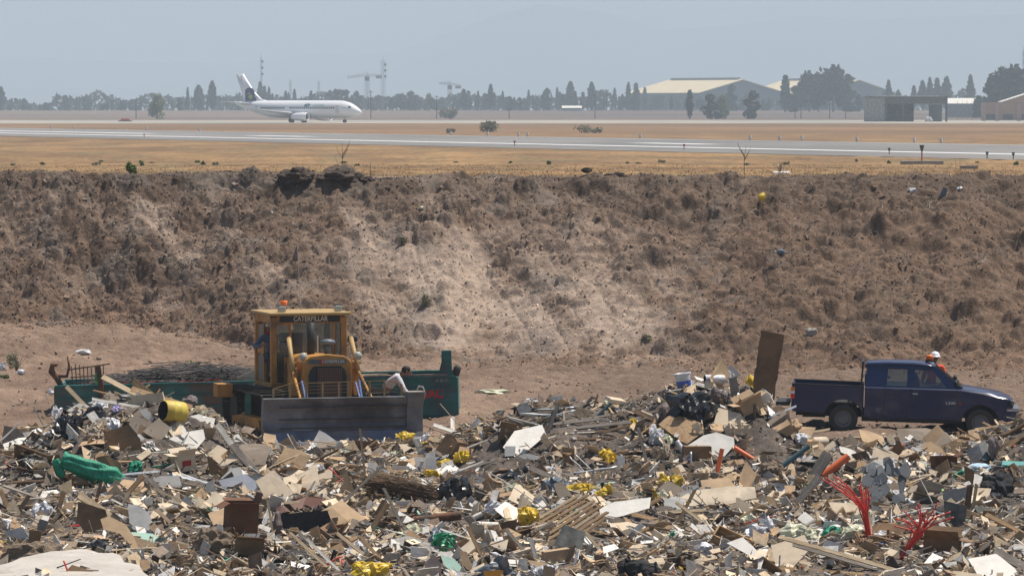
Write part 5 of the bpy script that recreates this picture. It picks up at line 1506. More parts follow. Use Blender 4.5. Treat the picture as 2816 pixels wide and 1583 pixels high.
def drape_vs(w, h, seed, dep, n=9):
    fr = 1.5 + (seed * 7.3 % 2); sd = Vector((seed * 3.7, seed * 1.9, 0)); up = []; rb = random.Random(int(seed * 17) + 3)
    for i in range(n):
        for j in range(n):
            u, v = i / (n - 1) - .5, j / (n - 1) - .5
            e = 1 + .4 * noise.noise(Vector((u * 3, v * 3, 5)) + sd)
            q = noise.noise(Vector((u * fr * 1.8, v * .9, 0)) + sd) * .6 + abs(noise.noise(Vector((u * 7, v * 3, 3)) + sd)) * .4
            k = 1 - .35 * (abs(u) * 2) ** 2 * (abs(v) * 2) ** 2
            up.append(Vector((u * w * e * k, v * h * e * k, q * dep - (u * u + v * v) * dep * .9 + rb.uniform(-.005, .005))))
    N_ = n * n; fs = []
    for i in range(n - 1):
        for j in range(n - 1):
            a = i * n + j; fs.append((a, a + n, a + n + 1, a + 1)); fs.append((a + N_, a + 1 + N_, a + n + 1 + N_, a + n + N_))
    rim = [i * n for i in range(n)] + [(n - 1) * n + j for j in range(1, n)] + [i * n + n - 1 for i in range(n - 2, -1, -1)] + [j for j in range(n - 2, 0, -1)]
    for i in range(len(rim)): a, c = rim[i], rim[(i + 1) % len(rim)]; fs.append((a, a + N_, c + N_, c))
    return up + [v - Vector((0, 0, .005)) for v in up], fs
def bag(name, label, cat, x0, y0, x1, y1, mt, seed=None, crease=1.0, group=None, Y=None, lobes=2):
    """crumpled film or sack filling the picture box"""
    seed = seed or (x0 * 7 + y0) % 97
    Y0 = (Y or hit((x0 + x1) / 2, y1 - 2)) + .02
    c0 = at((x0 + x1) / 2, (y0 + y1) / 2, Y0); w = (x1 - x0) / F * Y0 / 2; h = (y1 - y0) / F * Y0 / 2
    note([(x0, y0), (x1, y1)], Y0 - .1, 0)
    b = MB(); lr = random.Random(int(seed * 11))
    if crease >= 1.0:                              # thin film: folded sheets over a small core
        vs, fs = bagmesh(c0 - Vector((0, -.03, h * .2)), (w * .6, min(w, .25) * .5 + .03, h * .6), seed, .9, 3); b.add(vs, fs)
        for q in range(3 + (w > .15)):
            vs, fs = drape_vs(w * lr.uniform(1.0, 1.7), h * lr.uniform(1.3, 2.1), seed + q * 3.3, min(w, h) * 1.1)
            m3 = Matrix.Rotation(lr.gauss(0, .45), 3, 'Y') @ Matrix.Rotation(lr.gauss(0, .35), 3, 'Z') @ Matrix.Rotation(lr.uniform(.7, 1.5), 3, 'X')
            cc = c0 + Vector((lr.uniform(-.5, .5) * w, -.04 - .03 * q, lr.uniform(-.3, .25) * h)); b.add([m3 @ v + cc for v in vs], fs)
    else:
        for q in range(lobes):
            f = (q + .5) / lobes - .5
            cc = c0 + Vector((f * w * 1.3, lr.uniform(-.05, .05), lr.uniform(-.15, .15) * h))
            vs, fs = bagmesh(cc, (w / lobes ** .55 * .95, min(w, .3) * .8 + .04, h * .92 * lr.uniform(.8, 1.05)), seed + q * 5, crease, 4 if w > .1 else 3)
            b.add(vs, fs)
        if lobes > 1:
            b.tube([c0 + Vector((-w * .4, 0, -h * .2)), c0 + Vector((w * .4, 0, -h * .2))], h * .35, 8)
    return b.top(name, mt, label, cat, group, smooth=False)

def carton(name, label, cx, by, w, d, h, rot, mt, open_=True, Y=None, tape=None, cat='box', group=None):
    """cardboard box: cx,by = photo point of the middle of its base"""
    Y0 = (Y or hit(cx, by)) ; p = at(cx, by, Y0)
    o = thing(name, label, cat, p, rot, group); t = .008
    r = max(w, d, h) * .5; note([(cx - r * F / Y0 * .9, by - h * F / Y0), (cx + r * F / Y0 * .9, by)], Y0 - d * .5, 0)
    b = MB()
    b.box((0, -d / 2, h / 2), (w, t, h)); b.box((0, d / 2, h / 2), (w, t, h)); b.box((-w / 2, 0, h / 2), (t, d - t * 2.2, h)); b.box((w / 2, 0, h / 2), (t, d - t * 2.2, h)); b.box((0, 0, t), (w - .02, d - .02, t))
    b.build('body', mt, o)
    fl = min(w, d) * .5
    if open_:
        for (c, ax, L_, sg) in (((0, -d / 2, h), 'x', w, -1), ((0, d / 2, h), 'x', w, 1), ((-w / 2, 0, h), 'y', d, -1), ((w / 2, 0, h), 'y', d, 1)):
            a = R.uniform(.3, 2.4); b = MB()
            ox, oz = math.sin(a) * fl * sg, math.cos(a) * fl
            if ax == 'x': v = [(-L_ / 2, c[1], h), (L_ / 2, c[1], h), (L_ / 2 * .96, c[1] + ox, h + oz), (-L_ / 2 * .96, c[1] + ox, h + oz)]
            else: v = [(c[0], -L_ / 2, h), (c[0], L_ / 2, h), (c[0] + ox, L_ / 2 * .96, h + oz), (c[0] + ox, -L_ / 2 * .96, h + oz)]
            n_ = (Vector(v[1]) - Vector(v[0])).cross(Vector(v[3]) - Vector(v[0])).normalized() * t
            b.add(v + [Vector(q) + n_ for q in v], [(0, 1, 2, 3), (7, 6, 5, 4), (0, 4, 5, 1), (1, 5, 6, 2), (2, 6, 7, 3), (3, 7, 4, 0)]); b.build('flap', mt, o)
    else:
        b = MB(); b.box((0, -d * .252, h + t), (w, d * .49, t)); b.box((0, d * .252, h + t), (w, d * .49, t)); b.build('lid', mt, o)
    if tape:
        b = MB(); b.box((0, -d / 2 - .006, h * .5), (w * .5, .003, h * .35)); b.build('print_panel', tape, o)
    return o

WD, CD, BD = wood, card, board
D2 = math.radians
BOX += [(640, 1085, 1186, 1206, 96.9), (610, 1080, 735, 1205, 98), (2165, 1000, 2800, 1186, 99), (1200, 1000, 1420, 1120, 99), (2200, 1100, 2650, 1192, 96), (1420, 1000, 1640, 1118, 99), (650, 1040, 1200, 1100, 98), (0, 900, 140, 1150, 99)]
# ---- left heap (top to bottom)
sheet('beam_box', 'pale squared timber box on top of the left heap, next to the yellow drum', 'crate', [(348, 1090), (446, 1077), (453, 1106), (356, 1121)], BD[2], .1, .22, Y=86.5)
def drum(name, label, a, b_, r, mt, mt2, rib=True):
    o = thing(name, label, 'drum', a); a = Vector(a); d = Vector(b_) - a; x = d.normalized(); L = d.length
    b = MB(); st = [(0, r * .93), (.02, r), (L * .3, r), (L * .33, r * 1.04), (L * .36, r), (L * .64, r), (L * .67, r * 1.04), (L * .7, r), (L - .02, r), (L, r * .93)]
    u = x.orthogonal().normalized(); w = x.cross(u); n = 22
    def rg_(l, rr): return [x * l + (u * math.cos(2 * math.pi * k / n) + w * math.sin(2 * math.pi * k / n)) * rr for k in range(n)]
    b.ring([rg_(l, rr) for l, rr in st], caps=False); b.ring([rg_(L, r * .93), rg_(L - .01, r * .2)], caps=True); b.build('shell', mt, o, True)
    b = MB(); b.ring([rg_(0, r * .93), rg_(.03, r * .86), rg_(L * .8, r * .84), rg_(L * .8, .01)], caps=False); b.build('inside', mt2, o)
    return o
Yd = 85.6
drum('plastic_drum', 'yellow open drum lying on its side on top of the left heap', at(448, 1128, Yd), at(504, 1134, Yd + .25), .20, mat('yellow_drum', (.62, .48, .09), .5, var=.12, scale=4, bump=0, col2=(.5, .36, .06)), m_cloth)
note([(425, 1105), (512, 1160)], Yd - .3, 0)
S = sheet
S('paper_sheet', 'large white torn sheet on the right flank of the left heap, below the yellow drum', 'sheet', [(447, 1203), (484, 1147), (517, 1186), (559, 1179), (564, 1206), (534, 1241), (496, 1222)], BD[0], .9, .008)
S('cardboard_sheet', 'grey-brown cardboard sheet left of the large white torn sheet', 'cardboard', [(392, 1186), (435, 1150), (470, 1175), (440, 1214)], CD[2], .7)
S('cardboard_sheet', 'grey tilted cardboard sheet left of and above the grey-brown one on the left heap', 'cardboard', [(349, 1160), (376, 1136), (404, 1170), (388, 1205)], CD[2], .6)
S('cardboard_sheet', 'large shaded brown cardboard piece in the middle of the left heap', 'cardboard', [(285, 1190), (350, 1166), (385, 1205), (392, 1238), (290, 1232)], CD[1], .2, .02)
carton('carton', 'tan carton with pink print below the large white torn sheet', 505, 1291, .36, .3, .3, (.1, -.1, .5), CD[3], True, tape=m_redcloth)
S('cardboard_sheet', 'bright folded carton flap on the lower right of the left heap', 'cardboard', [(569, 1248), (600, 1222), (664, 1259), (640, 1268), (614, 1284)], CD[3], .9, .01)
S('cardboard_sheet', 'shaded lower face of the bright folded carton on the left heap', 'cardboard', [(570, 1252), (612, 1288), (628, 1282), (620, 1320), (575, 1305)], CD[1], .1, .1)  # shadow side of the pale carton, its shade painted in as brown card
plank('board', 'long pale board running down the right edge of the left heap', 'board', (596, 1166), (648, 1240), 17, WD[4])
plank('board', 'grey-tan board continuing down behind the long pale board on the left heap', 'board', (636, 1222), (692, 1285), 20, WD[3])
plank('board', 'short pale board lying against the right side of the yellow drum', 'board', (549, 1121), (496, 1152), 9, WD[0], Y=86.8)
plank('board', 'tan plank leaning over the rim of the green container', 'board', (182, 1062), (241, 1124), 12, WD[0], Y=88.2)
plank('board', 'short plank leaning beside the purple bag on the left heap', 'board', (290, 1112), (326, 1147), 9, WD[0], Y=88)
plank('batten', 'thin batten sticking up at the left foot of the left heap', 'batten', (113, 1122), (138, 1176), 6, WD[0])
plank('batten', 'thinner batten crossing left of the sticking-up batten', 'batten', (92, 1118), (114, 1160), 4, WD[3])
plank('batten', 'low batten lying at the left foot of the left heap', 'batten', (76, 1165), (112, 1180), 6, WD[1])
bag('sack', 'black plastic sack on the left flank of the left heap', 'sack', 158, 1136, 226, 1202, m_bfilm, 3, 1.3)
bag('sack', 'black plastic bundle under white film on the upper left heap', 'sack', 222, 1116, 304, 1150, m_bfilm, 5, 1.3)
bag('plastic_film', 'crumpled white film on the crown of the left heap', 'film', 244, 1098, 298, 1128, m_wfilm, 6, 1.4)
bag('plastic_film', 'white film hanging at the far left end of the left heap', 'film', 143, 1110, 172, 1170, m_wfilm, 8, 1.2, lobes=1)
bag('plastic_film', 'silvery film in the centre of the left heap', 'film', 262, 1146, 306, 1166, m_wfilm, 9, 1.2)
bag('plastic_bag', 'purple-white bag beside the short plank on the left heap', 'bag', 308, 1110, 338, 1132, mat('purple_film', (.38, .34, .55), .5, var=.2, bump=0), 10)
bag('plastic_bag', 'beige paper sack on the lower left of the left heap', 'bag', 240, 1174, 286, 1214, CD[2], 12, .9)
bag('plastic_bag', 'grey film tangle right of the beige paper sack', 'bag', 288, 1148, 334, 1190, m_wfilm, 13, 1.2, lobes=1)
S('panel', 'white panel left of the yellow drum, half buried', 'panel', [(382, 1128), (402, 1122), (424, 1150), (418, 1160), (398, 1148)], BD[0], .3, .01)
S('paper_sheet', 'white crumpled sheet right of the yellow drum', 'sheet', [(505, 1148), (545, 1138), (592, 1150), (585, 1178), (540, 1176)], BD[0], .8, .01)
S('panel', 'narrow pale panel on the right shoulder of the left heap', 'panel', [(560, 1225), (575, 1208), (590, 1215), (572, 1240)], CD[2], .5)
bag('cloth_bundle', 'brown round bundle against the container wall above the left heap', 'bundle', 505, 1086, 544, 1122, m_rag, 14, .6, lobes=1, Y=90)
S('cardboard_sheet', 'long tan cardboard strip across the lower left heap, above the green net', 'cardboard', [(136, 1238), (180, 1232), (256, 1230), (258, 1250), (140, 1252)], CD[3], .5)
# green net: a twisted roll of netting
def net():
    Y0 = hit(260, 1330) - .1; o = thing('shade_net', 'twisted bright green net roll on the lower left heap', 'net', at(240, 1300, Y0))
    base = Vector(o.location); note([(150, 1254), (348, 1350)], Y0 - .2, 0)
    for nm, pth, rr in (('roll', [(170, 1262), (196, 1272), (235, 1288), (275, 1302), (310, 1316), (345, 1330)], [20, 21, 24, 27, 29, 14]), ('fold', [(152, 1262), (158, 1282), (166, 1300), (176, 1312)], [9, 11, 11, 8])):
        b = MB(); pts = [at(p[0], p[1], Y0) - base for p in pth]; fine = []; rf = []
        for i in range(len(pts) - 1):
            for j in range(6): s = j / 6; fine.append(pts[i].lerp(pts[i + 1], s)); rf.append((rr[i] + (rr[i + 1] - rr[i]) * s) / F * Y0)
        rings = []
        n = 30
        for i, p in enumerate(fine):
            t = (fine[min(i + 1, len(fine) - 1)] - fine[max(i - 1, 0)]).normalized(); u = Vector((0, -1, 0)); w = t.cross(u).normalized()
            ring = []
            for k in range(n):
                a = 2 * math.pi * k / n; tw = a * 1.0 + i * .05
                q = .82 + .36 * abs(math.sin(4 * tw + .6 * math.sin(i * .3))) + .2 * noise.noise(Vector((math.cos(a) * 2, math.sin(a) * 2, i * .18)))
                ring.append(p + (u * math.cos(a) * .7 + w * math.sin(a)) * rf[i] * q)
            rings.append(ring)
        b.ring(rings); b.build(nm, m_gfilm, o, True)
net()
bag('shade_net', 'small green net tuft in the shade at the centre of the left heap', 'net', 348, 1254, 392, 1298, m_gfilm, 22, 1.5)
plank('strap', 'thin green strap right of the green net tuft', 'strap', (412, 1284), (470, 1276), 5, m_gfilm, kind='branch')
plank('branch', 'dark curved branch at the upper left of the left heap', 'branch', (38, 1222), (146, 1258), 11, WD[2], kind='branch')
plank('log', 'dark log lying across the left edge below the left heap', 'log', (2, 1332), (126, 1322), 17, WD[2], kind='branch')
plank('pole', 'black pole lying below the green net', 'pole', (120, 1346), (262, 1340), 12, m_cloth, kind='branch')
plank('metal_strip', 'pale metal strip lying right of the green net', 'strip', (325, 1306), (436, 1296), 7, m_silver)
plank('metal_strip', 'pale metal strip sloping down towards the mesh panel', 'strip', (436, 1297), (566, 1326), 7, m_silver)
plank('metal_strip', 'long dark and white strip above the mesh panel, lower of two', 'strip', (498, 1302), (600, 1340), 5, m_wfilm)
S('panel', 'grey panel under the pale metal strips', 'panel', [(412, 1320), (440, 1308), (492, 1306), (500, 1338), (440, 1342)], BD[1], .9)
plank('board', 'brown board slanting right of the green net', 'board', (345, 1362), (396, 1306), 14, WD[1])
plank('board', 'grey board slanting down under the grey panel', 'board', (411, 1318), (462, 1372), 15, WD[3])
# ---- lower left
plank('board', 'thick pale board slanting down, left of the white folded panel', 'board', (216, 1360), (330, 1436), 21, WD[0])
plank('batten', 'thin white batten touching the top of the white folded panel', 'batten', (278, 1358), (358, 1398), 6, WD[4])
S('panel', 'bright white folded panel standing in the lower left', 'panel', [(352, 1384), (385, 1389), (414, 1414), (418, 1466), (356, 1452)], BD[0], .35, .012)
S('panel', 'mint sheet at the foot of the bright white panel', 'panel', [(356, 1462), (418, 1466), (452, 1482), (430, 1494), (380, 1484)], BD[4], 1.2)
S('cardboard_sheet', 'large bent tan cardboard left of the white folded panel', 'cardboard', [(276, 1426), (300, 1418), (345, 1440), (372, 1480), (392, 1515), (368, 1510), (330, 1466), (285, 1455)], CD[0], .8)
S('cardboard_sheet', 'tan cardboard square below the bright white panel', 'cardboard', [(367, 1472), (432, 1494), (424, 1520), (384, 1512)], CD[0], .5)
S('cardboard_sheet', 'brown upright cardboard behind the thick pale board', 'cardboard', [(215, 1378), (290, 1400), (300, 1440), (240, 1470), (210, 1430)], CD[1], .1)
S('cardboard_sheet', 'folded tan carton piece left of the thick pale board', 'cardboard', [(180, 1382), (208, 1376), (214, 1402), (196, 1412), (160, 1408)], CD[0], .5)
plank('board', 'short pointed board standing up left of the folded carton piece', 'board', (176, 1350), (160, 1408), 12, WD[1])
plank('board', 'brown board standing below the green net', 'board', (278, 1324), (262, 1386), 9, WD[2])
plank('board', 'dark board leaning at the left edge', 'board', (80, 1362), (52, 1404), 11, WD[2])
plank('board', 'pale board leaning at the very left edge', 'board', (0, 1346), (26, 1402), 13, WD[1])
plank('board', 'short tan block lying near the left edge', 'board', (22, 1388), (64, 1382), 12, WD[0])
S('panel', 'dull grey sheet standing near the left edge', 'panel', [(62, 1400), (78, 1366), (106, 1372), (96, 1402)], CD[2], .4)
bag('plastic_film', 'pinkish-white crumpled film near the left edge', 'film', 84, 1372, 152, 1424, m_wfilm, 31, 1.2)
bag('plastic_film', 'grey and white film tangle at the left edge', 'film', 0, 1420, 30, 1462, m_wfilm, 33, 1.2)
plank('batten', 'pale batten under the crumpled film at left', 'batten', (120, 1484), (188, 1466), 13, WD[0])
plank('rod', 'red rod lying left of the large bent cardboard', 'rod', (188, 1448), (252, 1437), 6, m_red, kind='rod')
plank('rod', 'short red rod on top of a stick near the left edge', 'rod', (14, 1272), (31, 1290), 6, m_red, kind='rod')
plank('stick', 'thin pale stick under the short red rod near the left edge', 'stick', (30, 1290), (36, 1352), 5, WD[0])
S('tarpaulin', 'large pale sheet spread across the bottom left corner', 'tarpaulin', [(-80, 1576), (0, 1552), (75, 1526), (140, 1514), (215, 1509), (310, 1519), (345, 1540), (382, 1553), (420, 1600), (200, 1640), (-80, 1640)], mat('dusty_pale_sheet', (.47, .43, .38), .75, var=.12, scale=2, bump=.5, col2=(.34, .3, .25), mix=.4), 8, .01, dY=-.75, wob=.2)
plank('rod', 'red rod standing on the large pale corner sheet', 'rod', (175, 1540), (194, 1590), 5, m_red, kind='rod', Y=66.5)
plank('branch', 'thin black twig lying on the large pale corner sheet', 'twig', (156, 1560), (222, 1536), 4, m_cloth, kind='branch', Y=66.8)
def heap(name, label, x0, y0, x1, y1, mt=m_conc):
    Y0 = hit((x0 + x1) / 2, y1 - 2); c = at((x0 + x1) / 2, y1, Y0); w = (x1 - x0) / F * Y0 / 2; h = (y1 - y0) / F * Y0
    b = MB(); b.blob(c + Vector((0, .1, h * .1)), (w, w * .8, h * .9), 4, .28, 3.2, x0 * .1, flat=-.3); note([(x0, y0), (x1, y1)], Y0 - w * .5, 0)
    return b.top(name, mt, label, 'soil heap')
m_dkl = mat('dry_soil_clump', (.2, .15, .105), .95, var=.3, scale=7, bump=.5, fine=.3)
heap('soil_heap', 'brown soil clump in the lower left, beside the reddish carton', 525, 1452, 640, 1520, m_dkl)
heap('soil_heap', 'flat brown soil patch above the large pale corner sheet', 0, 1492, 180, 1560, m_dkl)
heap('soil_heap', 'dark soil clump right of the grey mesh panel row', 2080, 1268, 2160, 1312, m_dkl)
# ---- middle, left part
carton('carton', 'tall reddish-brown open carton in the foreground, left of centre', 660, 1478, .48, .35, .58, (.05, .04, .35), mat('reddish_cardboard', (.16, .075, .04), .85, var=.25, scale=3), True)
S('cardboard_sheet', 'white flap lying on top of the tall reddish-brown carton', 'cardboard', [(626, 1360), (694, 1353), (686, 1366), (632, 1366)], BD[0], 1.5, .01, dY=-.4)
carton('carton', 'low dark carton under the tall reddish-brown one', 684, 1524, .42, .3, .26, (0, .08, .15), CD[1], True)
S('mesh_panel', 'white and grey gridded foam panel standing left of the printed tan carton', 'panel', [(600, 1320), (676, 1302), (704, 1322), (708, 1354), (622, 1352)], mat('grid_foam', (.45, .47, .52), .6, var=.1, scale=3), .5, .02)
S('foam_shard', 'pointed white foam shard behind the gridded foam panel', 'shard', [(600, 1322), (634, 1288), (662, 1283), (668, 1304)], BD[0], .4, .02)
S('foam_shard', 'rounded grey foam shard left of the gridded foam panel', 'shard', [(556, 1352), (562, 1330), (584, 1318), (598, 1358), (580, 1362)], BD[1], .4, .02)
b_ = S('cardboard_sheet', 'tan carton side with a dark printed label, right of the gridded foam panel', 'cardboard', [(702, 1322), (753, 1291), (808, 1354), (790, 1366), (738, 1384)], CD[3], .7, .015)
S('cardboard_sheet', 'dark printed rectangle on the tan carton side', 'label', [(752, 1345), (790, 1330), (802, 1346), (758, 1362)], CD[1], .7, .004, dY=-.06)
S('panel_cover', 'dark reddish curved sheet like a dome, right of the tall reddish carton', 'sheet', [(756, 1398), (790, 1380), (820, 1366), (862, 1366), (908, 1383), (900, 1402), (830, 1398), (770, 1410)], mat('dark_red_sheet', (.13, .05, .03), .6, var=.2, scale=3), .9, .02, bend=.2)
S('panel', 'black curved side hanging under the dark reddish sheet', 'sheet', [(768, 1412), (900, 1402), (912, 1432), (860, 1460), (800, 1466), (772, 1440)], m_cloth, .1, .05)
bag('sack', 'grey-brown paper sack right of the tall reddish carton', 'sack', 748, 1400, 776, 1476, m_rag, 37, .8, lobes=1)
plank('batten', 'thin pale batten standing against the tall reddish carton', 'batten', (735, 1372), (752, 1474), 6, WD[0], Y=73.2)
plank('board', 'long thin board running up to the right, left of centre', 'board', (921, 1402), (1054, 1277), 8, WD[3])
plank('stick', 'tall thin pale stick standing below the bulldozer blade', 'stick', (990, 1178), (1008, 1351), 6, WD[0], lean=.1)
S('cardboard_sheet', 'pointed cardboard triangle left of the long thin board', 'cardboard', [(951, 1288), (975, 1348), (958, 1366), (934, 1372)], CD[0], .2)
plank('board', 'grey board slanting down from the brushwood bundle', 'board', (1055, 1341), (1119, 1470), 8, WD[3])
plank('board', 'thick tan board below the end of the grey slanting board', 'board', (1066, 1382), (1018, 1460), 15, WD[1])
plank('post', 'dark square post beside the thick tan board', 'post', (1058, 1376), (1030, 1424), 14, WD[2])
S('panel', 'grey panel above the tan beam-like carton, centre left', 'panel', [(1008, 1300), (1014, 1266), (1086, 1300), (1080, 1306)], BD[1], .7)
S('cardboard_sheet', 'beam-like tan carton, centre left', 'cardboard', [(1012, 1302), (1050, 1295), (1122, 1318), (1126, 1346), (1040, 1342), (1010, 1326)], CD[0], .3, .14)
S('panel', 'left one of two upright white panels under the yellow bag', 'panel', [(1138, 1254), (1170, 1257), (1173, 1296), (1145, 1294)], BD[0], .3)
S('panel', 'right one of two upright white panels under the yellow bag', 'panel', [(1170, 1245), (1196, 1242), (1202, 1290), (1173, 1298)], BD[0], .25, dY=-.08)
plank('board', 'short pale board standing at the right end of the bulldozer blade', 'board', (1143, 1206), (1164, 1252), 16, WD[4], lean=.1)
for x0, y0, x1, y1, lb in ((1164, 1288, 1226, 1317, 'yellow bag just right of the two upright white panels'), (1243, 1240, 1292, 1271, 'yellow bag above the stack of long pale laths'),
     (1086, 1186, 1144, 1208, 'yellow film at the right end of the bulldozer blade'), (1014, 1208, 1038, 1220, 'small yellow scrap below the bulldozer blade'),
     (982, 1536, 1086, 1590, 'big yellow bag at the bottom edge, left of centre'), (1731, 1145, 1753, 1181, 'yellow bag on the tip of the ridge left of the black sack'),
     (1647, 1228, 1693, 1268, 'round yellow wreath of film in the middle of the ridge'), (1557, 1326, 1638, 1362, 'left part of the long yellow film in the centre of the rubbish'),
     (1632, 1336, 1702, 1376, 'right part of the long yellow film in the centre of the rubbish'), (1786, 1308, 1892, 1350, 'large yellow film draped behind a cardboard piece, right of centre'),
     (1783, 1346, 1812, 1378, 'lower end of the large yellow film right of centre'), (1411, 1386, 1485, 1444, 'mustard film hanging left of the slat bundle'),
     (2044, 1024, 2078, 1062, 'yellow bag beside the tall upright board'), (1780, 1172, 1858, 1206, 'mustard film behind the chipboard sheet')):
    bag('yellow_bag', lb, 'bag', x0, y0, x1, y1, m_yfilm, None, 1.5, lobes=1 if x1 - x0 < 45 else 2)
bag('clear_bag', 'clear grey plastic bag at the right end of the bulldozer blade', 'bag', 1150, 1190, 1198, 1226, m_wfilm, 41, 1.2)
bag('green_bag', 'green plastic bag in the foreground, centre left', 'bag', 1183, 1458, 1258, 1520, mat('green_film', (.02, .25, .11), .35, var=.3, scale=5, spec=.5), 43, 1.8)
for p0, p1, w, m_, lb in (((798, 1464), (909, 1568), 9, WD[0], 'long tan batten in the foreground, left one of the trio'), ((822, 1462), (870, 1512), 9, WD[3], 'grey batten in the foreground, middle one of the trio'),
     ((843, 1480), (932, 1568), 9, WD[4], 'white batten in the foreground, right one of the trio'), ((926, 1465), (1024, 1540), 10, WD[0], 'pale batten slanting to the yellow bag at the bottom'),
     ((992, 1476), (1056, 1548), 10, WD[1], 'orange-tan batten right of the pale slanting one'), ((644, 1516), (724, 1536), 9, WD[0], 'short batten below the low dark carton'),
     ((1286, 1446), (1338, 1556), 11, WD[1], 'dark tan batten right of the green bag'), ((1392, 1456), (1456, 1530), 10, WD[3], 'brown-grey batten above the small pale boxes'),
     ((1458, 1477), (1474, 1536), 12, WD[4], 'white upright board beside the dark square panel'), ((900, 1582), (1024, 1572), 9, WD[0], 'tan batten under the big yellow bag at the bottom edge'),
     ((1536, 1110), (1504, 1192), 11, WD[3], 'grey-tan board pointing up from the ridge'), ((1755, 1174), (1784, 1296), 9, WD[3], 'long brown stick leaning on the ridge below the yellow bag'),
     ((1818, 1368), (1741, 1411), 13, WD[1], 'thick tan board right of the slat bundle'), ((1911, 1346), (1863, 1440), 9, WD[1], 'tan board, steep one of a crossed pair'),
     ((1859, 1380), (1951, 1450), 9, WD[0], 'pale board, flatter one of a crossed pair'), ((1668, 1402), (1802, 1428), 12, WD[1], 'flat brown-tan board below the slat bundle'),
     ((1807, 1411), (1944, 1402), 10, WD[0], 'pale flat board under the striped white packet'), ((2090, 1388), (1984, 1453), 6, WD[1], 'thin tan batten running up to the right of centre'),
     ((1610, 1462), (1650, 1512), 10, WD[0], 'tan batten right of the dark square panel'), ((1622, 1456), (1728, 1482), 5, WD[1], 'thin curved orange-tan lath above the dark square panel'),
     ((1728, 1476), (1785, 1450), 9, WD[1], 'short tan board right of the thin curved lath'), ((1630, 1495), (1602, 1540), 8, WD[3], 'short grey board behind the dark square panel')):
    plank('batten' if w < 10 else 'board', lb, 'board', p0, p1, w, m_)
S('concrete_slab', 'grey broken concrete slab left of the green bag', 'slab', [(1069, 1484), (1121, 1472), (1178, 1490), (1215, 1514), (1190, 1529), (1130, 1508)], m_conc, 1.4, .06)
S('panel', 'mint-green panel at the bottom edge below the green bag', 'panel', [(1211, 1524), (1250, 1536), (1278, 1568), (1262, 1590), (1220, 1550)], BD[4], .8)
S('cardboard_sheet', 'mauve-brown cardboard left of the mint-green panel', 'cardboard', [(1166, 1550), (1192, 1520), (1214, 1548), (1212, 1588), (1180, 1582)], m_rag, .5)
S('cardboard_sheet', 'narrow tan cardboard under the green bag', 'cardboard', [(1262, 1512), (1284, 1516), (1306, 1580), (1278, 1582)], CD[0], .4)
plank('rod', 'red rod slanting down to the cardboard triangle', 'rod', (902, 1285), (976, 1348), 4, m_red, kind='rod')
plank('rod', 'thin red rod lying left of the cardboard triangle', 'rod', (872, 1327), (937, 1334), 4, m_red, kind='rod')
plank('rod', 'long thin red rod in front of the dark plastic, centre', 'rod', (1331, 1414), (1436, 1385), 4, m_red, kind='rod')
plank('rod', 'red rod in the foreground under the trio of battens', 'rod', (866, 1566), (942, 1528), 5, m_red, kind='rod')
plank('pipe', 'dark brown pipe lying in the centre foreground', 'pipe', (1136, 1432), (1268, 1416), 26, m_steel, kind='pipe')
plank('paper_roll', 'white paper roll right of the dark brown pipe', 'roll', (1288, 1430), (1334, 1408), 15, BD[0], kind='pipe')
plank('tube', 'white curved tube standing in the foreground', 'tube', (982, 1440), (994, 1406), 4, BD[0], kind='branch')
bag('plastic_film', 'dark greenish-black plastic in the hollow at centre', 'film', 1196, 1318, 1296, 1392, m_bfilm, 47, 1.3)
S('panel', 'dark green-grey panel leaning in the hollow at centre', 'panel', [(1196, 1342), (1240, 1310), (1290, 1330), (1262, 1374), (1214, 1384)], BD[3], .4)
bag('plastic_bag', 'white and blue printed bag in the centre hollow', 'bag', 1335, 1372, 1376, 1426, m_wfilm, 51, 1.1, lobes=1)
bag('tarpaulin', 'blue-grey tarpaulin heap at the bottom edge, centre', 'tarpaulin', 1296, 1540, 1440, 1600, m_bgfilm, 53, 1.1)
S('crate', 'orange box half hidden under the blue-grey tarpaulin', 'box', [(1330, 1568), (1384, 1566), (1386, 1600), (1332, 1600)], mat('orange_box', (.75, .33, .04), .6, var=.08), .1, .2, dY=-.3)
bag('plastic_film', 'white film at the bottom edge right of the blue-grey tarpaulin', 'film', 1440, 1546, 1530, 1592, m_wfilm, 55, 1.2)
bag('cloth_bundle', 'black cloth heap at the bottom edge, right of centre', 'cloth', 1693, 1528, 1822, 1596, m_cloth, 57, 1.2)
bag('plastic_bag', 'pinkish white bag above the black cloth heap', 'bag', 1918, 1486, 1962, 1530, m_wfilm, 59, .7, lobes=1)
S('panel', 'cream panel left of the white upright board', 'panel', [(1338, 1506), (1350, 1488), (1398, 1482), (1392, 1508), (1366, 1524)], BD[2], .9)
S('panel', 'dark green-grey square panel in the foreground, centre right', 'panel', [(1522, 1496), (1550, 1441), (1610, 1462), (1596, 1533), (1545, 1506)], BD[3], .6, .015)
carton('carton', 'flat tan carton left of the dark square panel', 1532, 1548, .4, .22, .2, (.0, -.12, .25), CD[0], False)
carton('carton', 'small pale carton above the tarpaulin', 1436, 1534, .34, .2, .12, (.0, -.25, .3), CD[3], False)
S('cardboard_sheet', 'brown cardboard bend behind the white film at the bottom', 'cardboard', [(1450, 1538), (1500, 1546), (1544, 1570), (1530, 1586), (1470, 1566)], CD[0], .7)
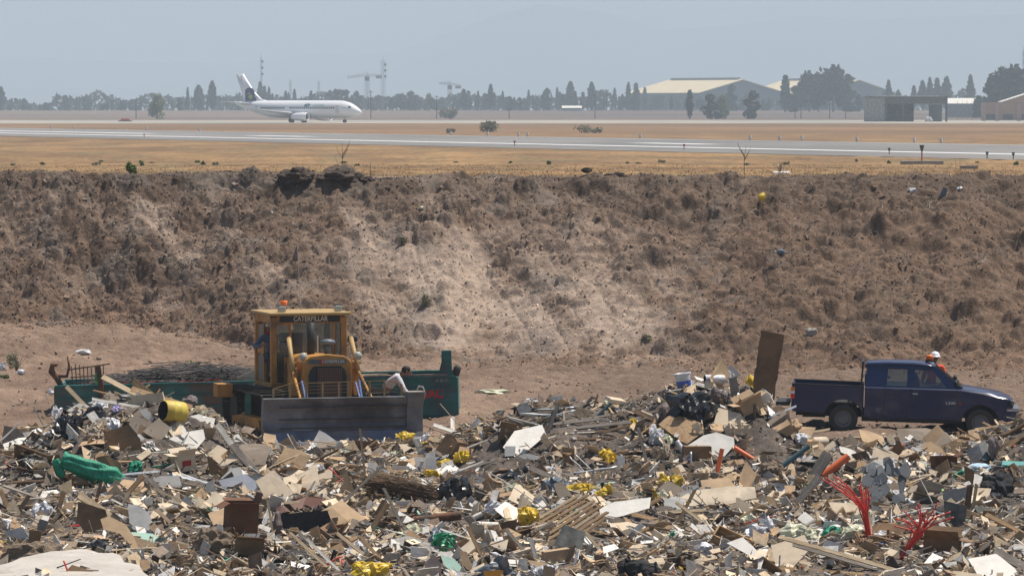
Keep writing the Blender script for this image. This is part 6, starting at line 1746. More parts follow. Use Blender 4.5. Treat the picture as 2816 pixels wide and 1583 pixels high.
# ---- the ridge in the middle
S('paint_panel', 'big white-spattered panel on the left end of the ridge', 'panel', [(1383, 1229), (1415, 1184), (1491, 1167), (1502, 1195), (1442, 1247), (1418, 1257)], BD[0], 1.1)
S('panel', 'white upright sheet in front of the white-spattered panel', 'panel', [(1388, 1226), (1418, 1226), (1416, 1252), (1388, 1254)], BD[0], .3, dY=-.3)
for k, (p0, p1, w, m_) in enumerate((((1300, 1272), (1446, 1246), 8, WD[4]), ((1290, 1262), (1438, 1262), 7, WD[3]), ((1270, 1290), (1420, 1258), 7, WD[4]), ((1240, 1300), (1370, 1262), 6, WD[3]), ((1215, 1312), (1330, 1268), 6, WD[4]), ((1310, 1254), (1400, 1232), 6, WD[0]), ((1255, 1282), (1340, 1254), 5, WD[0]))):
    plank('lath', 'pale lath in the stack left of the ridge, %s' % ['topmost', 'second from the top', 'third down', 'fourth down', 'lowest', 'short one above the rest', 'short one left of the rest'][k], 'lath', p0, p1, w, m_, group='stacked pale laths left of the ridge')
for k, (p0, p1, w, m_, lb) in enumerate((((1428, 1137), (1552, 1143), 7, m_silver, 'longest of the bluish metal profiles behind the ridge'), ((1467, 1128), (1586, 1120), 5, m_silver, 'upper straight metal profile behind the ridge'),
       ((1500, 1148), (1582, 1128), 5, m_silver, 'crossing metal profile behind the ridge'), ((1567, 1304), (1697, 1282), 6, m_silver, 'bright silver tube below the yellow wreath'),
       ((1703, 1335), (1793, 1308), 6, m_silver, 'silver tube left of the large yellow film'), ((1630, 1338), (1692, 1328), 10, BD[4], 'mint-white profile below the bright silver tube'),
       ((1566, 1254), (1612, 1302), 4, m_silver, 'thin grey tube, left of a steep pair'), ((1580, 1248), (1630, 1294), 4, m_silver, 'thin grey tube, right of a steep pair'),
       ((1900, 1242), (1900, 1292), 6, m_silver, 'short upright silver tube under the white draped sheet'))):
    plank('metal_profile', lb, 'profile', p0, p1, w, m_, kind='rod')
for k, (p0, p1, w, m_) in enumerate((((1508, 1166), (1650, 1152), 9, WD[3]), ((1520, 1182), (1735, 1160), 10, WD[3]), ((1530, 1196), (1700, 1182), 9, WD[2]), ((1560, 1172), (1728, 1190), 9, WD[3]), ((1640, 1192), (1730, 1170), 9, WD[2]), ((1500, 1200), (1600, 1186), 7, WD[2]), ((1560, 1158), (1680, 1140), 7, WD[3]), ((1545, 1208), (1690, 1204), 8, WD[2]), ((1600, 1150), (1733, 1164), 4, WD[4]), ((1570, 1190), (1670, 1186), 3, WD[4]))):
    plank('board', 'weathered board lying in the grey stack on the ridge, %s' % ['top left', 'second on the long side', 'wide dark one near the bottom', 'crossing one', 'short dark one at the right', 'low one at the left end', 'uppermost short one', 'lowest dark one', 'thin whitish one on top', 'thin whitish one across the middle'][k], 'board', p0, p1, w, m_, group='weathered boards stacked on the ridge')
plank('pipe', 'greenish pipe sticking up behind the ridge', 'pipe', (1640, 1146), (1680, 1108), 8, m_teal, kind='pipe')
S('chipboard', 'large broken chipboard sheet between the black sack and the ridge', 'chipboard', [(1811, 1166), (1838, 1143), (1873, 1144), (1932, 1163), (1937, 1185), (1890, 1219), (1873, 1213), (1852, 1196)], m_chip, .9, .02)
bag('sack', 'big black plastic sack below the blue bucket', 'sack', 1848, 1078, 2004, 1166, m_bfilm, 61, 1.25, lobes=1)
bag('cloth_bundle', 'purplish-brown rag bundle left of the big black sack', 'cloth', 1806, 1096, 1862, 1160, m_rag, 63, 1.1)
bag('cloth_bundle', 'brown rags behind the top of the big black sack', 'cloth', 1790, 1072, 1850, 1100, m_rag, 65, 1.1)
bag('plastic_film', 'dirty grey film to the right above the big black sack', 'film', 1950, 1064, 2010, 1112, m_rag, 66, 1.2)
def bucket():
    Y0 = 88.3; a = at(1884, 1080, Y0); c = at(1876, 1025, Y0); o = thing('bucket', 'blue and white paint bucket standing on top of the right heap', 'bucket', a)
    d = c - a; x = d.normalized(); u = Vector((0, 1, 0)).cross(x).normalized(); w = x.cross(u); n = 22
    rg_ = lambda l, r: [x * l + (u * math.cos(2 * math.pi * k / n) + w * math.sin(2 * math.pi * k / n)) * r for k in range(n)]
    H = d.length
    b = MB(); b.ring([rg_(0, .12), rg_(H * .96, .155)], caps=False); b.ring([rg_(0, .12), rg_(.005, .01)]); b.ring([rg_(H * .96, .165), rg_(H, .165), rg_(H, .15), rg_(H * .3, .13)], caps=False); b.build('body', m_wfilm, o, True)
    b = MB(); b.ring([rg_(.06, .127), rg_(H * .62, .146)], caps=False); b.build('blue_band', mat('blue_print', (.05, .1, .42), .5, var=.1, bump=0), o, True)
    b = MB(); b.tube([rg_(H * .94, .17)[0]] + [rg_(H * .94, .17)[0].lerp(rg_(H * .94, .17)[11], s / 6) - Vector((0, .16 * math.sin(3.14 * s / 6), .1 * math.sin(3.14 * s / 6))) for s in range(1, 6)] + [rg_(H * .94, .17)[11]], .005, 5); b.build('handle', m_silver, o)
    note([(1865, 1022), (1918, 1078)], Y0 - .3, 0)
bucket()
drum('plastic_drum', 'white plastic pail lying behind the blue and white bucket', at(1938, 1042, 88.4), at(1992, 1043, 88.5), .09, m_wfilm, m_cloth)
bag('plastic_bag', 'grey and white bag right of the lying white pail', 'bag', 1984, 1020, 2026, 1048, m_wfilm, 67, 1.1)
S('paper_sheet', 'folded newspaper sticking up on the crest of the right heap', 'newspaper', [(2000, 1010), (2012, 1003), (2038, 1030), (2026, 1036)], BD[1], .3)
S('cardboard_sheet', 'grey upright carton slab left of the yellow bag by the tall board', 'cardboard', [(2004, 1040), (2026, 1034), (2034, 1084), (2010, 1088)], CD[2], .1, .05, Y=88.2)
S('tall_board', 'tall dark brown board standing upright on the right heap', 'board', [(2092, 908), (2156, 920), (2126, 1108), (2066, 1100)], mat('dark_hardboard', (.21, .12, .062), .7, var=.15, scale=3, col2=(.12, .07, .04)), .12, .05, Y=88.1, yaw=-.15, wob=0)
bag('cloth_bundle', 'pale and brown rags under the yellow bag by the tall board', 'cloth', 2020, 1050, 2070, 1096, m_rag, 69, 1.2)
carton('carton', 'open brown carton at the foot of the tall upright board', 2066, 1128, .46, .3, .22, (.1, -.42, .35), CD[0], True, Y=87.3)
S('paper_sheet', 'creased kraft paper with faint print in front of the black sack', 'paper', [(1975, 1121), (2035, 1135), (2054, 1160), (2030, 1170), (1962, 1166)], CD[3], .9)
bag('paper_sack', 'crumpled kraft paper sack below the creased kraft paper', 'sack', 1986, 1150, 2058, 1208, CD[3], 71, 1.0)
def longbox(name, label, A, B, hgt, dep, mt1, Y0, dy=0.):
    a = at(A[0], A[1], Y0); c = at(B[0], B[1], Y0 + dy); x = (c - a).normalized(); up = Vector((0, -.35, 1)); z = (up - x * up.dot(x)).normalized(); y = z.cross(x)
    b = MB(); L = (c - a).length; t = .01
    b.box((L / 2, dep / 2, hgt / 2), (L, t, hgt)); b.box((L / 2, -dep / 2, hgt / 2), (L, t, hgt)); b.box((L / 2, 0, hgt), (L, dep + t, t)); b.box((L / 2, 0, 0), (L, dep - t, t)); b.box((L - .01, 0, hgt / 2), (t, dep - .02, hgt - .02))
    o = b.build(name, mt1); o.matrix_world = Matrix.Translation(a) @ Matrix((x, y, z)).transposed().to_4x4(); note([A, (B[0], B[1] - hgt * F / Y0)], Y0 - .3, 3)
    return tag(o, label, 'box')
longbox('long_carton', 'long grey-brown open-ended carton sloping up to the pickup, upper one', (2072, 1218), (2172, 1148), .16, .2, CD[2], 87.1)
longbox('long_carton', 'long tan carton below the grey-brown one, sloping up to the pickup', (2060, 1248), (2182, 1182), .2, .24, CD[0], 86.9)
plank('metal_profile', 'pale metal rail lying on the upper long carton', 'profile', (2128, 1142), (2190, 1116), 6, m_silver, Y=87.2)
S('cardboard_sheet', 'small torn tan flap above the upper long carton', 'cardboard', [(2086, 1140), (2120, 1134), (2112, 1160), (2080, 1168)], CD[0], .3, Y=87.6)
bag('paper_sack', 'crumpled tan paper right of the long cartons', 'paper', 2168, 1152, 2202, 1192, CD[0], 73, .9, lobes=1)
bag('plastic_bag', 'white printed bag below the crumpled tan paper, right of the long cartons', 'bag', 2184, 1190, 2218, 1226, m_wfilm, 75, .8, lobes=1)
S('draped_sheet', 'dirty white sheet draped over a brown box below the chipboard', 'sheet', [(1880, 1232), (1935, 1196), (1970, 1188), (2018, 1202), (2020, 1222), (1985, 1262), (1958, 1248), (1940, 1244), (1925, 1242)], BD[0], .7, .01)
carton('carton', 'brown carton in shade under the draped white sheet', 1916, 1262, .5, .3, .24, (0, 0, .2), CD[1], False)
bag('plastic_bag', 'white bag in the middle of the ridge right of the long stick', 'bag', 1776, 1172, 1830, 1222, m_wfilm, 77, 1.0)
bag('paper_sack', 'grey-white paper bundle below the ridge, right of the long stick', 'paper', 1790, 1214, 1860, 1262, CD[2], 79, 1.2)
plank('bottle', 'white and blue detergent bottle lying right of the paper bundle', 'bottle', (1862, 1210), (1882, 1248), 17, m_wfilm, kind='branch')
bag('plastic_film', 'blue-grey film bundle left of the long yellow film', 'film', 1490, 1306, 1572, 1360, m_bgfilm, 81, 1.3)
S('cardboard_sheet', 'grey cardboard in front of the blue-grey film bundle', 'cardboard', [(1522, 1330), (1545, 1322), (1578, 1366), (1540, 1380)], CD[2], .5, dY=-.2)
S('cardboard_sheet', 'grey-tan cardboard arch in front of the large yellow film', 'cardboard', [(1798, 1356), (1836, 1320), (1880, 1340), (1856, 1366)], CD[2], .6, dY=-.2)
S('striped_packet', 'white striped packet under the cardboard arch', 'packet', [(1822, 1366), (1882, 1378), (1872, 1400), (1828, 1398)], BD[0], .5, .05)
S('panel', 'small white panel right of the yellow wreath', 'panel', [(1696, 1250), (1718, 1254), (1720, 1290), (1700, 1280)], BD[0], .2)
S('panel', 'round pale fragment at the foot of the ridge', 'panel', [(1514, 1272), (1530, 1262), (1552, 1266), (1548, 1282), (1520, 1284)], BD[2], .9)
S('panel', 'tan square panel at the right of the small white one, tilted', 'panel', [(1850, 1274), (1874, 1276), (1898, 1308), (1880, 1306)], BD[2], .9)
# fan of slats
SL = ['first', 'second', 'third', 'fourth', 'fifth', 'sixth', 'seventh', 'eighth', 'ninth']
for k in range(9):
    x0, y0 = 1455 + k * 12, 1440 + k * 8; x1, y1 = 1592 + k * 9, 1360 + k * 8
    plank('slat', 'orange-tan slat in the fan of parallel slats, %s from the top left' % SL[k], 'slat', (x0 - (k % 3) * 14, y0 + (k % 3) * 8), (x1 + (k % 2) * 16, y1 - (k % 2) * 9), 8, WD[1] if k % 3 else WD[0], t=.03, group='fan of parallel slats', dy=.2)
plank('slat', 'long grey slat under the fan of parallel slats', 'slat', (1418, 1486), (1520, 1434), 8, WD[3])
S('panel', 'pale grey sheet right of the slat fan', 'panel', [(1648, 1398), (1690, 1378), (1790, 1366), (1786, 1396), (1700, 1420), (1652, 1424)], BD[0], 1.0)
S('panel', 'broad pale brown sheet right of centre, behind the crossed boards', 'panel', [(1842, 1382), (1910, 1346), (2010, 1336), (2076, 1338), (2080, 1368), (2010, 1384), (1900, 1394)], BD[2], 1.2)
for k in range(6):
    S('pleated_card', 'cream pleat of the fanned cardboard at the right end of the broad sheet', 'cardboard', [(2012 + k * 11, 1360 + k * 6), (2024 + k * 11, 1362 + k * 6), (2040 + k * 8, 1396 + k * 3), (2018 + k * 8, 1400 + k * 3)], CD[3] if k % 2 else BD[2], .4, .012, group='cream pleats of the fanned cardboard', dY=-.1 * k)
S('panel', 'whitish torn sheet left of the wooden frame', 'panel', [(1998, 1492), (2042, 1476), (2070, 1500), (2108, 1544), (2060, 1526)], BD[0], .9)
o = thing('drawer', 'open wooden drawer frame, centre right foreground', 'drawer', at(2014, 1496, hit(2014, 1500) - .1), (D2(22), D2(24), D2(-10)))
for nm, c, d in (('side', (-.32, 0, .05), (.02, .36, .14)), ('side', (.32, 0, .05), (.02, .36, .14)), ('side', (0, -.18, .05), (.64, .02, .14)), ('side', (0, .18, .05), (.64, .02, .14)), ('bottom', (0, 0, -.02), (.62, .34, .01))):
    b = MB(); b.box(c, d); b.build(nm, WD[1], o)
note([(1950, 1445), (2080, 1510)], o.location.y - .3, 0)
# ---- right part
plank('conduit', 'orange pipe standing upright below the draped white sheet', 'pipe', (1986, 1233), (1970, 1308), 13, m_orange, kind='pipe', lean=.1)
plank('conduit', 'orange pipe slanting down right of the draped white sheet', 'pipe', (2019, 1230), (2072, 1263), 14, m_orange, kind='pipe')
plank('conduit', 'thick orange pipe slanting behind the wide grey-tan board', 'pipe', (2333, 1254), (2262, 1308), 21, m_orange, kind='pipe')
plank('pipe', 'dark teal pipe slanting up right of the long cartons', 'pipe', (2127, 1300), (2224, 1226), 15, m_teal, kind='pipe')
plank('board', 'wide grey-tan board, upper half of a long slanting line', 'board', (2278, 1246), (2232, 1318), 30, WD[3])
plank('board', 'grey-tan board continuing the slanting line down to the soil', 'board', (2254, 1310), (2186, 1390), 20, WD[3])
S('panel', 'light grey panel above the thick orange pipe', 'panel', [(2244, 1232), (2305, 1214), (2306, 1242), (2270, 1240)], BD[1], .8)
S('panel', 'bluish-white strip panel right of the light grey panel', 'panel', [(2308, 1226), (2340, 1234), (2388, 1258), (2380, 1270), (2312, 1242)], BD[0], 1.0)
S('paper_sheet', 'cream curved paper above the grey slabs', 'paper', [(2384, 1286), (2400, 1276), (2440, 1268), (2436, 1278), (2410, 1290), (2390, 1296)], BD[2], .9)
carton('carton', 'tan closed box on the dirt below the pickup', 2346, 1228, .36, .26, .2, (0, .06, .35), CD[0], False, tape=None)
drum('paper_roll', 'roll with a golden core lying below the rear wheel of the pickup', at(2232, 1214, 91), at(2270, 1212, 91.4), .09, BD[2], m_chip)
S('cardboard_sheet', 'oval tan cardboard tilted below the pickup front door', 'cardboard', [(2537, 1216), (2560, 1214), (2603, 1240), (2598, 1264), (2560, 1246), (2540, 1236)], CD[0], .7)
plank('board', 'thin tan board lying on dirt below the rear wheel', 'board', (2218, 1190), (2282, 1180), 8, WD[0])
GS = []
rs = random.Random(9)
for k in range(30):
    cx = rs.uniform(2375, 2492); cy = rs.uniform(1268, 1396); w = rs.uniform(20, 34); h = rs.uniform(22, 42); a = rs.uniform(-.5, .5)
    pts = []
    for q in range(5):
        t = q / 5 * 6.283 + rs.uniform(-.3, .3); pts.append((cx + math.cos(t) * w * .6 * rs.uniform(.7, 1.1), cy + math.sin(t) * h * .6 * rs.uniform(.8, 1.1)))
    S('slate_piece', '%s broken grey slab at the %s %s of the pile right of the orange pipe' % ('larger' if w * h > 850 else 'smaller', 'top' if cy < 1310 else ('middle' if cy < 1352 else 'bottom'), 'left' if cx < 2414 else ('centre' if cx < 2453 else 'right')), 'slab', pts, BD[5], rs.uniform(.2, .7), .03, group='pile of broken grey slabs', Y=hit(cx, 1400) + (1400 - cy) * .006 - .1, yaw=rs.uniform(-.3, .3))
def bundle(name, label, strands, n, seed, w=5, Y0=None):
    """cut red hoses: each strand a part"""
    rb = random.Random(seed); Yb = Y0 or hit(*strands[0][0]); base = at(*strands[0][0], Yb)
    o = thing(name, label, 'hoses', base)
    for k in range(n):
        st = strands[k % len(strands)]; ox, oy = rb.gauss(0, 9), rb.gauss(0, 9); yo = rb.uniform(-.08, .08); ye = rb.uniform(-.25, .25); sp = rb.uniform(.9, 1.1); cut = rb.uniform(.55, 1.0)
        pts = []
        for i, p in enumerate(st):
            f = i / (len(st) - 1)
            if f > cut: f_ = cut; 
            sx, sy = ox * (.25 + f) + rb.gauss(0, 1), oy * (.1 + f) + rb.gauss(0, 1)
            pts.append(at(p[0] + sx, p[1] + sy, Yb + yo + ye * f) - base)
            if i / (len(st) - 1) > cut: break
        fine = []
        for i in range(len(pts) - 1):
            for j in range(4):
                t = j / 4; p0 = pts[max(i - 1, 0)]; p1, p2 = pts[i], pts[i + 1]; p3 = pts[min(i + 2, len(pts) - 1)]
                fine.append(.5 * ((2 * p1) + (p2 - p0) * t + (2 * p0 - 5 * p1 + 4 * p2 - p3) * t * t + (3 * p1 - p0 - 3 * p2 + p3) * t ** 3))
        fine.append(pts[-1])
        b = MB(); b.tube(fine, w / F * Yb / 2, 7); b.build('hose', m_red, o, True)
    xs_ = [p[0] for st in strands for p in st]; ys_ = [p[1] for st in strands for p in st]; BOX.append((min(xs_), min(ys_), max(xs_), max(ys_), Yb - .15))
bundle('hose_bundle', 'bundle of bright red hoses curving up, left one of two bundles', [[(2396, 1500), (2386, 1450), (2372, 1405), (2345, 1372), (2300, 1336), (2258, 1310)], [(2400, 1500), (2384, 1450), (2376, 1410), (2352, 1378), (2318, 1344), (2280, 1324)], [(2394, 1498), (2384, 1455), (2378, 1400), (2374, 1360), (2370, 1336)], [(2392, 1498), (2380, 1440), (2368, 1400), (2360, 1366), (2350, 1340)], [(2398, 1500), (2388, 1450), (2382, 1412), (2384, 1370), (2380, 1345)]], 17, 4, 3.9, hit(2396, 1500) - .25)
bundle('hose_bundle', 'bundle of bright red hoses fanning to the right, right one of two bundles', [[(2476, 1536), (2500, 1500), (2524, 1466), (2560, 1442), (2610, 1424)], [(2478, 1538), (2505, 1495), (2530, 1462), (2558, 1430), (2574, 1408)], [(2474, 1536), (2500, 1498), (2522, 1460), (2545, 1420), (2566, 1386)], [(2480, 1536), (2505, 1490), (2530, 1455), (2535, 1410), (2528, 1385)], [(2476, 1534), (2505, 1490), (2520, 1455), (2498, 1425), (2474, 1396)], [(2476, 1534), (2500, 1492), (2510, 1455), (2480, 1440), (2440, 1428)]], 18, 6, 3.9, hit(2476, 1536) - .25)
bag('plastic_film', 'cream translucent film left of the red hose bundles', 'film', 2148, 1438, 2262, 1492, m_cfilm, 83, 1.5)
bag('plastic_film', 'right end of the cream film next to the red hoses', 'film', 2312, 1440, 2368, 1492, m_cfilm, 84, 1.3)
bag('shade_net', 'dark green net lump on the cream film', 'net', 2248, 1442, 2318, 1474, m_gfilm, 85, 1.4)
plank('board', 'very long tan board running down to the bottom right of centre', 'board', (2141, 1475), (2540, 1592), 12, WD[0], dy=-.1)
plank('board', 'very long grey board close under the long tan one', 'board', (2180, 1496), (2440, 1572), 11, WD[3], dy=-.1)
plank('board', 'brown board lying flat near the bottom, under the two long boards', 'board', (2134, 1560), (2400, 1580), 11, WD[1], dy=-.1)
S('cardboard_sheet', 'grey-tan cardboard square under the start of the long boards', 'cardboard', [(2120, 1498), (2211, 1469), (2232, 1504), (2183, 1557), (2131, 1552)], CD[3], .9)
S('panel', 'pinkish board between the long boards and the right hose bundle', 'panel', [(2409, 1533), (2450, 1507), (2470, 1514), (2444, 1537)], BD[2], 1.2)
S('panel', 'dark framed panel standing right of the right hose bundle', 'panel', [(2592, 1352), (2662, 1336), (2660, 1390), (2594, 1374)], BD[1], .15, .02)
S('panel', 'dark box side below the dark framed panel', 'panel', [(2596, 1376), (2660, 1390), (2652, 1450), (2600, 1440)], BD[3], .05, .06)
plank('board', 'pale edge board leaning on the dark framed panel', 'board', (2686, 1330), (2672, 1420), 9, WD[0], lean=.05)
plank('board', 'upright dark board beside the dark framed panel', 'board', (2668, 1336), (2655, 1430), 16, WD[2], lean=.05)
plank('batten', 'long thin grey batten running into the dark framed panel', 'batten', (2440, 1402), (2594, 1356), 7, WD[3])
plank('cable', 'thin pale wire standing above the right hose bundle', 'wire', (2526, 1305), (2568, 1390), 3, BD[0], kind='branch')
plank('tube', 'curved white plastic tube left of the right hose bundle', 'tube', (2418, 1430), (2560, 1396), 7, BD[0], kind='branch')
bag('foam_block', 'light blue foam block at the right below the log pile', 'foam', 2668, 1272, 2728, 1306, mat('pale_blue_foam', (.45, .6, .72), .6, var=.08), 87, .3, lobes=1)
plank('board', 'turquoise painted board at the right edge', 'board', (2756, 1273), (2840, 1276), 15, mat('turquoise_paint', (.14, .45, .42), .6, var=.1), dy=0)
carton('carton', 'rust-brown crate in shade below the log pile', 2596, 1300, .4, .3, .3, (0, 0, .2), mat('rust_brown', (.14, .06, .03), .8, var=.3), True)
S('cardboard_sheet', 'dark brown panel standing below the light blue foam', 'cardboard', [(2652, 1278), (2680, 1296), (2676, 1332), (2655, 1336)], CD[1], .1, .05)
bag('plastic_bag', 'light green bag above the dark framed panel', 'bag', 2568, 1337, 2597, 1360, mat('light_green_film', (.25, .45, .2), .5, var=.1), 89, .8, lobes=1)
bag('cloth_bundle', 'very dark brown heap of rags at the right below the logs', 'cloth', 2690, 1296, 2784, 1360, m_cloth, 91, .9)
bag('cloth_bundle', 'dark brown lumpy bundle at the right edge below the turquoise board', 'cloth', 2744, 1284, 2800, 1342, WD[2], 93, .8)
plank('log', 'dark log, lowest of the pile at the right edge', 'log', (2735, 1240), (2830, 1196), 22, WD[2], kind='branch')
plank('log', 'dark log, top of the pile at the right edge', 'log', (2748, 1206), (2830, 1160), 18, WD[2], kind='branch')
plank('board', 'grey-tan board leaning on the log pile at the right edge', 'board', (2758, 1240), (2800, 1206), 12, WD[1])
plank('board', 'pale pointed board at the right edge above the turquoise board', 'board', (2750, 1250), (2830, 1246), 11, WD[0])
bag('cloth_bundle', 'dark rag hanging left of the log pile', 'cloth', 2718, 1196, 2750, 1260, m_rag, 95, .8, lobes=1)
for k in range(6):
    plank('pallet_slat', 'white slat of the tilted pallet at the right edge, %s from the top' % SL[k], 'slat', (2700 + k * 4, 1374 + k * 5 - 22), (2830, 1352 + k * 9 - 10), 7, WD[4], group='white slats at the right edge', dy=.3)
plank('board', 'long tan board at the right edge below the white slats', 'board', (2711, 1413), (2830, 1474), 13, WD[1])
plank('board', 'thick grey board at the bottom right corner', 'board', (2734, 1514), (2830, 1566), 26, WD[3])
S('panel', 'white speckled panel at the bottom right corner', 'panel', [(2662, 1535), (2739, 1521), (2790, 1560), (2815, 1600), (2700, 1600)], BD[0], 1.3)
S('panel', 'bent grey panel right of the right hose bundle', 'panel', [(2560, 1463), (2607, 1479), (2672, 1448), (2650, 1474), (2618, 1486), (2566, 1474)], BD[1], .9)
carton('carton', 'brown wooden box in shade below the bent grey panel', 2590, 1530, .55, .4, .3, (0, .05, -.2), CD[1], True)
plank('board', 'steep grey board right of the brown box', 'board', (2722, 1492), (2668, 1530), 13, WD[3])
S('cardboard_sheet', 'tan sheet cut by the bottom edge, right part', 'cardboard', [(2590, 1600), (2620, 1568), (2700, 1578), (2706, 1600)], CD[3], .9)
plank('tap', 'bright blue plastic fitting between the two hose bundles', 'fitting', (2406, 1502), (2430, 1494), 9, mat('bright_blue_plastic', (.04, .16, .62), .4, var=.05), kind='branch')
bag('plastic_film', 'white and pink film tangle left of the cream film', 'film', 2040, 1440, 2120, 1486, m_wfilm, 97, 1.3)
bag('clear_bag', 'bluish clear bag standing left of the cream film', 'bag', 2096, 1420, 2130, 1476, m_wfilm, 98, .9, lobes=1)
plank('tube', 'curved red tube left of the bluish clear bag', 'tube', (2034, 1442), (2126, 1418), 5, m_red, kind='branch')
plank('rod', 'short red rod on the dirt below the pickup', 'rod', (2386, 1206), (2446, 1206), 6, m_red, kind='rod')
S('paper_sheet', 'red torn paper on the dirt below the pickup', 'paper', [(2450, 1232), (2466, 1222), (2490, 1220), (2480, 1234), (2460, 1240)], m_red, .8)
bag('brushwood_tangle', 'grey twig tangle on the dirt right of the red torn paper', 'twigs', 2496, 1210, 2536, 1240, CD[2], 99, 1.8)
bag('cloth_bundle', 'green and brown bottle-like bundle left of the logs', 'bundle', 2700, 1240, 2722, 1268, m_teal, 101, .6, lobes=1)
# brushwood bundle
b = MB(); rb = random.Random(8); Yb = hit(1120, 1392)
for k in range(420):
    px_ = rb.uniform(1030, 1190); py_ = 1332 + (px_ - 1030) * .16 + rb.gauss(0, 12)
    L = rb.uniform(25, 70); a = .22 + rb.gauss(0, .16)
    y = Yb + rb.uniform(-.15, .25)
    b.tube([at(px_ - L * math.cos(a), py_ - L * math.sin(a), y), at(px_, py_ + rb.uniform(-3, 3), y + rb.uniform(-.05, .05)), at(px_ + L * math.cos(a) * .7, py_ + L * math.sin(a) * .7, y)], rb.uniform(.003, .008), 4, caps=False)
b.top('brushwood', WD[2], 'bundle of brown brushwood right of the tall thin stick', 'brushwood', kind='stuff')
BOX.append((1010, 1318, 1210, 1394, Yb - .2))

# ---------------------------------------------------------------- loose pieces that fill the field
def zone_of(px, py):
    if py < 1262:
        for a, z in ((330, 'on the left side of the left heap'), (700, 'on the right side of the left heap'), (1130, 'below the bulldozer blade'), (1420, 'between the blade and the ridge'),
                     (1800, 'on the ridge'), (2220, 'on the right heap'), (2640, 'on the dirt below the pickup'), (9999, 'near the logs at the right edge')):
            if px < a: return z
    if py < 1400:
        for a, z in ((330, 'around the green net'), (600, 'right of the green net'), (900, 'around the gridded foam panel'), (1230, 'around the brushwood bundle'), (1500, 'in the centre hollow'),
                     (1800, 'around the long yellow film'), (2100, 'below the draped white sheet'), (2360, 'around the slanting orange pipe'), (2560, 'around the grey slabs'), (9999, 'around the dark framed panel')):
            if px < a: return z
    for a, z in ((280, 'near the large pale corner sheet'), (560, 'around the bright white panel'), (800, 'around the tall reddish carton'), (1060, 'around the trio of foreground battens'), (1330, 'around the green bag'),
                 (1620, 'around the dark square panel'), (1900, 'above the black cloth heap'), (2140, 'around the wooden drawer'), (2420, 'around the very long boards'), (9999, 'in the bottom right corner')):
        if px < a: return z

def blocked(px, py, Y, h):
    for (x0, y0, x1, y1, Yb) in BOX:
        if Y < Yb + .05 and x0 - h * .2 < px < x1 + h * .2 and (y0 - 2 < py - h * .4 < y1 - .25 * (y1 - y0) or y0 - 2 < py - h * .9 < y1 - .25 * (y1 - y0)): return True
    return False

def scatter_spot():
    while True:
        Y = 68.6 + 27.2 * R.random() ** .85; X = R.uniform(-.1135, .1135) * Y
        z = tz(X, Y)
        if z < gz(X, Y) - .02: continue
        px, py = proj((X, Y, z))
        if py > 1600: continue
        return X, Y, z, px, py

def orient(flat):
    """random pose; flat pieces mostly lean back towards the sky and the viewer"""
    yaw = R.uniform(-math.pi, math.pi)
    tilt = abs(R.gauss(.0, .55)) if flat else R.gauss(0, .35)
    return yaw, tilt
NAMES = {id(m): n for m, n in zip(wood, ['pale', 'tan', 'dark brown', 'grey', 'white'])}
NAMES.update({id(m): n for m, n in zip(card, ['tan', 'brown', 'grey-brown', 'pale'])})
NAMES.update({id(m): n for m, n in zip(board, ['white', 'grey', 'cream', 'dark', 'mint', 'slate-grey'])})
def put(b, name, mt, X, Y, z, m3, label, cat, group):
    o = b.build(name, mt); o.matrix_world = Matrix.Translation((X, Y, z)) @ m3.to_4x4(); return tag(o, label, cat, group)
# boards and battens
cnt = 0
while cnt < 295:
    X, Y, z, px, py = scatter_spot()
    L = R.uniform(.35, 1.35) * (1.5 if R.random() < .25 else 1); w = R.choice([.035, .045, .06, .08, .1, .13]); t = R.choice([.012, .018, .022, .03])
    el = R.gauss(.05, .30); yaw = R.uniform(-1.1, 1.1) if R.random() < .8 else R.uniform(-3, 3)
    hpx = (abs(math.sin(el)) * L + .08) * F / Y
    if blocked(px, py, Y - .1, hpx + L * 40): continue
    m3 = Euler((R.gauss(.5, .5), -el, yaw), 'XYZ').to_matrix()
    m3 = Matrix.Rotation(yaw, 3, 'Z') @ Matrix.Rotation(-el, 3, 'Y') @ Matrix.Rotation(R.gauss(.5, .5), 3, 'X')
    mt = R.choices(wood, [4, 4, 2.2, 3, 2])[0]
    b = MB(); rings = []; bow = R.uniform(-.015, .015)
    for i in range(3):
        s = i / 2; rings.append([(L * (s - .5) + R.uniform(-.01, .01), yy * w / 2, zz * t / 2 + bow * (i == 1)) for yy, zz in ((-1, -1), (1, -1), (1, 1), (-1, 1))])
    b.ring(rings)
    size = 'long' if L > .8 else ('short' if L < .45 else 'medium')
    pose = 'steeply leaning' if abs(el) > .45 else ('lying' if abs(el) < .15 else 'tilted')
    zn = zone_of(px, py); kind_ = 'batten' if w < .06 else 'board'
    put(b, kind_, mt, X, Y, z + .05 + abs(math.sin(el)) * L * .32, m3, f'{size} {NAMES[id(mt)]} {kind_} {pose} {zn}', kind_, f'loose {kind_} pieces {zn}')
    cnt += 1
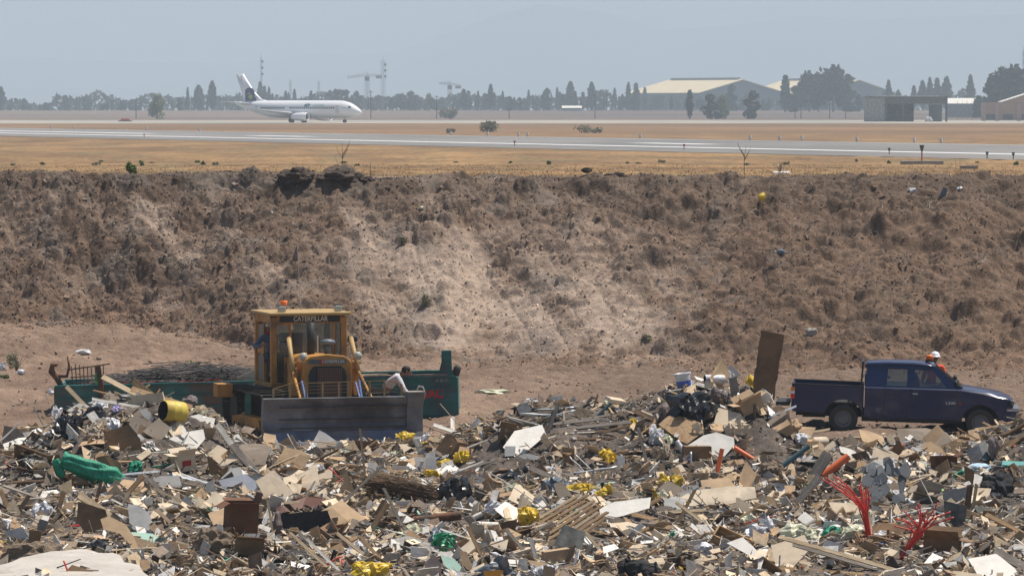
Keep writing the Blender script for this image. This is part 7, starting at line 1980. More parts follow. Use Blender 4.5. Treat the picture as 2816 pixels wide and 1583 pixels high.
# sheets of cardboard and panel: outline with a few corners, slightly bent
def shard(w, h, t, bend, n=6):
    b = MB(); k = R.choice([4, 4, 4, 5, 6]); pts = []
    if k == 4: pts = [(-w / 2, -h / 2), (w / 2, -h / 2), (w / 2, h / 2), (-w / 2, h / 2)]; pts = [(x * R.uniform(.75, 1.05), y * R.uniform(.75, 1.05)) for x, y in pts]
    else:
        for q in range(k):
            a = q / k * 6.283 + R.uniform(-.25, .25); pts.append((math.cos(a) * w * .55 * R.uniform(.75, 1.1), math.sin(a) * h * .55 * R.uniform(.75, 1.1)))
    P = []
    for i, p in enumerate(pts):
        q = pts[(i + 1) % k]
        for j in range(3):
            s = j / 3; r = .012 if j else 0; P.append((p[0] + (q[0] - p[0]) * s + R.uniform(-r, r), p[1] + (q[1] - p[1]) * s + R.uniform(-r, r)))
    crease = R.uniform(-.2, .2) * w
    if k > 4:
        n = len(P); top = [Vector((x, y, t / 2 + bend * x * x)) for x, y in P]; b.add(top + [v - Vector((0, 0, t)) for v in top], [tuple(range(n)), tuple(range(2 * n - 1, n - 1, -1))] + [(i, i + n, (i + 1) % n + n, (i + 1) % n) for i in range(n)]); return b
    ca = R.choice([0, 0, .5, .9]) * R.choice([-1, 1])
    def f(x, y, z):
        zz = z + bend * (x * x / (w * w) * 4) * w * .3
        if x > crease: zz += (x - crease) * ca
        return Vector((x, y, zz))
    n = len(P)
    top = [f(x, y, t / 2) for x, y in P]; bot = [f(x, y, -t / 2) for x, y in P]
    # spine of points along the crease so that the fold is a clean edge
    sp = [f(crease, y, t / 2) for y in (-h * .3, 0, h * .3)]; sb = [f(crease, y, -t / 2) for y in (-h * .3, 0, h * .3)]
    vs = top + bot + sp + sb
    fs = []
    for i in range(n):
        j = (i + 1) % n; ym = (P[i][1] + P[j][1]) / 2; c = 0 if ym < -h * .2 else (2 if ym > h * .2 else 1)
        fs.append((i, j, 2 * n + c)); fs.append((j + n, i + n, 2 * n + 3 + c)); fs.append((i, i + n, j + n, j))
        yi = P[(j + 1) % n]; ym2 = (P[j][1] + yi[1]) / 2; c2 = 0 if ym2 < -h * .2 else (2 if ym2 > h * .2 else 1)
        if c2 != c:
            if abs(c2 - c) == 1: fs.append((j, 2 * n + c2, 2 * n + c)); fs.append((j + n, 2 * n + 3 + c, 2 * n + 3 + c2))
            else: fs += [(j, 2 * n + c2, 2 * n + 1), (j, 2 * n + 1, 2 * n + c), (j + n, 2 * n + 3 + c, 2 * n + 4), (j + n, 2 * n + 4, 2 * n + 3 + c2)]
    b.add(vs, fs); return b
def scatter_sheets(N, mats, wts, name, cat, smin, smax, t):
    cnt = 0; tries = 0
    while cnt < N and tries < N * 30:
        tries += 1
        X, Y, z, px, py = scatter_spot()
        w = smin + (smax - smin) * R.random() ** 1.3; h = w * R.uniform(.3, 1.0)
        tilt = R.gauss(.7, .45); yaw = R.gauss(.2, .75)
        hp = h * abs(math.sin(tilt)) * F / Y
        if blocked(px, py, Y - .1, hp + 8): continue
        mt = R.choices(mats, wts)[0]
        m3 = Matrix.Rotation(yaw, 3, 'Z') @ Matrix.Rotation(tilt, 3, 'X') @ Matrix.Rotation(R.uniform(-.8, .8), 3, 'Z')
        size = 'large' if w > smin + (smax - smin) * .66 else ('small' if w < smin + (smax - smin) * .33 else 'middle-sized')
        pose = 'standing' if tilt > 1.2 else ('flat-lying' if tilt < .4 else 'leaning'); zn = zone_of(px, py)
        put(shard(w, h, t, R.uniform(-.4, .4)), name, mt, X, Y, z + .03 + h * .38 * abs(math.sin(tilt)), m3, f'{size} {NAMES[id(mt)]} {cat} piece {pose} {zn}', cat, f'loose {cat} pieces {zn}')
        cnt += 1
scatter_sheets(45, card, [4, 3, 2, 4], 'cardboard_sheet', 'large cardboard', .6, .95, .01)
scatter_sheets(235, card, [4, 3.5, 3, 3.5], 'cardboard_piece', 'cardboard', .16, .72, .008)
scatter_sheets(280, board, [6, 3, 3.5, 1.6, .8, 1.6], 'panel_piece', 'panel', .14, .6, .012)
# long thin laths
cnt = 0
while cnt < 230:
    X, Y, z, px, py = scatter_spot()
    L = R.uniform(.4, 1.6); w = R.choice([.018, .022, .03, .035]); el = R.gauss(.08, .34); yaw = R.uniform(-1.0, 1.0)
    if blocked(px, py, Y - .1, abs(math.sin(el)) * L * F / Y + 8): continue
    m3 = Matrix.Rotation(yaw, 3, 'Z') @ Matrix.Rotation(-el, 3, 'Y') @ Matrix.Rotation(R.gauss(.5, .5), 3, 'X')
    mt = R.choices(wood, [5, 4, 2, 3, 3])[0]; b = MB(); bow = R.uniform(-.04, .04) * L
    b.ring([[(L * (i / 4 - .5), yy * w / 2, zz * .006 + bow * (1 - (i / 2 - 1) ** 2)) for yy, zz in ((-1, -1), (1, -1), (1, 1), (-1, 1))] for i in range(5)])
    zn = zone_of(px, py); size = 'very long' if L > 1.2 else ('long' if L > .75 else 'short')
    put(b, 'lath', mt, X, Y, z + .07 + abs(math.sin(el)) * L * .32, m3, f'{size} thin {NAMES[id(mt)]} lath {"sticking up" if abs(el) > .4 else "lying"} {zn}', 'lath', f'loose laths {zn}')
    cnt += 1
# crushed cartons
cnt = 0
while cnt < 30:
    X, Y, z, px, py = scatter_spot(); w, d, h = R.uniform(.2, .45), R.uniform(.15, .3), R.uniform(.1, .26)
    if blocked(px, py, Y - .1, h * F / Y + 20): continue
    mt = R.choice(card); zn = zone_of(px, py)
    carton('carton', f'{"larger" if w > .33 else "small"} {NAMES[id(mt)]} half crushed carton {zn}', px, py, w, d, h, (R.gauss(.1, .25), R.gauss(0, .25), R.uniform(-.8, .8)), mt, R.random() < .75, Y=Y, group=f'half crushed cartons {zn}')
    BOX.pop(); cnt += 1
# films and rags
cnt = 0
fm = [(m_wfilm, 'white', 5), (m_bfilm, 'black', 2.2), (m_yfilm, 'yellow', 1.0), (m_rag, 'brown', 3), (m_bgfilm, 'blue-grey', 1.6), (m_cfilm, 'cream', 1.2), (m_gfilm, 'green', .5), (m_cloth, 'charcoal', 1.5)]
while cnt < 190:
    X, Y, z, px, py = scatter_spot()
    w = R.uniform(.06, .17)
    if blocked(px, py, Y - .1, w * 2 * F / Y): continue
    mt, nm, _ = R.choices(fm, [f[2] for f in fm])[0]
    vs, fs = bagmesh(Vector(), (w, w * .8, w * R.uniform(.35, .7)), R.uniform(0, 90), 1.4, 3); b = MB(); b.add(vs, fs); zn = zone_of(px, py)
    what = 'rag' if nm in ('brown', 'charcoal') else 'plastic film'
    put(b, 'rag' if what == 'rag' else 'plastic_film', mt, X, Y, z + .04, Matrix.Rotation(R.uniform(-3, 3), 3, 'Z'), f'{"larger" if w > .12 else "small"} {nm} crumpled {what} {zn}', what, f'crumpled {what} {zn}')
    cnt += 1
for k in range(60):
    X, Y, z, px, py = scatter_spot(); L = R.uniform(.2, .9)
    if blocked(px, py, Y - .1, 30): continue
    mt, nm = R.choice([(m_silver, 'silver'), (m_steel, 'rusty'), (m_red, 'red'), (m_orange, 'orange'), (m_cloth, 'black'), (m_teal, 'teal'), (board[0], 'white')]); r = R.choice([.006, .01, .016])
    m3 = Matrix.Rotation(R.uniform(-1.2, 1.2), 3, 'Z') @ Matrix.Rotation(-R.gauss(.1, .3), 3, 'Y'); zn = zone_of(px, py)
    b = MB(); c = R.uniform(-.1, .1); b.tube([(-L / 2, 0, 0), (-L / 6, c * L, 0), (L / 6, c * L, .05 * L), (L / 2, 0, 0)], r, 7)
    put(b, 'rod', mt, X, Y, z + .09, m3, f'{"long" if L > .55 else "short"} thin {nm} rod {zn}', 'rod', f'thin rods {zn}')

# torn sheets of film and cloth, draped and folded
cnt = 0
while cnt < 130:
    X, Y, z, px, py = scatter_spot(); w = R.uniform(.15, .42); h = w * R.uniform(.5, 1.0)
    if blocked(px, py, Y - .1, h * F / Y * .6): continue
    mt, nm, _ = R.choices([(m_wfilm, 'white', 5), (m_bfilm, 'black', 2), (m_rag, 'brown', 3), (m_bgfilm, 'blue-grey', 2), (m_cfilm, 'cream', 2), (m_cloth, 'charcoal', 1.2), (m_yfilm, 'yellow', .6), (card[3], 'kraft-coloured', 2)], [5, 2, 3, 2, 2, 1.2, .6, 2])[0]
    vs, fs = drape_vs(w, h, R.uniform(0, 60), w * .7)
    b = MB(); b.add(vs, fs); zn = zone_of(px, py); what = 'cloth' if nm in ('brown', 'charcoal') else ('paper' if 'kraft' in nm else 'film')
    m3 = Matrix.Rotation(R.gauss(0, .8), 3, 'Z') @ Matrix.Rotation(R.gauss(.7, .35), 3, 'X')
    put(b, 'torn_' + what, mt, X, Y, z + .05 + h * .3, m3, f'{"wide" if w > .3 else "small"} {nm} torn {what} sheet draped {zn}', what, f'torn {what} sheets {zn}'); cnt += 1
# bottles, cans and paper tubes
for k in range(75):
    X, Y, z, px, py = scatter_spot(); zn = zone_of(px, py)
    if blocked(px, py, Y - .1, 18): continue
    m3 = Matrix.Rotation(R.uniform(-3, 3), 3, 'Z') @ Matrix.Rotation(R.uniform(-.6, .3), 3, 'Y'); b = MB()
    if k % 3:
        r = R.uniform(.03, .05); L = r * R.uniform(4.5, 7); b.tube([(0, 0, 0), (.01, 0, 0), (L * .35, 0, 0), (L * .68, 0, 0), (L * .84, 0, 0), (L * .86, 0, 0), (L, 0, 0)], [r * .8, r, r * R.uniform(.8, 1), r, r * .4, r * .3, r * .3], 10)
        mt, nm = R.choice([(m_wfilm, 'white'), (m_bgfilm, 'bluish'), (m_gfilm, 'green'), (m_cfilm, 'cream'), (board[1], 'grey')]); put(b, 'bottle', mt, X, Y, z + .07, m3, f'{nm} plastic bottle lying {zn}', 'bottle', f'plastic bottles {zn}')
    else:
        r = R.uniform(.03, .06); L = R.uniform(.2, .5); n = 12
        b.ring([[(x, rr * math.cos(2 * math.pi * q / n), rr * math.sin(2 * math.pi * q / n)) for q in range(n)] for x, rr in ((0, r), (L, r), (L, r * .8), (0, r * .8), (0, r))], caps=False)
        mt, nm = R.choice([(card[0], 'tan'), (card[3], 'pale'), (board[0], 'white')]); put(b, 'paper_tube', mt, X, Y, z + .08, m3, f'{nm} paper tube lying {zn}', 'tube', f'paper tubes {zn}')

# ---------------------------------------------------------------- uncountable small litter
def chips(name, N, X, Y, Z, smin, smax, aspect, thick, cols, wts, mt, label, cat, tiltsig=.8, own=None, power=2.0):
    rg = np.random.default_rng(len(name) * 7 + N)
    s = smin + (smax - smin) * rg.random(N) ** power
    L = s; W_ = s * (aspect[0] + (aspect[1] - aspect[0]) * rg.random(N)); T_ = np.maximum(thick[0] + (thick[1] - thick[0]) * rg.random(N), .002)
    T_ = np.minimum(T_, s * .8)
    yaw = rg.random(N) * 2 * np.pi; tx = rg.normal(0, tiltsig, N); ty = rg.normal(0, tiltsig * .7, N)
    cyw, syw = np.cos(yaw), np.sin(yaw); cx, sx = np.cos(tx), np.sin(tx); cy_, sy_ = np.cos(ty), np.sin(ty)
    ax = np.stack([cyw * cy_, syw * cy_, -sy_], -1)
    ay = np.stack([cyw * sy_ * sx - syw * cx, syw * sy_ * sx + cyw * cx, cy_ * sx], -1)
    az = np.cross(ax, ay)
    c = np.stack([X, Y, Z], -1)
    sg = np.array([[-1, -1, -1], [1, -1, -1], [1, 1, -1], [-1, 1, -1], [-1, -1, 1], [1, -1, 1], [1, 1, 1], [-1, 1, 1]], float)
    jit = 1 + .45 * (rg.random((N, 4, 2)) - .5) * 1.5; jit = np.concatenate([jit, jit], 1)
    v = c[:, None] + ax[:, None] * (sg[None, :, 0] * jit[..., 0] * L[:, None] / 2)[..., None] + ay[:, None] * (sg[None, :, 1] * jit[..., 1] * W_[:, None] / 2)[..., None] + az[:, None] * (sg[None, :, 2] * T_[:, None] / 2)[..., None]
    fq = np.array([[0, 3, 2, 1], [4, 5, 6, 7], [0, 1, 5, 4], [1, 2, 6, 5], [2, 3, 7, 6], [3, 0, 4, 7]])
    f = (np.arange(N)[:, None, None] * 8 + fq[None]).reshape(-1, 4)
    me = bpy.data.meshes.new(name); me.vertices.add(N * 8); me.vertices.foreach_set('co', v.astype(np.float32).ravel())
    me.loops.add(f.size); me.polygons.add(len(f)); me.loops.foreach_set('vertex_index', f.astype(np.int32).ravel())
    me.polygons.foreach_set('loop_start', np.arange(0, f.size, 4, dtype=np.int32)); me.polygons.foreach_set('loop_total', np.full(len(f), 4, dtype=np.int32))
    me.polygons.foreach_set('use_smooth', np.zeros(len(f), bool))
    me.update(calc_edges=True)
    ci = rg.choice(len(cols), N, p=np.array(wts) / sum(wts)); C_ = (np.array(cols)[ci] if own is None else own) * (1 + .3 * rg.normal(0, 1, (N, 1)).clip(-1.5, 1.5))
    C8 = np.repeat(np.clip(C_, .01, .9), 8, 0); C8 = np.concatenate([C8, np.ones((len(C8), 1))], 1)
    ca = me.color_attributes.new('Col', 'FLOAT_COLOR', 'POINT'); ca.data.foreach_set('color', C8.astype(np.float32).ravel())
    me.materials.append(mt); o = bpy.data.objects.new(name, me); COL.objects.link(o); return tag(o, label, cat, None, 'stuff')
def proj_np(X, Y, Z):
    f = Y * CP - (Z - CAMZ) * SP; u = Y * SP + (Z - CAMZ) * CP
    return 1408 + F * X / f, 791.5 - F * u / f
def litter_pts(N, seed, y0=62., y1=96.3, p=.8, lift=.05):
    rg = np.random.default_rng(seed)
    Y = y0 + (y1 - y0) * rg.random(N) ** p; X = (rg.random(N) * 2 - 1) * .145 * Y; Z = trash(X, Y) + lift * rg.random(N)
    px, py = proj_np(X, Y, Z); ok = np.ones(N, bool)
    for (a, b_, c, d, Yb) in BOX: ok &= ~((px > a) & (px < c) & (py > b_) & (py < d - .2 * (d - b_)) & (Y < Yb + .02) & (lift > .07))
    ok &= Z > ground(X, Y) - .05
    return X[ok], Y[ok], Z[ok]
cols = [(.47, .36, .24), (.36, .24, .14), (.17, .12, .085), (.6, .58, .54), (.33, .31, .29), (.07, .06, .055), (.6, .49, .35), (.25, .195, .15), (.03, .03, .035), (.7, .06, .04), (.05, .3, .2), (.6, .43, .06), (.12, .2, .4), (.5, .65, .58), (.62, .5, .47)]
wts = [15, 10, 8, 14, 5, 5, 14, 7, 3, 1.0, .5, .8, .5, 1.1, 2.2]
X, Y, Z = litter_pts(22000, 1, lift=.06)
chips('fine_litter', len(X), X, Y, Z, .02, .11, (.3, 1), (.004, .02), cols, wts, m_litter, 'fine mixed litter of chips and scraps covering the dump', 'litter', .7)
X, Y, Z = litter_pts(14000, 2, lift=.18)
chips('coarse_litter', len(X), X, Y, Z, .09, .36, (.25, .85), (.004, .012), cols[:8] + [cols[3], cols[6]], wts[:8] + [5, 5], m_litter, 'coarse mixed litter of torn card, panel and wood scraps covering the dump', 'litter', .8, power=1.6)
X, Y, Z = litter_pts(12500, 3, lift=.18)
chips('splinters', len(X), X, Y, Z, .1, .42, (.03, .10), (.006, .014), cols[:4] + [(.25, .21, .17), (.03, .03, .03), (.5, .45, .36)], [8, 8, 5, 4, 6, 2, 6], m_litter, 'countless wood splinters and thin strips among the litter', 'splinters', .55, power=1.4)
X, Y, Z = litter_pts(5000, 4, y0=62, y1=97.5, lift=.02)
chips('rubble', len(X), X, Y, Z, .03, .13, (.6, 1), (.03, .07), [(.2, .165, .135), (.28, .25, .22), (.14, .11, .09), (.36, .33, .3)], [5, 4, 4, 2], m_litter, 'small rubble and clods between the litter', 'rubble', .6, power=2.2)
# thin litter on the bare dirt in front of the pickup and the bulldozer
rg2 = np.random.default_rng(77); N = 2600
Y = 94.5 + 7 * rg2.random(N) ** 1.8; X = (rg2.random(N) * 2 - 1) * 12.4; Z = ground(X, Y) + .02
chips('scattered_scraps', N, X, Y, Z, .02, .12, (.2, .8), (.004, .02), cols, wts, m_litter, 'scraps scattered on the dirt at the edge of the dump', 'litter', .4)
# ---------------------------------------------------------------- embankment: stones, straw, plants
rg3 = np.random.default_rng(5); N = 30000
X = (rg3.random(N) * 2 - 1) * 15; t = rg3.random(N); Y = footY(X) - 1.1 + (crestY(X) + 1 - footY(X) + 1) * t
jj = np.clip(np.searchsorted(xs, X) - 1, 0, nx - 1); f0 = footY(X) - 1.2; c0 = crestY(X) + 1.6
ii = np.clip(((Y - f0) / (c0 - f0) * (ny - 1)).astype(int), 0, ny - 1); Z = BZ[ii, jj] + .005; OWN = BC[ii, jj] * np.where(rng.random((N, 1)) < .45, 1.3, .98)
keep = rng.random(N) < (1.15 - .55 * FAN[ii, jj]); X, Y, Z, OWN = X[keep], Y[keep], Z[keep], OWN[keep]; N = len(X)
chips('slope_stones', N, X, Y, Z, .016, .07, (.6, 1), (.02, .06), [(.15, .115, .09), (.26, .21, .175), (.10, .078, .062), (.33, .27, .22), (.19, .175, .165)], [5, 4, 4, 2, 2], m_litter, 'countless stones and small clods strewn over the embankment', 'stones', .7, own=OWN, power=3.0)
k_ = rng.random(N) < .03 * (1 - .7 * FAN[np.clip(ii, 0, ny - 1), jj][keep]); chips('slope_clods', int(k_.sum()), X[k_], Y[k_], Z[k_] - .02, .07, .16, (.6, 1), (.05, .09), [(.2, .2, .2)], [1], m_litter, 'angular soil clods strewn over the embankment', 'soil clods', .5, own=OWN[k_] * 1.1, power=2.6)
N = 3600; X = (rg3.random(N) * 2 - 1) * 14; Y = 96 + (footY(X) - 96) * rg3.random(N); Z = ground(X, Y) + .02
chips('floor_stones', N, X, Y, Z, .015, .09, (.6, 1), (.015, .05), [(.22, .15, .105), (.3, .215, .155), (.18, .125, .09), (.45, .4, .34)], [5, 4, 3, .6], m_litter, 'small stones on the dirt floor of the pit', 'stones', .6, power=4)

def straw(name, spots, hmin, hmax, per, rad, mt, label, cat, spread=.12, seed=1, lay=.6):
    rs_ = random.Random(seed); b = MB()
    for (x, y, z) in spots:
        for k in range(per):
            a = rs_.random() * 6.28; r = rs_.random() * spread; h = rs_.uniform(hmin, hmax); lean = rs_.gauss(0, lay)
            p = Vector((x + r * math.cos(a), y + r * math.sin(a), z - .02)); d = Vector((math.cos(a) * math.sin(lean), math.sin(a) * math.sin(lean) * .6, abs(math.cos(lean))))
            q = p + d * h * .55 + Vector((rs_.gauss(0, .02), 0, 0)); e = q + (d + Vector((rs_.gauss(0, .5), rs_.gauss(0, .3), -.25))) * h * .45
            b.tube([p, q, e], [rad, rad * .8, rad * .4], 3, caps=False)
    o = b.build(name, mt); return tag(o, label, cat, None, 'stuff')
m_straw = mat('dry_straw', (.42, .36, .28), .9, var=.3, scale=2, bump=0)
m_straw2 = mat('grey_straw', (.27, .23, .19), .9, var=.3, scale=2, bump=0)
rs = random.Random(12); sp = []; sp2 = []
for k in range(620):
    px = rs.uniform(1700, 2850) if rs.random() < .82 else rs.uniform(0, 1700); tt = rs.random() ** .8
    y = 120.2 + 8.8 * tt; x = (px - 1408) / F * y
    (sp if rs.random() < .35 else sp2).append((x, y, bank_z(x, y)))
straw('dry_straw', sp, .14, .42, 3, .008, m_straw, 'pale dead stems on the right half of the embankment', 'dry stems', .18, 3, .8)
straw('grey_straw', sp2, .1, .28, 3, .006, m_straw2, 'grey-brown withered weeds matted on the embankment', 'dry weeds', .28, 4, 1.1)
for (x0, y0, n, h) in ((2130, 740, 24, .45), (2005, 750, 16, .3), (2145, 470, 12, .3), (2660, 610, 10, .4), (2480, 860, 12, .4), (2285, 900, 12, .3), (2230, 790, 10, .35)):
    p = bank_hit(x0, y0); o = thing('dead_bush', 'dead pale stems sprouting on the embankment at the %s' % {2130: 'grey bag', 2005: 'edge of the pale soil', 2145: 'white rubble', 2660: 'far right', 2480: 'spot above the hard hat', 2285: 'spot above the pickup cab', 2230: 'middle of the right half'}[x0], 'dead plant', p)
    b = MB(); rr = random.Random(x0)
    for k in range(n):
        a = rr.gauss(0, .7); d = Vector((math.sin(a), rr.uniform(-.5, .2), math.cos(a))); q = d * h * rr.uniform(.5, 1)
        b.tube([Vector((0, 0, -.03)), q * .5 + Vector((rr.gauss(0, .03), 0, 0)), q], [.011, .009, .004], 4, caps=False)
    b.build('stem', m_straw, o)
# the two big dark clods and smaller ones on the crest
m_clod = mat('dark_moist_soil', (.078, .056, .045), .95, var=.35, scale=5, bump=.6, fine=.25)
for (x0, y0, x1, y1, lb) in ((768, 452, 868, 502, 'left one of the two big dark soil clods on the crest'), (868, 456, 988, 504, 'right, flat-topped one of the two big dark soil clods on the crest'), (985, 482, 1030, 500, 'small dark clod right of the two big ones on the crest'),
                             (1598, 458, 1628, 472, 'dark clod on the crest right of the middle'), (1665, 470, 1720, 490, 'low dark clod on the crest right of the middle, lower one')):
    Yk = 129.1; c = at((x0 + x1) / 2, (y0 + y1) / 2 + (y1 - y0) * .4, Yk); w = (x1 - x0) / F * Yk / 2; h = (y1 - y0) / F * Yk * .9
    b = MB(); b.blob(c + Vector((0, 0, h * .25)), (w * .95, w * .7, h * .5), 4, .55, 1.5, x0 * .1); b.blob(c + Vector((w * .3, 0, h * .2)), (w * .5, w * .5, h * .6), 3, .3, 2, x0 * .2); b.top('soil_clod', m_clod, lb, 'soil clod')
# green and grey bushes
m_sage = mat('grey_green_leaf', (.27, .26, .17), .85, var=.35, scale=9, bump=0)
m_lgreen = mat('fresh_green_leaf', (.13, .19, .06), .8, var=.35, scale=9, bump=0)
def bush(px, py, w, h, mt, label, Y=None, n=500, leaf=.03, name='bush', cat='bush'):
    p = bank_hit(px, py) if Y is None else at(px, py, Y)
    if Y is not None: p.z = gz(p.x, p.y)
    o = thing(name, label, cat, p); rr = random.Random(px); b = MB(); pts = []
    lob = [(Vector((rr.uniform(-.6, .6) * w, rr.uniform(-.4, .4) * w, rr.uniform(.25, .8) * h)), rr.uniform(.25, .5)) for _ in range(9)]
    for k in range(n):
        c, r = rr.choice(lob); d = Vector((rr.gauss(0, 1), rr.gauss(0, 1), rr.gauss(0, 1))).normalized() * rr.random() ** .4
        q = c + Vector((d.x * w * r, d.y * w * r, d.z * h * r))
        if q.z > 0: pts.append(q)
    crown(b, pts, leaf, rr); b.build('foliage', mt, o)
    b = MB()
    for k in range(9):
        a = rr.gauss(0, .6); b.tube([(0, 0, -.02), (math.sin(a) * w * .5, rr.uniform(-.1, .1), h * .5), (math.sin(a) * w, rr.uniform(-.2, .2) * w, h * .95)], [.008, .005, .002], 4)
    b.build('stem', m_bark, o); return o
bush(1174, 845, .2, .36, m_sage, 'round grey-green bush low on the pale middle of the embankment', n=900, leaf=.022)
bush(1107, 672, .14, .2, m_sage, 'small sage-coloured tuft under the overhang in the pale soil', n=300)
bush(540, 1000, .34, .28, m_lgreen, 'green weed on the dirt behind the scrap container', n=700, leaf=.03, Y=113)
bush(44, 1010, .3, .4, m_sage, 'dry grey bush at the left edge of the dirt floor', n=600, leaf=.025, Y=112)
bush(10, 1035, .15, .12, m_lgreen, 'low green plant at the very left edge of the dirt', n=200, Y=110)
bush(1778, 940, .16, .2, m_sage, 'small dull tuft at the foot of the slope above the right heap', n=300)
bush(362, 477, .2, .38, m_lgreen, 'fresh green bush on the crest at the left', n=700, leaf=.04, Y=134)
bush(200, 470, .16, .18, m_lgreen, 'low green tuft near the crest, left of the fresh green bush', n=200, leaf=.035, Y=136)
bush(537, 476, .1, .1, m_lgreen, 'tiny green tuft on the crest left of the big clods', n=120, leaf=.03, Y=134)
bush(1350, 368, 1.7, 1.6, m_sage, 'big grey-green shrub just beyond the runway in the middle', n=1200, leaf=.14, Y=620)
for k, (px, w, lb) in enumerate(((1240, .7, 'small dull shrub beyond the runway, left of the big shrub'), (1607, 1.5, 'wide low dull shrub beyond the runway, right of the big shrub'), (1640, .9, 'small dull shrub beside the wide low one beyond the runway'))):
    bush(px, 372, w, w * .5 + .2, m_sage, lb, n=300, leaf=.13, Y=585)
bush(1233, 322, 3.2, 3.4, m_sage, 'low round shrub in the hay-coloured field under the red crane', n=900, leaf=.3, Y=1380)
rs = random.Random(31)
for k in range(26):
    px = rs.uniform(0, 2816); Y = rs.uniform(210, 268); x = (px - 1408) / F * Y
    p = proj((x, Y, gz(x, Y)))
    bush(px, p[1], rs.uniform(.08, .25), rs.uniform(.06, .16), m_sage if not k % 2 else m_lgreen, '%s %s weed tuft in the dry grass, %s' % ('broad' if k % 3 else 'narrow', 'greener' if k % 2 else 'greyish', ['above the left end of the crest', 'above the fresh green bush', 'above the big dark clods', 'right of the forked shoot', 'above the middle of the crest', 'left of the thin leafless shoot', 'above the white rubble', 'around the lamp post slab', 'at the right end of the crest'][min(8, int(px / 313))]), n=110, leaf=.06, Y=Y)['group'] = 'weed tufts in the dry grass'
# grass blades on the plain
sp = []
for k in range(3200):
    Y = 130.8 + 95 * rs.random() ** 1.6; x = rs.uniform(-.12, .12) * Y; sp.append((x, Y, gz(x, Y)))
m_gr = mat('dry_grass', (.25, .155, .07), .9, var=.35, scale=.6, bump=0)
straw('dry_grass', sp, .03, .13, 4, .007, m_gr, 'dry golden grass covering the plain up to the runway', 'grass', .25, 7, .5)
sp = [(x, float(crestY(x)) + rs.uniform(.3, 2.2), gz(x, float(crestY(x)) + 1)) for x in [rs.uniform(-15, 15) for _ in range(420)]]
straw('crest_straw', sp, .03, .16, 5, .005, m_straw, 'pale straw along the crest of the embankment', 'straw', .2, 8, .7)
# bare twigs on the crest
def twig(px, py, H, label, Y=131, n=5, mt=m_bark, r=.012):
    p = at(px, py, Y); z = gz(p.x, Y); o = thing('bare_shoot', label, 'dead plant', (p.x, Y, z)); rr = random.Random(px + 1); b = MB()
    b.tube([(0, 0, -.1), (rr.gauss(0, .02), 0, H * .5), (rr.gauss(0, .04), 0, H)], [r, r * .7, r * .3], 5)
    for k in range(n):
        z0 = H * rr.uniform(.15, .7); s = rr.choice([-1, 1]); L = H * rr.uniform(.2, .5)
        b.tube([(0, 0, z0), (s * L * .35, rr.uniform(-.05, .05), z0 + L * .6), (s * L * .5, 0, z0 + L)], [r * .5, r * .4, r * .15], 4)
    b.build('stem', mt, o)
twig(941, 465, .98, 'tall bare forked shoot on the crest behind the big dark clods', n=7)
twig(1020, 474, .42, 'short straight bare stem on the crest right of the big dark clods', n=0)
twig(2047, 485, .9, 'thin leafless shoot on the crest left of the white rubble', n=6)
twig(1352, 462, .3, 'pale broken stems on the crest, left group', n=6, mt=m_straw)
twig(1372, 462, .26, 'pale broken stems on the crest, right group', n=6, mt=m_straw)
twig(1268, 463, .18, 'short pale forked stub on the crest', n=1, mt=m_straw)
twig(2630, 478, .5, 'thin reddish stake, left of a pair on the crest at right', n=0, mt=m_steel, r=.008)
twig(2641, 478, .5, 'thin reddish stake, right of a pair on the crest at right', n=0, mt=m_steel, r=.008)
b = MB(); p = at(2665, 454, 170); z = gz(p.x, 170); b.box((p.x, 170, z + .12), (.62, .4, .12)); b.top('white_kerb', m_conc, 'pale concrete block lying in the grass behind the reddish stakes', 'block')
b = MB()
for k in range(9):
    p = at(2128 + 5 * k, 470, 140); b.blob((p.x, 140 + rs.uniform(-.1, .1), gz(p.x, 140) + .05), (.06, .06, .06 + .03 * rs.random()), 1, .4, 3, k)
b.top('white_rubble', BD[0], 'small white rubble pile on the grass at the crest, right of centre', 'rubble', kind='stuff')
# marker bag on a stick, litter on the slope
p = bank_hit(2096, 592); o = thing('flag_stick', 'yellow bag tied to a thin stick in the embankment', 'marker', p)
b = MB(); b.cyl((0, 0, -.1), (.02, 0, .5), .008, n=5); b.build('stick', m_bark, o)
vs, fs = bagmesh(Vector((0, -.01, .5)), (.1, .08, .12), 4, .8, 3); b = MB(); b.add(vs, fs); b.build('bag', m_yfilm, o)
def lit(px, py, w, h, mt, label, name='plastic_bag', cat='bag', sd=1, Y=None):
    p = bank_hit(px, py) if Y is None else at(px, py, Y)
    if Y is not None: p.z = gz(p.x, p.y)
    vs, fs = bagmesh(p + Vector((0, 0, h * .7)), (w, w * .7, h), sd, 1.2, 3); b = MB(); b.add(vs, fs); b.top(name, mt, label, cat)
lit(2148, 700, .12, .09, m_bgfilm, 'crumpled grey bag on the embankment, right of the pale soil', sd=3)
lit(2510, 528, .12, .07, m_wfilm, 'white scraps near the crest at the right, left cluster', 'plastic_film', 'film', 5)
lit(2640, 524, .08, .06, m_wfilm, 'white scraps near the crest at the right, right cluster', 'plastic_film', 'film', 7)
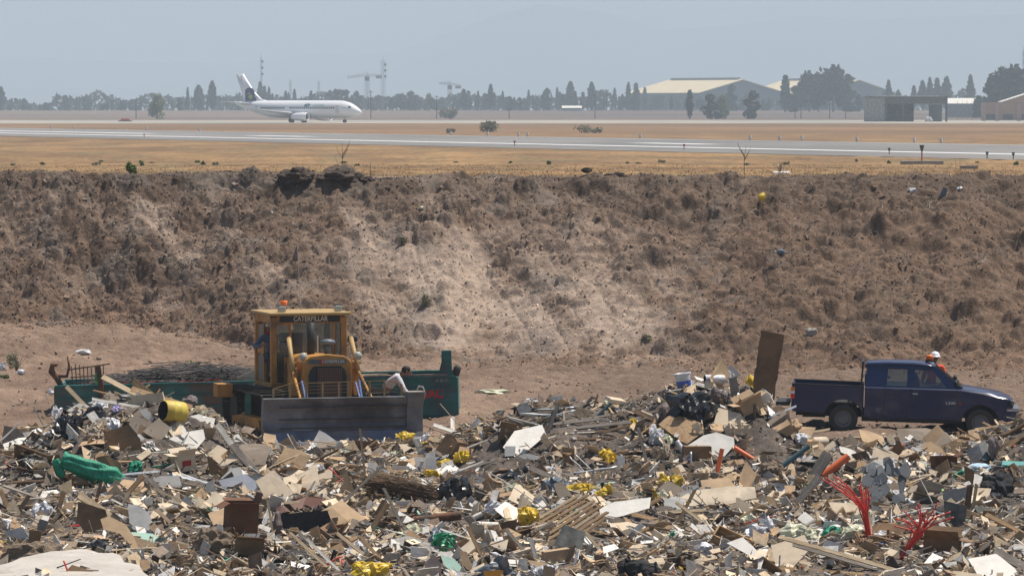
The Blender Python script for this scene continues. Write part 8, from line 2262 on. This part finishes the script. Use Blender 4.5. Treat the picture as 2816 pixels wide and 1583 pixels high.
lit(1160, 575, .07, .05, m_cfilm, 'small cream scrap in the upper middle of the embankment', 'scrap', 'scrap', 9)
lit(748, 590, .05, .06, m_wfilm, 'tiny white scrap on the embankment left of centre', 'scrap', 'scrap', 11)
lit(2232, 925, .14, .14, m_conc, 'rounded grey boulder on the slope above the pickup bed', 'boulder', 'boulder', 13)
lit(228, 965, .2, .06, m_wfilm, 'flat white film on the dirt above the scrap container', 'plastic_film', 'film', 15, Y=116)
lit(142, 1048, .09, .09, m_wfilm, 'white lump left of the scrap container', 'plastic_bag', 'bag', 17, Y=107)
lit(56, 1012, .1, .08, m_wfilm, 'white bag beside the dry grey bush', 'plastic_bag', 'bag', 19, Y=111)
lit(6, 1000, .08, .11, m_wfilm, 'white bag at the very left edge of the dirt', 'plastic_bag', 'bag', 21, Y=112)
lit(1360, 1030, .35, .07, m_cfilm, 'long pale sack lying on the dirt right of the container', 'sack', 'sack', 23, Y=110)
lit(1452, 1108, .1, .05, m_bgfilm, 'grey canister lying on the dirt behind the ridge', 'canister', 'canister', 25, Y=101)
p = bank_hit(2590, 545); b = MB(); b.prism([(-.09, 0), (.1, 0), (.07, .3), (-.05, .32)], .05, Matrix.Translation(p) @ Matrix.Rotation(.3, 4, 'Y')); b.top('grey_plate', m_bgfilm, 'grey plate stuck upright in the slope at the right', 'plate')
# ---------------------------------------------------------------- haze
m_haze = bpy.data.materials.new('haze'); m_haze.use_nodes = True
_n = m_haze.node_tree.nodes; _l = m_haze.node_tree.links
for q in list(_n): _n.remove(q)
_o = _n.new('ShaderNodeOutputMaterial'); _v = _n.new('ShaderNodeVolumePrincipled')
_v.inputs['Color'].default_value = (.68, .83, .96, 1)
_v.inputs['Density'].default_value = HAZE
_v.inputs['Anisotropy'].default_value = 0.0
_l.new(_v.outputs[0], _o.inputs['Volume'])
b = MB(); b.box((0, 8100, 176), (11400, 16600, 360)); ho = b.build('haze', m_haze); ho['kind'] = 'stuff'
tag(ho, 'thin even blue-grey haze over the whole plain', 'haze')
